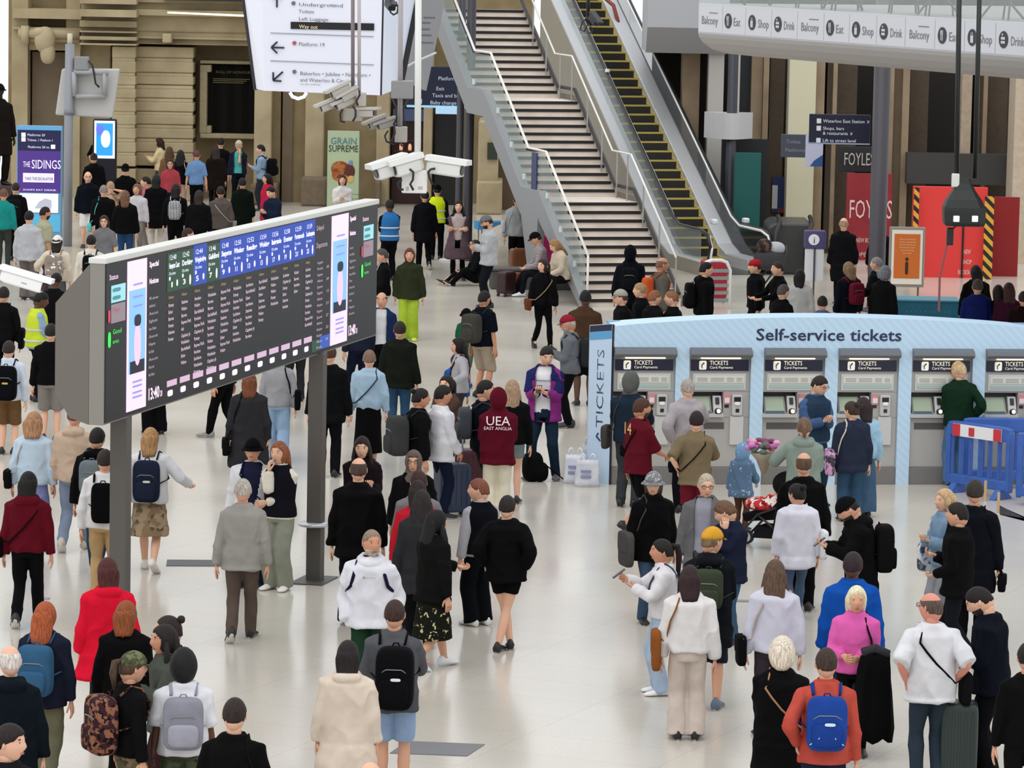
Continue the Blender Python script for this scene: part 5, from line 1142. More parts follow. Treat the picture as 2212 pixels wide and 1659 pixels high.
q=MB();text_mb(q,'Platforms 20',(-w/2+.26,-.02,zz(294)),(1,0,0),(0,0,1),size=.08,width=.42);text_mb(q,'Tickets, 1 Platform 1',(-w/2+.26,-.02,zz(305)),(1,0,0),(0,0,1),size=.08,width=.6);text_mb(q,'Platforms 20 to 24',(-w/2+.27,-.02,zz(320)),(1,0,0),(0,0,1),size=.08,width=.62);q.build('direction_lettering',mat('#dfe6fa',.5,emit=.4),o)
for px,py in((51,291),(51,301),(115,317)):
    p=A(px,py,94);q=MB();q.box(p.x-B.x-.05,-.03,p.z-.05,p.x-B.x+.05,-.012,p.z+.05);q.build('pictogram',mat('#e8ecfa',.5,emit=.4),o)
q=MB();q.prism([(-.1,-.02,zz(450)),(.3,-.02,zz(450)),(.3,-.02,zz(432)),(.15,-.02,zz(428)),(0,-.02,zz(436))],(0,.006,0));q.build('screen_picture',mat('#b8bccc',.4,emit=.3),o)
o=empty('advertising_screen',(A(225,420,101).x,101,0),0,'upright digital advertising screen glowing blue by the stone pier','screen')
w=A(251,300,101).x-A(200,300,101).x
def zz2(py): return A(225,py,101).z
q=MB();q.rbox(-w/2,0,0,w/2,.2,zz2(257),.08);q.build('body',mat('#0b0c1c',.4),o)
for nm,x0,x1,y0,y1,c,e,d in(('lit_border',.04,.04,261,342,'#dff0ff',1.0,-.01),('screen',.09,.09,266,336,'#2a8be8',.9,-.02)):
    q=MB();q.box(-w/2+x0,d,zz2(y1),w/2-x1,d+.01,zz2(y0));q.build(nm,mat(c,.3,emit=e),o)
q=MB();q.sup((.03,-.03,zz2(300)),(.12,.008,.22),.9);q.build('picture_shape',mat('#e8f4ff',.3,emit=.8),o,smooth=True)
q=MB();q.sup((-.12,-.03,zz2(280)),(.10,.008,.14),.9);q.build('picture_shape',mat('#5a6cf0',.3,emit=.8),o,smooth=True)
o,w,hh=sheet('advert_poster',708,282,774,455,105.6,.06,mat('#b8c8a4',.55,pat='cloth',c2='#a9bc98',sc=1),'tall pale green food poster with a burger picture on the stone wall','poster')
q=MB();text_mb(q,'GRAIN',(0,-.04,hh-.36),(1,0,0),(0,0,1),size=.26,width=.70,align='C');q.build('title_lettering',mat('#4f7f92',.6),o)
q=MB();text_mb(q,'SUPREME',(0,-.04,hh-.56),(1,0,0),(0,0,1),size=.25,width=.80,align='C');q.build('subtitle_lettering',mat('#1f2a24',.6),o)
for x,z,rx,rz_,c in((-.08,1.12,.24,.2,'#8a3a1c'),(.14,1.05,.18,.2,'#5a2418'),(-.16,.95,.14,.14,'#a8501f'),(.0,.88,.22,.12,'#c8803a'),(.20,.86,.09,.12,'#d8b070'),(.2,1.28,.06,.07,'#7a8cae')):
    q=MB();q.sup((x,-.04,z),(rx,.012,rz_),.9);q.build('food_picture',mat(c,.6,pat='camo',c2='#b06a30',sc=5) if c[1] in '8a' else mat(c,.6),o,smooth=True)
q=MB();
for i in range(3): text_mb(q,'available now',(.05,-.04,.42-i*.12),(1,0,0),(0,0,1),size=.07,width=.4)
q.build('caption_lettering',mat('#5b6a4c',.6),o)
# blue sign stand behind totem
# teal stall top behind kiosk
o=empty('market_stall',(A(1996,690,72).x,72,0),0,'flat turquoise stall counter just behind the right end of the ticket kiosk','stall')
q=MB();zt=A(1996,652,72).z;w=A(2073,670,72).x-A(1920,670,72).x;q.box(-w/2,0,0,w/2,.8,zt);q.build('counter',mat('#2a7f9a',.5,pat='cloth',c2='#23718c',sc=4),o,bevel=.02)
q=MB();q.box(-w/2-.02,-.02,zt,w/2+.02,.82,zt+.03);q.build('counter_top',mat('#4c97ac',.4),o)
q=MB();text_mb(q,'• • • • • • • • • • •',(-w/2+.3,-.01,zt-.22),(1,0,0),(0,0,1),size=.12,width=w*.7);q.build('pattern',mat('#3b93b4',.5),o)
# ------------------------------------------------------------------ the people
def P(x,yt,f,h,hd,label,**k):
    y0=-175+.02*(x-1106)
    if f:
        g_=7.8*(1-(yt-y0)/(f-y0))
        if abs(g_-h)<.12: h=g_
    return person(x,yt,h,hd,label,**k)
BK='#1a1a1d';NV='#1d2334';JN='#3d5066';LJ='#93aecb';WT='#e6e6ea';SK='#d6a184';SKL='#e3b295';SKB='#c98f70';SKD='#5c3b2c';DKH='#1f1714';BRH='#3c2a20'
# foreground, left
p=P(22,1396,None,1.78,15,'person in a dark navy hooded jacket at the lower left edge',top='#18242f',fit=.9,hair='#d8cfc8',hs='balding',skin=SKL,bot='#1d2a3a',hood=True,hem=.42)
p=P(20,1568,None,1.78,215,'person glancing right, only head and shoulders showing, in the bottom left corner',top='#2a2a2e',hair='#231a17',hs='mess',skin=SKL,hy=35)
p=P(97,1303,None,1.66,-12,'person in a navy jacket wearing a teal backpack, khaki trousers',top='#1d2030',fit=.8,hair='#a5512c',hs='long',hl=.2,bot='#6d6a55',bk='wide',hem=.45,arms='dn,dn',legs='wk');backpack(p,'#365f80','teal blue backpack worn on the navy jacket, lower left',w=.33,hh=.46)
p=P(272,1301,None,1.66,-6,'person in a long black coat behind the camouflage-cap person',top='#131316',fit=.8,hair='#8a4a26',hs='long',hl=.08,hem=.36,bot=BK)
p=P(233,1208,None,1.70,12,'person in a bright red hooded raincoat, lower left',top='#d81632',fit=1,hair='#4a1f1c',hs='bob',hem=.34,hemw=1.25,hood=True,bot='#2a2a30');
p=P(357,1352,None,1.68,115,'person in a grey-green jacket facing left, one hand raised',top='#4b5048',fit=.7,hair='#1e1715',hs='long',hl=.28,arms='ph2,cr',bot='#3a2328',hem=.45,skin=SKB)
p=P(366,1332,None,1.70,95,'person mostly hidden behind the one in the grey-green jacket',top='#2c2628',hair='#2a1c1b',hs='bun',bot='#9a9280')
p=P(286,1411,None,1.66,-62,'person in a camouflage cap and black long-sleeved top facing right',top='#17171a',hair='#4d3a2b',hs='pony',hl=.1,hat='cap,#6f7355:camo:#4a5038:14',bot='#7d6c54:camo:#5f5f48:9',bk='wide',arms='dn,dn',shirt=None);backpack(p,'#3a2429:camo:#8d5f4a:13','brown and mauve camouflage patterned backpack',w=.34,hh=.50,d=.22)
p=P(397,1409,None,1.66,5,'person in a loose white T-shirt carrying a grey backpack, lower left',top='#dedee3',fit=.9,slv=.45,hair='#0f0f10',hs='curly',bot='#4c5340:camo:#3a4030:6',bk='wide',skin=SKD);backpack(p,'#8e8e9a','two-tone light grey backpack on the loose white T-shirt',w=.34,hh=.44,c2='#a2a2ae')
p=P(507,1509,None,1.80,-4,'person in a black T-shirt seen from behind, cut by the bottom edge',top='#121214',slv=.45,hair='#2b1d1b',hs='crop',skin=SKL,bot=BK,fat=.4);sling(p,'#1f1f22','black shoulder strap bag of the person in the black T-shirt',side=1,cross=False)
p=P(325,926,1240,1.72,-4,'person in a white blouse and patterned beige skirt walking away',top='#dcdce0',fit=.8,slv=.9,hair='#a98055',hs='long',hl=.10,bot='#a48f74:camo:#8a745a:7',bk='skirt',blen=.26,arms='dn,out',shoe='#e6dfd8',skin=SKL,legs='wk');backpack(p,'#20263a','navy backpack worn over the white blouse with a patterned skirt',w=.32,hh=.50,c2='#20263a',logo='#c9c9c4')
p=P(227,972,1260,1.72,0,'person in a white shirt and beige trousers half behind the left post',top='#dcdada',fit=.7,hair='#2b1d1c',hs='short',bot='#b99a6d',arms='dn,dn',shoe='#222222');backpack(p,'#0f0f11','slim black backpack on the white shirt behind the left post',w=.26,hh=.46,d=.12,pocket=False)
p=P(210,925,1243,1.74,-10,'person in a puffy black hooded jacket left of the post',top='#111114',fit=1,hood=True,hair='#17120f',bot='#27405a',hem=.47,legs='wk');backpack(p,'#6d757a','grey backpack half hidden on the puffy black jacket',w=.26,hh=.40)
p=P(162,876,1196,1.8,-8,'person in a beige hoodie and faded jeans with a maroon cap',top='#c6ad98',fit=.7,hood=True,hair='#6a4438',hat='cap,#6a1f33',bot='#7f8ba0',legs='wk2',shoe='#bdb3a6')
p=P(73,893,1150,1.68,-4,'person in a pale blue sweater and long periwinkle skirt',top='#bdd0e0',fit=.7,hair='#a67c5a',hs='wave',hl=.08,bot='#7c86b4',bk='skirt',blen=.12,arms='dn,dn');sling(p,'#171719','black leather shoulder bag on the pale blue sweater',side=-1,cross=False,w=.30,hh=.24,strap='#b5aca6')
p=P(61,1021,1400,1.7,-3,'person in a dark red hoodie and black trousers with a black crossbody strap',top='#5e0f1e',fit=.9,hair='#150f10',hs='bob',hood=True,bot='#141417',hem=.50,legs='wk2');sling(p,'#131315','glossy black handbag at the hip of the dark red hoodie person',side=-1,w=.26,hh=.24)
p=P(19,737,985,1.75,-4,'person in a light blue shirt and brown shorts at the left edge',top='#cfd8e6',fit=.5,hair='#2b201c',hs='short',bot='#6e5234',bk='shorts',blen=.5,skin=SKL);backpack(p,'#14161f','black backpack with yellow badge on the light blue shirt',w=.34,hh=.50,logo='#c9a64a')
p=P(88,631,930,1.76,-70,'security worker in a yellow high-visibility vest over a light blue shirt',top='#8fa9c4',vest='#c8da3a',hair='#0f0d0c',skin=SKD,arms='ph,ph',hp=15,bot='#0f0f12',fat=.7)
p=P(121,590,880,1.76,-20,'person in dark clothes just right of the security worker',top='#18181b',hair='#0e0c0c',skin=SKD,bot='#131316',arms='ph,dn',hp=20)
p=P(110,700,None,1.74,0,'person in grey shorts and a dark top half hidden by the board housing',top='#151518',hair='#1c1512',bot='#8b8580',bk='shorts',skin=SKL);sling(p,'#121214','large black holdall beside the board housing',side=1,w=.40,hh=.30,cross=False)
p=P(8,620,820,1.72,0,'dark-clothed person at the left edge with a black shoulder bag',top='#19191c',hair=DKH,bot='#121214');sling(p,'#0f0f11','black shoulder bag at the left edge above the light blue shirt',side=1,w=.32,hh=.34,cross=False)
# middle left, in front of and behind the board
p=P(525,1035,1392,1.76,0,'person in a light grey blazer and brown trousers walking away',top='#9d9a94',fit=.6,hair='#b7aea4',hs='crop',bot='#5d5048',bk='tr',hem=.45,legs='wk2',shoe='#141414',skin=SK)
p=P(546,948,None,1.74,176,'person in a black bucket hat and white jacket over a navy and red top',top='#dedee0',shirt='#20243c',opn=.6,fit=.8,hair='#17120f',hat='bucket,#141416',arms='hip,dn',bot='#23273a',skin=SK,bk='wide');sling(p,'#1b2140','navy sling bag across the white jacket of the bucket-hat person',side=-1,w=.22,hh=.26)
p=P(604,955,1280,1.70,155,'person with hand to chin, black waistcoat over cream sleeves and sage trousers',top='#e8e2d2',fit=.2,vest='#20202c',hair='#94583c',hs='long',hl=.20,arms='-.05/.10/.60,face',bot='#8c9080',bk='wide',shoe='#e8e4da',skin=SKL)
p=P(539,806,None,1.7,3,'person in a long dark grey coat under the departure board',top='#2d2d30',fit=.9,hem=.26,hair='#6e3e26',hs='bob',bot=BK,hemw=1.1);sling(p,'#141416','black bag low behind the long dark grey coat',side=-1,w=.34,hh=.24,z=.42,cross=False)
p=P(602,752,1000,1.70,2,'person in a grey sweater and light blue jeans under the board',top='#9c9c9f',fit=.4,hair='#6a4a36',hs='bun',bot=LJ,bk='wide',legs='wk',skin=SKL);sling(p,'#131315','black shoulder bag on the grey sweater',side=1,w=.24,hh=.30,cross=False,z=.55)
p=P(484,704,950,1.75,60,'person in black track trousers with white stripes striding under the board',top='#141416',hair=DKH,bot='#111113',bk='track',legs='wk',shoe='#8b8b88')
p=P(336,688,919,1.75,20,'person in black boots seen just under the lower board edge',top='#1b1b1f',hair=BRH,bot='#111115',bk='wide',shoe='#111113')
p=P(640,640,None,1.7,10,'person in a mid blue jacket glimpsed behind the right post',top='#3f76a8',fit=.8,hair=BRH,bot='#2b2b30',hem=.44)
p=P(712,745,1035,1.84,-2,'tall person in a long black suit right of the right post',top='#16181a',fit=.7,hem=.42,hair='#4a2e22',hs='short',bot='#1b1c22',skin=SKL,arms='dn,dn')
p=P(798,757,965,1.66,0,'person in a pale blue denim jacket and long black skirt with navy strap',top='#a3bed2',fit=.7,hair='#7c6252',hs='short',bot='#0f0f11',bk='skirt',blen=.12,skin=SKL,hemw=.6);sling(p,'#1c2238','navy crossbody bag on the pale blue denim jacket',side=-1,w=.14,hh=.12)
p=P(864,695,None,1.76,0,'person in a dark olive jacket and blue jeans seen from behind',top='#262c22',fit=1,hem=.44,hair='#241b17',bot='#32506e',arms='dn,dn',fat=.5)
p=P(825,632,840,1.75,175,'person in a navy jacket over a white shirt at the board end',top='#1c2c52',shirt='#dcdcde',opn=.9,fit=.6,hair='#5a4438',hs='balding',bot='#16161a')
p=P(885,537,738,1.72,180,'person in a bulky olive jacket and bright lime trousers',top='#2d3320',fit=1,hem=.46,hair='#5f2f20',hs='long',hl=.04,bot='#a8c23a',bk='wide',shoe='#c4dc5a',sole='#d0e070',collar='#2d3320',skin=SK)
p=P(842,432,592,1.74,20,'station worker in a blue high-visibility vest seen from behind',top='#15161a',vest='#2f6fae',hair='#16110f',skin=SKD,bot='#121215',arms='ph,ph')
p=P(826,538,None,1.68,100,'person in white and black sportswear at the right edge of the board',top='#18181b',shirt='#dddddd',hair='#4a4442',bot='#d7d7d9',bk='wide',arms='low,low')
p=P(776,640,812,1.7,30,'person in navy trousers walking behind the board corner',top='#202436',hair=DKH,bot='#151a30',legs='wk',shoe='#5d3a2c')
p=P(945,400,563,1.78,-3,'police officer in a yellow and navy high-visibility jacket, back turned',top='#181c26',vest='#d4ec22',hair='#0d0d0f',hat='cap,#0e0e12',bot='#0d0e14',skin=SKL)
p=P(918,412,548,1.75,10,'person in a black coat with a red edge beside the police officer',top='#18161a',fit=.7,hem=.36,hair='#1a1413',bot='#121215',legs='wk')
p=P(991,434,608,1.72,178,'person in a long mauve coat with folded arms',top='#5b4a50',shirt='#b9a9a6',opn=.8,fit=.8,hem=.28,hemw=1.2,hair='#1d1515',hs='long',hl=.22,arms='cr,cr',bot='#0f0f12',bk='slim',skin=SKL,legs='st2')
p=P(1052,466,668,1.80,100,'person in a grey cap and pale grey sweater reading a phone',top='#b3b6ba',fit=.8,hair='#2a211c',hat='cap,#6d7072',beard='#2a1f1a',arms='ph,ph',bot='#20222a',hp=15,hem=.47);phone(p,1,'phone held by the person in the grey cap')
p=P(1046,629,830,1.75,-40,'person in a navy T-shirt and beige shorts near the child in green',top='#141a2e',slv=.45,hair='#1c1614',bot='#a99a86',bk='shorts',blen=.55,skin=SKB,fit=.6);backpack(p,'#45443e','dark grey-green rucksack of the person in beige shorts',w=.32,hh=.48,d=.24)
p=P(1008,668,815,1.32,150,'child in a green T-shirt and dark cap',top='#1f5b3c',slv=.45,hair='#14100f',hat='cap,#15171d',bot='#5d6a5c',bk='shorts',skin=SKB,arms='dn,dn')
p=P(992,731,960,1.64,100,'person in a grey-white top with a maroon bag',top='#a9a7ab',slv=.9,hair='#15100f',hs='long',hl=.2,arms='out,hip',bot='#3a3236',skin=SK,fit=.3);sling(p,'#3f141e','maroon shoulder bag on the grey-white top',side=1,w=.2,hh=.24)
p=P(985,766,None,1.22,10,'small child in a bright blue coat',top='#2157a0',fit=.8,hair='#2a1c14',hs='short',bot='#3e5a7c',skin=SKB);backpack(p,'#243a66','small navy backpack on the child in the blue coat',w=.22,hh=.28,d=.12)
p=P(908,840,1090,1.72,-70,'person in a black top and white trousers with a backpack',top='#141417',fit=.5,hair='#17110f',hs='bun',bot='#d9dade',bk='tr',legs='wk',skin=SKB);backpack(p,'#3b3d3c','large dark grey travel backpack worn on black',w=.34,hh=.52,d=.26)
p=P(956,833,1065,1.74,-65,'person in a white puffer jacket gripping a blue suitcase',top='#dcdce2',fit=1,hem=.44,hair='#1a1412',bot='#151b30',skin=SKB,arms='dnf,.08/.12/.50')
WP=p
p=P(966,812,None,1.62,150,'person in a brown jacket holding a hand to the face',top='#4f3c34',fit=.7,hair='#1c1514',hs='bob',arms='face,ph',bot='#2a2426',skin=SKL)
p=P(1048,822,None,1.76,-80,'person in a navy T-shirt with a grey backpack looking right',top='#131826',slv=.8,hair='#14100f',hs='short',arms='.12/.12/.48,dn',bot='#151a2a',skin=SK,fit=.5,hy=-5);backpack(p,'#4a4e54','grey backpack with pale straps on the navy T-shirt',w=.28,hh=.42)
p=P(1077,842,1130,1.74,0,'person in a maroon hoodie with white back lettering, hood up, cream trousers',top='#580f20',fit=1,hem=.44,hair=DKH,hat='hoodup,#580f20',bot='#e4dcc6',bk='wide',arms='ph,ph',prt=(['UEA','EAST ANGLIA'],.17,'#f0e6ea',False))
p=P(1107,822,1120,1.66,0,'person in a black jacket and grey shorts',top='#18181b',fit=.6,hair='#a08368',hs='long',hl=.22,bot='#7c8a8c',bk='shorts',blen=.25,skin=SKL)
p=P(1181,748,1043,1.84,168,'person in a magenta and navy jacket over a white T-shirt using a phone',top='#88307c',shirt='#e9e9ec',opn=1.0,yoke='#252a5c',fit=.7,hem=.44,hair='#1d1614',hs='short',bot='#1b2b3c',bk='tr',arms='ph,ph',hp=20,skin=SKL,shoe='#5b5a5a',legs='wd',hy=25);phone(p,0,'phone held by the person in the magenta jacket')
yoke=MB();
p=P(783,944,None,1.68,196,'person in a plum satin top looking down to the side',top='#2c1c24',fit=.5,hair='#2a1c1a',hs='long',hl=.30,bot='#18181c',skin=SKL,arms='ph,ph',hy=-20,hp=8)
p=P(775,990,1357,1.82,-2,'person in a wide black jacket and black trousers behind the white hoodie',top='#141316',fit=1,hem=.42,hair='#4b3a30',hs='balding',bot='#111116',bk='wide',arms='dn,dn',skin=SKL,fat=.6,collar='#141316')
p=P(894,975,None,1.66,176,'person in a grey-brown headscarf, glasses and black cloak',top='#141416',fit=1,hem=.3,hair='#3a2f2c',hat='hijab,#6d605a',glass=True,bot=BK,skin=SK)
p=P(905,1018,None,1.74,5,'person in a grey top close behind the bright red jacket and charcoal coat',top='#7e7c7c',fit=.6,hair='#3a2320',hs='short',bot='#2b2b30')
p=P(912,1061,None,1.70,4,'person in a charcoal coat over a red top',top='#2f3032',shirt='#b01c2c',fit=.9,hair='#241c1c',hs='long',hl=.32,hem=.36,bot=BK)
p=P(903,1040,None,1.68,0,'person in a bright red jacket behind the charcoal coat',top='#c0202f',fit=.9,hair='#251a1a',hs='long',hl=.1,bot='#222')
p=P(942,1104,1452,1.74,-55,'person in a black jacket and floral dark dress striding right',top='#1b1c1b',fit=.8,hem=.44,hair='#0f0d0d',hs='long',hl=.34,bot='#25281d:blot:#c2b98e:13:.30',bk='skirt',blen=.20,legs='wk',arms='fw,dn',shoe='#e3e3e6',skin=SK,hemw=1.1)
p=P(1036,1035,1357,1.72,35,'person in a grey sleeved top and black dungarees, face turned left',top='#a8a9ae',vest='#151822',fit=.4,hair='#7a4a38',hs='short',bot='#11141b',bk='wide',skin=SKL,hy=45,shoe='#e0dedc')
p=P(1096,1071,1412,1.70,-8,'person in a loose black jacket and black shorts with bare legs',top='#131315',fit=1,hem=.46,hair='#241b19',hs='crop',bot='#121214',bk='shorts',blen=.25,skin=SKL,arms='hip,hip',shoe='#141414',legs='x')
p=P(803,1145,None,1.80,178,'person in a white hoodie with small print facing the viewer',top='#dfdfe6',fit=1,hem=.47,hood=True,hair='#8d7a68',hs='crop',beard='#b8a898',bot='#1d3a28',bk='tr',arms='pk,pk',skin='#c98f70',hy=22,prt=(['A———'],.035,'#2a2a44',True),collar='#23263a');backpack(p,'#1b1d38','navy backpack straps on the white hoodie',w=.26,hh=.40,pocket=False)
p=P(853,1297,1700,1.80,-4,'person in a dark grey fleece and light blue shorts',top='#55565a',fit=.7,hair='#3a2620',hs='crop',bot='#94add0',bk='shorts',blen=.42,skin=SK,arms='dn,ph2',hem=.46);backpack(p,'#17161a','large black backpack with white badge on the grey fleece',w=.34,hh=.56,d=.22,x=.04,logo='#e8e8ea')
p=P(752,1387,1700,1.64,0,'person in a cream hooded duffle coat',top='#ddcdbc',fit=1,hem=.30,hemw=1.1,hood=True,hair='#1e1415',hs='bob',hl=.1,bot='#22202a',arms='dn,dn')
p=P(800,1648,None,1.7,0,'person of whom only the head top shows at the bottom edge beside the cream coat',top='#77706c',hair='none',hs='bald',skin=SKL,bot=BK,face=False)
# at the kiosk
p=P(1363,806,1100,1.72,-15,'person in a grey knitted hood and dark blue jacket at the first machine',top='#1f2c3a',fit=.8,hair=DKH,hat='hoodup,#5e605c',bot='#3c3f44',arms='fw,fw',skin=SKL);sling(p,'#47433f','large grey-brown bag of the hooded person at the machine',side=-1,w=.30,hh=.32,z=.52,cross=False)
p=P(1386,861,1160,1.80,-62,'person in a maroon football shirt with number and black shorts',top='#5e1422',slv=.5,fit=.8,hair='#4a2f22',hs='short',beard='#4a3226',bot='#131316',bk='shorts',blen=.45,skin=SKB,arms='dn,.05/.20/.58',legs='wk',prt=(['14'],.22,'#e0b878',False),hem=.46);sling(p,'#141416','black sling bag low on the maroon football shirt',side=-1,w=.2,hh=.16,z=.60)
p=P(1486,819,1112,1.78,10,'person in a lilac-grey jacket using the second machine',top='#a9a2a6',fit=.8,hair='#a39a92',hs='crop',bot='#14151f',arms='hip,reach',shoe='#141414',skin=SKL)
p=P(1505,889,1180,1.80,-4,'person in an olive T-shirt and maroon shorts',top='#7c6d54',slv=.5,fit=.7,hair='#24161a',hs='short',bot='#6c1b2c',bk='shorts',blen=.45,skin=SKL,arms='hip,fw',hem=.46);sling(p,'#15151a','black crossbody bag on the olive T-shirt',side=-1,w=.12,hh=.14,z=.58)
p=P(1605,960,1180,1.12,-25,'small child in a hooded blue spotted raincoat by the pushchair',top='#5b7590:blot:#c3cfd8:16:.22',fit=.8,hair=BRH,hat='hoodup,#6f93b4:blot:#c3cfd8:16:.22',bot='#5a3b2c',arms='dn,.10/.22/.55',hem=.40)
p=P(1412,1021,None,1.70,200,'person in a grey chequered bucket hat and black jacket looking right',top='#131316',fit=.9,hem=.42,hair='#4a3c34',hs='bob',hat='bucket,#7d7d80:blot:#d8d8da:22:.3',bot='#3f546c',bk='tr',skin=SKL,arms='dn,dn',hy=-25);sling(p,'#4e4c4a','grey slouchy bag hanging from the bucket-hat person in black',side=1,w=.34,hh=.40,z=.50,cross=False)
p=P(1526,1023,None,1.78,165,'person in glasses and a grey cardigan looking down',top='#6b6b6c',shirt='#9b9ba8',opn=.9,fit=.7,hair='#b4a996',hs='crop',glass=True,hem=.40,bot='#4a4a4e',skin=SKL,hy=20,hp=10,arms='dn,dn')
p=P(1568,1083,1400,1.58,140,'child in a navy jacket bending over the pushchair',top='#1d2236',fit=.7,hair='#6a4d38',hs='mess',bot='#3d5a70',skin=SKL,arms='face,ph',hp=25,hy=-60,hem=.44)
p=P(1538,1142,1540,1.78,-6,'person in a yellow and blue cap, black and olive jacket and dark shorts',top='#20252c',fit=.9,hem=.36,hood=True,hair='#7a6248',hat='cap,#d9a034',bot='#1d2530',bk='shorts',blen=.55,skin=SK,hy=-40,shoe='#5b6a7c',arms='dn,ph');backpack(p,'#3c4434','olive backpack with pale drawstrings under the yellow cap',w=.30,hh=.40)
p=P(1770,812,1100,1.82,-150,'person with glasses in a blue hoodie holding a baby sling',top='#47608a',vest='#2a3d52',fit=.7,hair='#2a1e1a',hs='short',glass=True,bot='#2d3a4c',skin=SKL,arms='ph,ph',hp=18,hy=20)
p=P(1841,868,1130,1.70,10,'person in a loose dark blue top and jeans',top='#2a3042',fit=.9,hem=.42,hair='#3a2820',hs='bun',bot='#35506b',bk='wide',skin=SKL,hy=30);sling(p,'#d0a0c8:camo:#40404c:9','floral pink and black tote bag with a cream strap',side=-1,w=.30,hh=.36,z=.50,cross=False,strap='#cfc8bd')
p=P(1866,860,1120,1.68,20,'person in a pale blue cardigan leaning to the screen',top='#9fc4dc',fit=.6,hair='#2b2020',hs='long',hl=.1,bot='#44607a',bk='skirt',blen=.05,skin=SKL,hemw=.7)
p=P(1738,903,1200,1.68,-5,'person in a sage green hoodie carrying flowers',top='#86948a',fit=.9,hood=True,hair='#6e5644',hs='pony',hl=.03,bot='#2a2a2e',arms='.20/.20/.66,ph',skin=SKL);GP=p
p=P(1737,979,None,1.82,-3,'person in a black sweater behind the white-shirted one',top='#121214',fit=1,hem=.46,hair='#5a4434',hs='balding',bot='#131316',skin=SK,arms='dn,dn',fat=.5)
p=P(1723,1046,1345,1.66,8,'person in an oversized white shirt and blue-grey jeans',top='#dbdae6',fit=1,hem=.40,hair='#17110f',hs='bun',bot='#4d6078',bk='slim',skin=SK,hy=30,shoe='#8b8480',arms='dn,dn',legs='wk2');sling(p,'#dcdcdc:blot:#b8b8b8:18:.3','white patterned tote bag on the white-shirted person',side=1,w=.24,hh=.34,z=.56,cross=False)
p=P(2072,782,1052,1.72,14,'person in a dark green jumper and flared jeans',top='#16301f',fit=.7,hair='#d0b48c',hs='short',hat=None,bot='#5a7c9a',bk='wide',skin=SKL,hy=30,arms='ph,hip',shoe='#241a18')
p=P(1834,1074,1370,1.76,95,'person in a black hooded coat and cap looking at a phone',top='#121316',fit=1,hem=.38,hood=True,hair='#1b1412',hat='beanie,#161418',beard='#241a15',bot='#14151a',hp=35,lean=6,arms='ph2,ph2',skin=SK);backpack(p,'#1a1b1e','big black backpack of the black-hooded phone reader',w=.30,hh=.52,d=.2);phone(p,0,'phone in the hand of the black-hooded person')
p=P(2043,1058,None,1.64,120,'person in a denim jacket with a white print bag',top='#7e9ab4',fit=.7,hair='#c7a67c',hs='bob',bot='#9a9ca2',bk='wide',skin=SKL,arms='ph,ph');sling(p,'#d8dce2:camo:#3c5068:8','white and blue print tote bag by the denim jacket',side=1,w=.30,hh=.34,z=.52,cross=False)
p=P(2070,1087,1445,1.80,70,'person in a short black jacket facing left with hands out',top='#141417',fit=.9,hem=.44,hair='#1f1715',hs='short',bot='#23282f',skin=SK,arms='low,ph',legs='wk2',shoe='#17171a')
p=P(2107,1038,None,1.84,-8,'person in a long dark navy overcoat',top='#161b28',fit=1,hem=.34,hair='#2d2824',hs='short',bot='#14161c',skin=SK,arms='dn,dn');sling(p,'#17181c','black bag behind the long navy overcoat',side=1,w=.2,hh=.2,z=.40,cross=False)
# lower right
p=P(1432,1166,1507,1.68,95,'person in a white V-neck jumper using a phone',top='#e0dde0',fit=.7,hair='#1c1414',hs='pony',hl=.38,bot='#a8bcd2',bk='wide',skin=SKB,arms='ph2,.06/.24/.74',shoe='#ecebee',hem=.50);phone(p,1,'phone held by the person in the white V-neck');sling(p,'#47525e','dark blue-grey bag behind the white V-neck jumper',side=1,w=.3,hh=.34,z=.52,yo=-.28)
p=P(1491,1224,1605,1.68,0,'person in a cropped white sweatshirt and beige joggers',top='#e0dddb',fit=1,hem=.52,hair='#2e1a1c',hs='bob',hl=.12,bot='#cfc1b6',bk='wide',skin=SK,arms='dn,dn',shoe='#151515',fat=.2);sling(p,'#8a5226','brown suede slouch bag at the left hip of the white sweatshirt',side=-1,w=.30,hh=.40,z=.52,cross=False)
p=P(1675,1212,None,1.72,5,'person in a lilac-white sweatshirt and dark grey trousers',top='#cfcfdd',fit=1,hem=.50,hair='#5a4436',hs='long',hl=.26,bot='#3b343a',bk='tr',skin=SKL,arms='dn,dn',hy=-10);sling(p,'#141416','black coat-like bag on the left side of the lilac sweatshirt',side=-1,w=.26,hh=.30,z=.50,cross=False,strap='#b9a9a6')
p=P(1690,1384,None,1.66,-6,'person in a long black cape coat with tan strap',top='#131315',fit=1,hem=.30,hair='#dccfbc',hs='curly',bot='#e0d4c8',skin=SKL,arms='ph,ph');sling(p,'#a9805e','tan strap bag worn across the black cape coat',side=1,w=.2,hh=.2)
p=P(1786,1401,1760,1.80,0,'person in a coral sweater wearing a blue running pack',top='#bd4f42',fit=.4,hair='#3c2a22',hs='crop',bot='#22283e',collar='#b8503e',skin=SK,arms='hip,dn',hem=.47)
b_=backpack(p,'#24489a','blue running backpack with silver lines on the coral sweater',w=.34,hh=.46,d=.12,c2='#1f3f8c',logo='#cfe0f0')
for cx in(-1,1):
    q=MB();q.tube([(cx*.13,-.015,.42),(cx*.05,-.03,.34),(cx*.04,-.05,.26)],.005,5);q.tube([(cx*.03,-.075,.2),(cx*.07,-.09,.12),(cx*.14,-.05,.06)],.005,5);q.build('reflective_piping',mat('#c4d6e8',.4),b_)
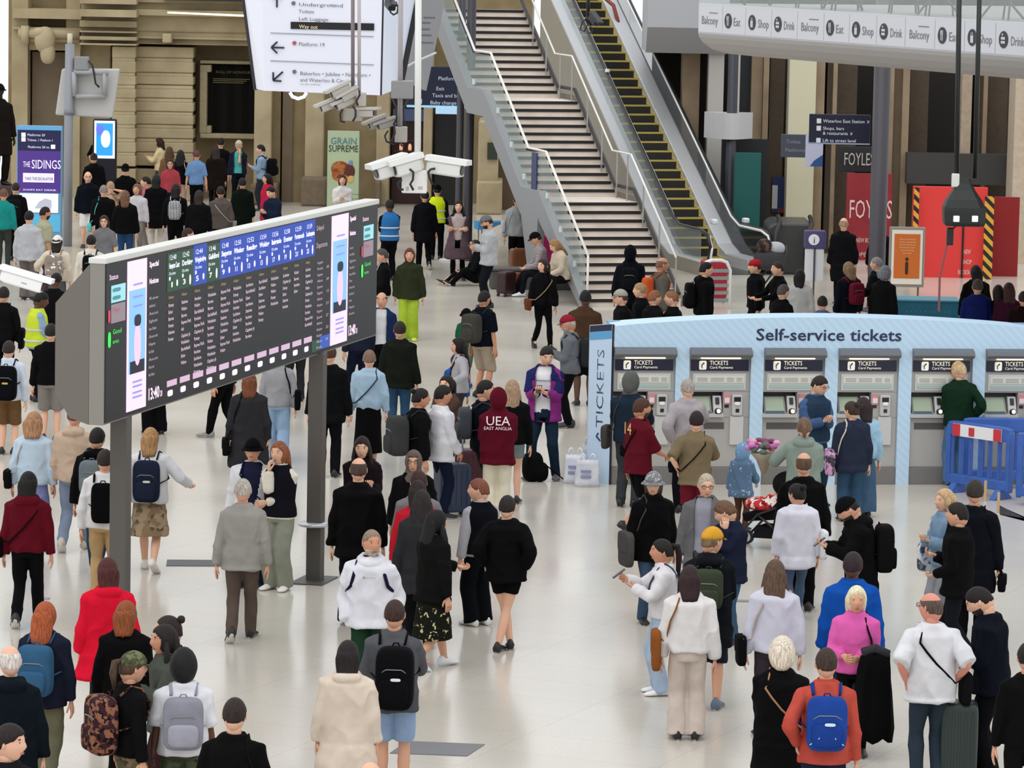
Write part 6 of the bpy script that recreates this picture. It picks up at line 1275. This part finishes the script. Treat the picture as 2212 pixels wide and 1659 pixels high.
p=P(1851,1268,1640,1.66,172,'person in a bright pink jumper with a coat over the arm',top='#e065b0',fit=.4,hair='#e6dcb8',hs='bob',hl=.05,bot='#141417',bk='slim',skin=SK,arms='.03/.12/.60,.06/.14/.61',hy=8,collar='#e065b0',hem=.50);PK=p
p=P(1843,1194,None,1.78,0,'person in a royal blue jacket behind the pink jumper',top='#1450a8',fit=1,hem=.44,hair='#2a1e22',hs='short',bot='#2a3350',skin=SKD,arms='dn,dn',collar='#1450a8',hy=-15)
p=P(2013,1282,1665,1.80,5,'person in glasses and a white T-shirt with a black crossbody bag',top='#dfdfe3',slv=.5,fit=.9,hair='#5a4a40',hs='balding',glass=True,bot='#2f3a46',bk='tr',skin='#d68f7c',arms='hip,hip',hy=40,fat=.7,hem=.46);sling(p,'#1a1a1c','black crossbody bag at the right hip of the white T-shirt',side=1,w=.26,hh=.30)
p=P(2118,1268,1660,1.84,80,'person in a dark navy shirt bent over a phone',top='#141c2c',fit=.8,hair='#1a1311',hs='short',beard='#1f1714',bot='#101116',bk='wide',skin=SKL,arms='ph,ph',hp=30,lean=4,hem=.46);phone(p,1,'phone held by the bent person in dark navy')
p=P(2222,1390,None,1.72,0,'person in black at the right edge of the picture, one arm visible',top='#141416',hair=DKH,bot=BK,arms='dn,dn')
# far left crowd
FG='crowd by the stone wall'
p=P(216,287,None,1.80,178,'person in a black shirt, hands on hips, in front of the blue advertising screen',top='#131315',fit=.7,hair='#6b5148',hs='crop',bot='#141416',arms='hip,hip',slv=.6)
p=P(203,331,None,1.72,10,'person in a black coat below the advertising screen',top='#131316',fit=1,hem=.4,hair='#2d2320',hs='bun',bot=BK)
p=P(190,371,537,1.80,190,'person with glasses in a navy jacket and white shorts',top='#161c2c',fit=.8,hem=.46,hair='none',hs='bald',glass=True,bot='#e6e2dc',bk='shorts',blen=.5,skin=SKL,shoe='#2a2422')
p=P(271,355,None,1.78,0,'person in a black cap and black top among the left crowd',top='#131315',fit=.7,hair=DKH,hat='capb,#121214',bot='#151518',skin=SKL)
p=P(345,299,None,1.70,80,'person in a cream jumper holding something up',top='#d8c59a',fit=.6,hair='#2b1b16',hs='bob',arms='ph2,ph2',bot='#3c3f46')
p=P(366,318,None,1.66,0,'person in a light brown top just right of the cream jumper',top='#74583f',hair='#4d3524',hs='long',hl=.3,bot='#3a3532')
p=P(368,344,None,1.64,180,'person in a pink-red top with glasses facing the viewer in the crowd',top='#a8414a',hair='#35221b',hs='bob',glass=True,bot='#2a2a2e')
p=P(390,325,None,1.70,0,'person in black carrying a pale yellow bag',top='#16161a',hair='#0f0d0d',hs='long',hl=.34,bot='#c2a898');sling(p,'#dcc88c','pale yellow bag on the person in black below the wall',side=1,w=.24,hh=.36,z=.5,cross=False)
p=P(425,325,457,1.72,0,'person in a sky blue shirt and black trousers seen from behind',top='#6d90bc',slv=.5,hair='#5a3c34',hs='crop',bot='#111114',skin=SK)
p=P(466,316,None,1.72,10,'person in a long dark brown coat near the wall',top='#2c211b',fit=1,hem=.34,hair='#2e1f18',hs='long',hl=.2,bot=BK)
p=P(477,299,None,1.80,-5,'tall person in black standing below the memorial board',top='#16161a',hair='#17120f',bot='#17171b',skin=SKL)
p=P(516,304,None,1.78,175,'person in a white cap, turquoise shirt and open navy jacket',top='#1a2030',shirt='#54b0ac',opn=1,fit=.7,hair='#3a2a22',hat='cap,#c8b8a8',arms='face,dn',bot='#151c2a',skin=SKL)
p=P(564,313,None,1.75,85,'person in a pale blue shirt by the stone pilaster',top='#8ba3bd',hair='#141114',bot='#2d2f38',arms='ph,ph',skin=SKL);backpack(p,'#131418','round black backpack by the stone pilaster',w=.32,hh=.46,d=.26)
p=P(578,376,None,1.66,120,'person in a crimson coat at the wall corner',top='#c01f45',fit=.9,hem=.34,hair='#1b1414',hs='long',hl=.16,bot='#2a2226')
p=P(586,403,None,1.76,140,'person in a dark navy jacket looking at a phone above the board',top='#1a2438',fit=.9,hair='#14100f',arms='ph,ph',hp=18,bot='#16181f',hem=.45,skin=SKL)
p=P(225,466,None,1.64,180,'person with glasses in a grey T-shirt above the left board end',top='#77777a',slv=.5,hair='#33201c',hs='long',hl=.16,glass=True,bot='#2a2a30',skin=SKL)
p=P(63,456,650,1.72,-8,'person in a baggy pale grey jumper and striped trousers',top='#b9bbc0',fit=1,hem=.45,hair='#111010',bot='#2a2226:stripe:#8f8580:30',bk='wide',skin=SKL)
p=P(97,447,600,1.80,-60,'person in a pale olive T-shirt looking right',top='#a9a98c',slv=.5,fit=.8,hair='#1c1512',hs='crop',beard='#231a16',bot='#4a3a3c',skin=SKB)
p=P(124,510,700,1.70,-8,'person in a white cap and cream jacket left of the grey pole',top='#d9cdb8',fit=.9,hair='#241c1c',hs='bob',hat='capb,#e9e4dc',bot='#5a5f66',arms='out,dn');backpack(p,'#8f8478:blot:#f0ece6:12:.35','floral pale backpack worn by the white-cap person',w=.34,hh=.44)
p=P(197,508,None,1.76,0,'person in an off-white shirt with black straps above the board end',top='#ddd6c8',fit=.8,hair='#131112',bot='#2a2a30',skin=SKL);backpack(p,'#17171b','black backpack on the off-white shirt above the board end',w=.26,hh=.42)
p=P(34,395,565,1.76,0,'person in a black jacket near the purple totem',top='#17181a',fit=.9,hem=.47,hair='#241c1b',hs='crop',bot='#17181b',skin=SKL);backpack(p,'#1d2022','black backpack on the black jacket near the purple totem',w=.3,hh=.46)
p=P(8,408,560,1.72,0,'person in a teal top cut by the left edge below the statue',top='#1f8a84',hair='#6a4a3a',hs='crop',bot='#3a3f3c')
p=P(224,400,None,1.74,5,'person in a black jacket with a turquoise bag',top='#141417',fit=.8,hair='#8a7f76',hs='crop',bot='#17171a',skin=SKL);sling(p,'#63c4c0','turquoise bag on a black jacket in the left crowd',side=-1,w=.22,hh=.2,z=.46,cross=False)
p=P(271,413,560,1.72,0,'person in a black jacket and blue jeans',top='#131316',fit=1,hem=.47,hair='#6b4a34',hs='long',hl=.12,bot='#2b4770')
p=P(338,378,520,1.78,0,'person in a long black coat and off-white trousers in the crowd',top='#121217',fit=.9,hem=.32,hair='#17120f',hs='long',hl=.1,bot='#d8cec0',bk='tr',shoe='#d8cec0')
p=P(380,398,None,1.76,0,'person in black carrying a black and white backpack',top='#131318',fit=1,hair='#16110f',hs='bob',bot='#16161a');backpack(p,'#e0e0e4:stripe:#17171a:9','black and white striped backpack in the crowd',w=.28,hh=.42)
p=P(316,382,None,1.70,90,'person in a rose pink shirt among the left crowd',top='#b86a74',hair='#17120f',hs='short',bot='#8f8a86',arms='ph,ph',skin=SKL)
p=P(296,398,None,1.66,170,'person in a white top and pinkish scarf among the left crowd',top='#cfccd2',hair='#7a5448',hs='bob',bot='#8a7f78')
p=P(239,392,None,1.70,30,'person in a beige patterned shirt raising a bare arm',top='#b9997c:camo:#8a6a54:9',slv=.5,hair='#a88a70',hs='crop',arms='dn,up',bot='#7a6a5a',skin=SKL)
p=P(477,403,540,1.74,8,'person in a grey-brown fleece with a pale crossbody strap',top='#5b534e',fit=.9,hair='#1a1514',hs='short',hem=.46,bot='#1a1a28',skin=SKB);sling(p,'#8c8478','small grey bag with a pale strap across the grey-brown fleece',side=1,w=.16,hh=.16,strap='#b4ada4')
p=P(524,385,530,1.70,0,'person in a bottle green coat dress with bare legs',top='#132019',fit=.9,hem=.34,hair='#121010',hs='short',bot='#131a16',bk='shorts',blen=.2,skin=SK)
p=P(405,493,None,1.74,-70,'person in a beige jacket peering over the top edge of the board',top='#a4907a',fit=.9,hair='#33221c',hs='crop',beard='#2e211b',bot='#6a5c50')
p=P(740,378,None,1.70,182,'person in a white jacket in front of the food poster',top='#dedad6',fit=.7,hair='#4a1f1c',hs='long',hl=.08,bot='#3a4450',arms='ph,ph',skin=SKL)
p=P(430,412,None,1.72,0,'person in a black jacket standing between the striped backpack and grey-brown fleece',top='#17171b',fit=.9,hair='#2a1c16',hs='bob',bot='#1a1a1e')
p=P(165,430,None,1.68,20,'person in dark clothes just left of the bald one in white shorts',top='#202226',hair='#2c2018',hs='bob',bot='#1e1e22') if 0 else None
# by the stairs
p=P(1174,560,756,1.76,200,'person in a black jacket walking with a brown bag by the stairs',top='#17161a',shirt='#1d1b1f',fit=.6,hair='#33231f',hs='long',hl=.08,bot='#101013',bk='slim',legs='wk',skin=SKL,hy=-60);sling(p,'#6a3a26','brown shoulder bag with a tan strap of the walker by the stairs',side=1,w=.2,hh=.22,z=.5,strap='#b09878')
SB=G(1215,655)
p=person(0,0,1.68,120,'person in a cream top seated on the ledge by the stairs',pos=(SB.x,SB.y,0),sit=.48,top='#c9bba6',fit=.4,hair='#9a7650',hs='long',hl=.2,bot='#17161a',arms='lap,lap',hp=25,skin=SKL,lean=12,shoe='#6b5648')
SB2=G(1172,640)
p=person(0,0,1.74,100,'person in a dark cap and striped top seated beside the one in the cream top',pos=(SB2.x,SB2.y,0),sit=.45,top='#3a2e34:stripez:#c8c0c0:14',hair='#1c1514',hat='cap,#1a1719',bot='#20242e',arms='lap,lap',shoe='#eceef0',hp=15,lean=10)
SB3=G(1030,618)
p=person(0,0,1.70,105,'person in black sitting on the floor with white-soled trainers',pos=(SB3.x,SB3.y+.1,0),sit=.10,top='#16181a',hair='#1b1513',bot='#121215',arms='lap,lap',shoe='#17171a',sole='#f0f0f0',hp=10)
p=P(1265,627,880,1.76,0,'person in a brown coat and dark shorts left of the kiosk',top='#4a3526',fit=.9,hem=.40,hair='#141010',hs='crop',skin=SKD,bot='#1a1a1e',bk='shorts',blen=.5)
p=P(1228,682,905,1.74,85,'person in a red cap and grey jacket facing left by the kiosk',top='#6b6f74',fit=.7,hair='#b8a89c',hs='crop',hat='cap,#8c2330',beard='#b0a49a',bot='#141417',arms='ph,dn',skin='#c98f70',hp=10);backpack(p,'#2a2c30','dark backpack of the person in the red cap',w=.28,hh=.44)
p=P(1362,533,None,1.82,-3,'person in a dark navy hooded coat starting up the stairs',top='#121824',fit=1,hem=.42,hair=DKH,hat='hoodup,#11161f',bot='#17171c');backpack(p,'#1c1e26','charcoal backpack of the hooded person on the stairs',w=.3,hh=.4)
p=P(1430,557,None,1.76,-70,'person in a grey-brown top wearing an orange backpack by the stairs',top='#5d5c54',fit=.7,hair='#7a5a48',hs='balding',bot='#5a5040',skin='#c98f70');backpack(p,'#c9552a','orange backpack at the foot of the stairs',w=.28,hh=.42)
p=P(1525,567,None,1.80,-80,'person in a black hoodie by the escalator foot',top='#121215',fit=1,hair='#110e0d',hs='short',bot='#121215',skin=SKL,hood=True);backpack(p,'#18181b','black backpack by the escalator foot',w=.3,hh=.46)
for a in ((1342,627,90,'person in a pale cap behind the left end of the kiosk','#1c1a1b','#4a3c30','cap,#a9a79c'),(1384,612,70,'person in black peeping over the kiosk right of the pale cap','#18181c','#a08460',None),(1414,628,-60,'person in black behind the kiosk, third head right from the pale cap','#1c1c20','#8a5a40',None),(1452,629,80,'person in dark navy peeping over the kiosk nearest the escalator foot','#16171c','#8a5f44',None),(1692,615,-50,'person in black just left of the white jacket behind the kiosk','#141417','#4a4644',None)):
    P(a[0],a[1],None,1.70,a[2],a[3],top=a[4],hair=a[5],hat=a[6],bot=BK,skin=SKL,fit=.7)
p=P(1632,562,None,1.70,100,'person in a red woollen hat by the foot of the escalator',top='#15151a',fit=.9,hair=BRH,hat='beanie,#b3242e',bot=BK,skin=SKL)
p=P(1681,566,None,1.72,110,'person in a black top pushing a trolley behind the kiosk',top='#121215',hair='#3a2722',hs='short',bot=BK,skin=SKL,arms='fw,fw')
p=P(1728,583,None,1.68,-10,'person in a white jacket behind the kiosk top',top='#b9bab8',fit=1,hair='#14100f',hs='bob',bot='#2a2a2e',skin=SKL)
p=P(1777,640,None,1.55,0,'child in a blue top just above the lettering of the kiosk',top='#4a5a80',hair='#15110f',hs='short',bot='#2a2a30')
p=P(1834,567,None,1.72,30,'person in a navy and maroon coat behind the kiosk',top='#171c2e',fit=1,hair='#8d7254',hs='bob',hl=.02,bot='#52202c',skin=SKL);backpack(p,'#6a1a2c','maroon backpack behind the kiosk top',w=.28,hh=.40)
p=P(1895,556,None,1.76,60,'person in a dark coat with one arm out before the grey-purple column',top='#1c1c1e',fit=1,hair='#8e8a88',hs='crop',bot=BK,arms='out,dn',skin=SKL)
p=P(1912,576,None,1.70,-40,'person in a charcoal coat right of the dark-coated one by the column',top='#202022',fit=1,hair='#7d7f88',hs='wave',hl=.01,bot=BK,skin=SKL)
p=P(1823,471,660,1.86,0,'person in a long dark overcoat facing the bookshop',top='#1b1b1f',fit=1,hem=.28,hair='#a8846c',hs='balding',bot='#17171a',skin=SKL)
p=P(1905,480,660,1.80,0,'person in dark clothes half hidden by the grey-purple column',top='#17171f',fit=.9,hair='#1a1412',bot='#141418')
p=P(2109,574,None,1.72,10,'person in black half hidden behind the royal navy jacket',top='#15140f',fit=.9,hair='#17110e',hs='long',hl=.15,bot=BK)
p=P(2112,604,None,1.76,0,'person in a royal navy jacket with a small badge before the hoarding',top='#14205a',fit=1,hair='#453a30',hs='short',bot='#15151c')
p=P(2157,617,None,1.66,0,'person in black between the royal navy jacket and the plum coat',top='#121215',hair='#201510',hs='bob',bot=BK)
p=P(2180,612,None,1.72,0,'person in a plum coat near the right edge',top='#3a1428',fit=1,hair='#3a201c',hs='long',hl=.18,bot=BK)
p=P(2212,630,None,1.7,0,'person in a dark red coat cut by the right picture edge',top='#2c1016',fit=1,hair='#20140f',bot=BK)
p=P(1118,420,None,1.78,5,'person in a pale grey jumper half hidden by the grey stair beam',top='#a9abae',fit=.8,hair='#2c211b',bot='#17171b',arms='dn,dn');sling(p,'#c8c8cc','white bag of the person by the grey stair beam',side=-1,w=.22,hh=.26,z=.6,cross=False)
# bronze statue at the far left
gs=A(3,178,98);person(0,0,2.5,-150,'dark bronze statue of a figure in a hat and long coat at the left edge',pos=(gs.x-.05,98,gs.z-2.55),top='#2c2420',bot='#2a221d',hem=.30,fit=.9,hair='#241d19',skin='#2e2621',hat='bucket,#241d19',shoe='#241d19',sole='#241d19',name='statue',cat='statue',face=False)
q=MB();zt=gs.z-2.55;q.rbox(-.7,-.5,0,.8,.5,zt*.5,.1);q.rbox(-.6,-.4,zt*.5,.65,.4,zt,.1);tag(q.build('statue_plinth',mat('#3a2c24',.6),None,(gs.x-.05,98,0)),'dark bronze plinth of stacked suitcases under the statue','plinth')
# ------------------------------------------------------------------ luggage, prams, bags
def suitcase(loc,rz,c,lab,w=.42,d=.26,h=.62,hand_=.35,lean=0):
    o=empty('suitcase',loc,rz,lab,'suitcase');cm=mat(c,.45,bump=.1);
    q=MB();q.rbox(-w/2,-d/2,.06,w/2,d/2,.06+h,.22);q.build('shell',cm,o,smooth=False,bevel=.01)
    q=MB()
    for k in range(5): x=-w*.34+k*w*.17;q.box(x-.008,-d/2-.006,.14,x+.008,d/2+.006,h-.02)
    q.build('rib',mat(c,.5),o) if 0 else q.build('ribs',cm,o)
    for sx_ in(-1,1):
        for sy_ in(-1,1):
            q=MB();q.tube([(sx_*w*.38-.015,sy_*d*.36,.035),(sx_*w*.38+.015,sy_*d*.36,.035)],.034,12);q.build('wheel',mat('#161618',.5),o,smooth=True)
    if hand_:
        q=MB();q.tube([(-w*.26,d*.3,h),(-w*.26,d*.3,h+hand_),(w*.26,d*.3,h+hand_),(w*.26,d*.3,h)],.011,6);q.build('pull_handle',mat('#c4c6ca',.3,.6),o,smooth=True)
    return o
suitcase(G(976,1115),.5,'#2a3650','dark blue suitcase with a pale pull handle beside the white puffer jacket',h=.64,w=.46)
suitcase(G(1016,1080)+Vector((0,.3,0)),.2,'#3d1420','dark maroon suitcase right of the dark blue one',h=.60,w=.42,hand_=.4)
suitcase(G(2068,1700),-.1,'#24322f','dark green suitcase between the white T-shirt and the navy phone reader',h=.74,w=.34,d=.30,hand_=0)
suitcase(G(1103,632),.6,'#8a4a36','reddish brown leather case near the bench at the foot of the stairs',h=.36,w=.46,hand_=0)
suitcase(G(1130,618)+Vector((0,1.1,0)),.3,'#7a4a2c','tan quilted holdall on a case behind the brown leather case',h=.66,w=.62,hand_=0)
suitcase(G(1180,600)+Vector((0,.8,0)),0,'#c8287a','hot pink suitcase standing by the stair beam',h=.80,w=.34,hand_=0)
suitcase(G(1144,600)+Vector((0,1.3,0)),.2,'#7d1228','crimson case left of the hot pink suitcase',h=.62,w=.36,hand_=0)
suitcase(G(1093,640),.9,'#2c1216','dark maroon jacket-covered case at the left of the luggage group',h=.46,w=.38,hand_=0)
o=empty('bench',G(1180,632)+Vector((.1,.8,0)),.1,'low dark stone ledge carrying the seated pair beside the stairs','bench');q=MB();q.rbox(-1.3,-.2,0,.55,.25,.40,.1);q.build('base',mat('#4d4a48',.6),o);q=MB();q.rbox(-1.35,-.24,.40,.6,.3,.45,.1);q.build('seat',mat('#5c5856',.5),o)
o=empty('table',G(1120,600)+Vector((0,2.6,0)),.2,'thin folding table with blue and teal cloths beside the stair beam','table')
q=MB();q.rbox(-1.0,-.25,.98,.7,.25,1.02,.2);q.build('tabletop',mat('#5f6f7a',.5),o)
for x in(-.9,.6):
    for y in(-.2,.2): q=MB();q.tube([(x,y,0),(x,y,.99)],.018,6);q.build('leg',mat('#9fa3a6',.4),o)
q=MB();q.prism([(-1.0,-.27,.86),(-1.0,-.27,1.035),(-.4,-.27,1.035),(-.65,-.27,.92)],(0,.5,0));q.build('cloth',mat('#3f8fc4',.8),o)
# white carrier bags beside the kiosk
def carrier(loc,rz,lab,w,h,c='#dfe2ea'):
    o=empty('carrier_bag',loc,rz,lab,'bag');R=random.Random(lab);n=16;rg=[]
    for k in range(7):
        t=k/6;rg.append([((w/2)*(1-.16*t+R.uniform(-.05,.05))*math.copysign(abs(math.cos(a))**.6,math.cos(a)),(w*.32)*(1-.35*t)*math.copysign(abs(math.sin(a))**.6,math.sin(a))+R.uniform(-.01,.01),h*t*.80) for a in [2*math.pi*i/n for i in range(n)]])
    q=MB();q.loft(rg);q.build('bag_body',mat(c,.35,pat='cloth',c2='#c4c8d4',sc=6),o,smooth=True)
    for s in(-1,1):
        q=MB();q.tube([(s*w*.28,-.04,h*.76),(s*w*.26,-.05,h*.95),(s*w*.18,-.04,h),(s*w*.10,-.04,h*.95),(s*w*.08,-.04,h*.76)],.012,6,flat=.4);q.build('handle',mat(c,.35),o,smooth=True)
    for k in range(2):
        q=MB();q.rbox(-w*.30,-w*.335,h*(.28+.16*k),w*.12,-w*.29,h*(.36+.16*k),.2);q.build('printed_band',mat('#8b93b8',.5),o)
    return o
carrier(G(1242,1046)+Vector((0,.12,0)),0,'tall white plastic carrier bag with blue bands left of its neighbour',.34,.50)
carrier(G(1268,1050),.1,'bulging white plastic carrier bag touching the kiosk end panel',.36,.46,'#e4e4e6')
carrier(G(1260,1041)+Vector((.12,.3,0)),-.2,'white carrier bag standing behind the other two by the kiosk',.32,.60)
o=empty('rucksack',G(1150,1040),.2,'crumpled black rucksack on the floor by the feet of the magenta jacket','backpack')
q=MB();q.sup((0,0,.21),(.15,.12,.21),.7);q.sup((.1,-.02,.14),(.12,.11,.14),.8);q.build('bag_body',cloth('#131315'),o,smooth=True);q=MB();q.tube([(-.05,-.1,.36),(-.15,-.16,.25),(-.1,-.16,.1)],.018,6,flat=.4);q.build('strap',cloth('#131315'),o,smooth=True);q=MB();q.tube([(.1,-.05,.3),(.45,-.1,.02),(.6,-.08,.01)],.01,5);q.build('cord',cloth('#131315'),o,smooth=True)
# pushchair
o=empty('pushchair',G(1650,1190),-.5,'black folding pushchair with a red blanketed baby near the spotted raincoat','pushchair')
fr=mat('#16161a',.4)
q=MB();q.tube([(-.42,.0,.10),(-.1,0,.45),(.30,0,.62),(.52,0,1.0)],.016,6);q.tube([(-.42,.42,.10),(-.1,.42,.45),(.30,.42,.62),(.52,.42,1.0)],.016,6);q.tube([(.52,0,1.0),(.56,.21,1.02),(.52,.42,1.0)],.018,6);q.tube([(.42,0,.10),(.05,0,.35),(-.1,0,.45)],.016,6);q.tube([(.42,.42,.10),(.05,.42,.35),(-.1,.42,.45)],.016,6);q.build('frame',fr,o,smooth=True)
for x,y in((-.42,.03),(-.42,.39),(.42,-.02),(.42,.44)):
    q=MB();q.tube([(x,y-.02,.09),(x,y+.02,.09)],.09,20);w_=q.build('wheel',mat('#1a1a1c',.6),o,smooth=False);q=MB();q.tube([(x,y-.026,.09),(x,y+.026,.09)],.06,16);q.build('hub',mat('#c9c9cb',.4),w_)
q=MB();q.prism([(-.30,.03,.34),(-.34,.03,.44),(.05,.03,.52),(.34,.03,.86),(.40,.03,.82),(.14,.03,.40)],(0,.36,0));q.build('seat',cloth('#1a1a1d'),o,bevel=.02)
q=MB();q.sup((.26,.21,.84),(.24,.21,.17),.9);q.build('canopy',cloth('#222226'),o,smooth=True)
q=MB();q.prism([(-.2,.05,.14),(.3,.05,.16),(.32,.05,.30),(-.15,.05,.30)],(0,.32,0));q.build('basket',cloth('#2b2b2e'),o,bevel=.02)
o2=empty('blanket',o.location+Matrix.Rotation(-.5,3,'Z')@Vector((-.08,.2,.56)),-.5,'bright red patterned blanket bundle lying in the pushchair','blanket')
q=MB();q.sup((0,0,0),(.28,.17,.09),.8);q.sup((.15,.02,.07),(.15,.14,.08),.8);q.build('folds',cloth('#c23a3c:camo:#e8d8d4:10'),o2,smooth=True)
o3=empty('person',o.location+Matrix.Rotation(-.5,3,'Z')@Vector((.16,.2,.68)),-.5,'baby with a pink face wrapped in the pushchair','person')
q=MB();q.sup((0,0,.04),(.075,.07,.08),1,0,20,12);q.sup((-.10,0,-.03),(.10,.09,.07),.9);q.build('body',mat(SKL,.6),o3,smooth=True);q=MB();q.sup((.02,0,.07),(.075,.076,.072),1);q.build('hat',cloth('#58a8c0'),o3,smooth=True)
for px,py,c,l in((1700,1182,'#38a0b4','turquoise cloth bundle hanging at the right of the pushchair'),):
    q=MB();q.sup((0,0,0),(.12,.08,.14),.8);tag(q.build('cloth_bundle',cloth(c),None,G(1655,1190)+Vector((.42,.25,.72)),smooth=True),l,'bundle')
# flowers carried by the sage hoodie
S,E,W,sd=GP['A'][0];o=local_thing('flower_bouquet',GP,W+Vector((-.16,.16,.02)),'large bouquet of pink and purple flowers held by the sage hoodie','flowers')
q=MB();q.loft([[(r*math.cos(t),r*math.sin(t),z) for t in [2*math.pi*k/12 for k in range(12)]] for z,r in((-.22,.03),(-.05,.10),(.04,.18))]);q.build('wrapping',cloth('#a9a08c'),o,smooth=True)
R=random.Random(3)
for k in range(26):
    a=R.uniform(0,6.28);r=R.uniform(0,.2);q=MB();c=(r*math.cos(a),r*math.sin(a),.09+R.uniform(-.03,.10));q.sup(c,(.05,.05,.035),.9,0,8,6);q.build('bloom',mat(R.choice(['#d07ac0','#b85aa0','#e0a0cc','#7a3a5a','#5a6a58','#d8a0a0']),.7),o,smooth=True)
# coat over the arm of the pink jumper
S,E,W,sd=PK['A'][0];o=local_thing('folded_coat',PK,W+Vector((-.16,.08,.0)),'long black coat draped over the forearm of the pink jumper','coat')
rg=[];n=20
for k,(z,a,b) in enumerate(((.07,.06,.06),(.04,.13,.09),(-.08,.15,.09),(-.30,.17,.08),(-.60,.19,.08),(-.74,.17,.06))):
    rg.append([(a*math.cos(t)*(1+.12*math.sin(5*t+k*.6)),b*math.sin(t)*(1+.3*math.sin(7*t+k*.5)),z+.05*math.sin(3*t)*(k>3)) for t in [2*math.pi*i/n for i in range(n)]])
q=MB();q.loft(rg);q.build('cloth_body',cloth('#131315'),o,smooth=True);q=MB();q.tube([(-.12,.0,.06),(0,.03,.12),(.12,.0,.07)],.045,8);q.build('collar',cloth('#3a3a3e'),o,smooth=True)
sling(PK,'#16161a','black shoulder bag strap on the pink jumper',side=-1,cross=False,w=.2,hh=.2,z=.55)
# white plastic bag in the right hand of the coral sweater
o=empty('carrier_bag',G(1850,1800,0),0,'crumpled white plastic bag at the bottom edge near the coral sweater','bag');q=MB();q.sup((0,0,.18),(.2,.12,.2),.8);q.sup((.1,.02,.30),(.12,.1,.12),.8);q.build('bag_body',mat('#cfcfd6',.35),o,smooth=True)
# suitcase trolley / pram at the right behind the kiosk
o=empty('pushchair',G(1668,640),.3,'cluttered pram with grey fabric and bags behind the kiosk by the escalator','pushchair')
q=MB();q.tube([(-.3,0,.1),(.3,0,.9),(.36,.2,1.05)],.018,6);q.tube([(-.3,.4,.1),(.3,.4,.9),(.36,.2,1.05)],.018,6);q.build('frame',fr,o,smooth=True)
q=MB();q.sup((0,.2,.75),(.34,.24,.22),.7);q.build('carrycot',cloth('#47474a'),o,smooth=True);q=MB();q.sup((-.15,.15,1.05),(.16,.16,.16),.9);q.build('bag',cloth('#6a5048:camo:#2c2c30:10'),o,smooth=True);q=MB();q.sup((.12,.2,1.0),(.2,.2,.14),.9);q.build('hood',cloth('#b9bcc0'),o,smooth=True)
for x in(-.3,.3): q=MB();q.tube([(x,.0,.1),(x,.03,.1)],.1,16);q.build('wheel',mat('#1a1a1c',.6),o)
suitcase(G(1545,672)+Vector((.05,2.0,0)),.1,'#a01a30','dark red case top just showing above the kiosk edge near the escalator',w=.56,h=.82,hand_=0)
bake()
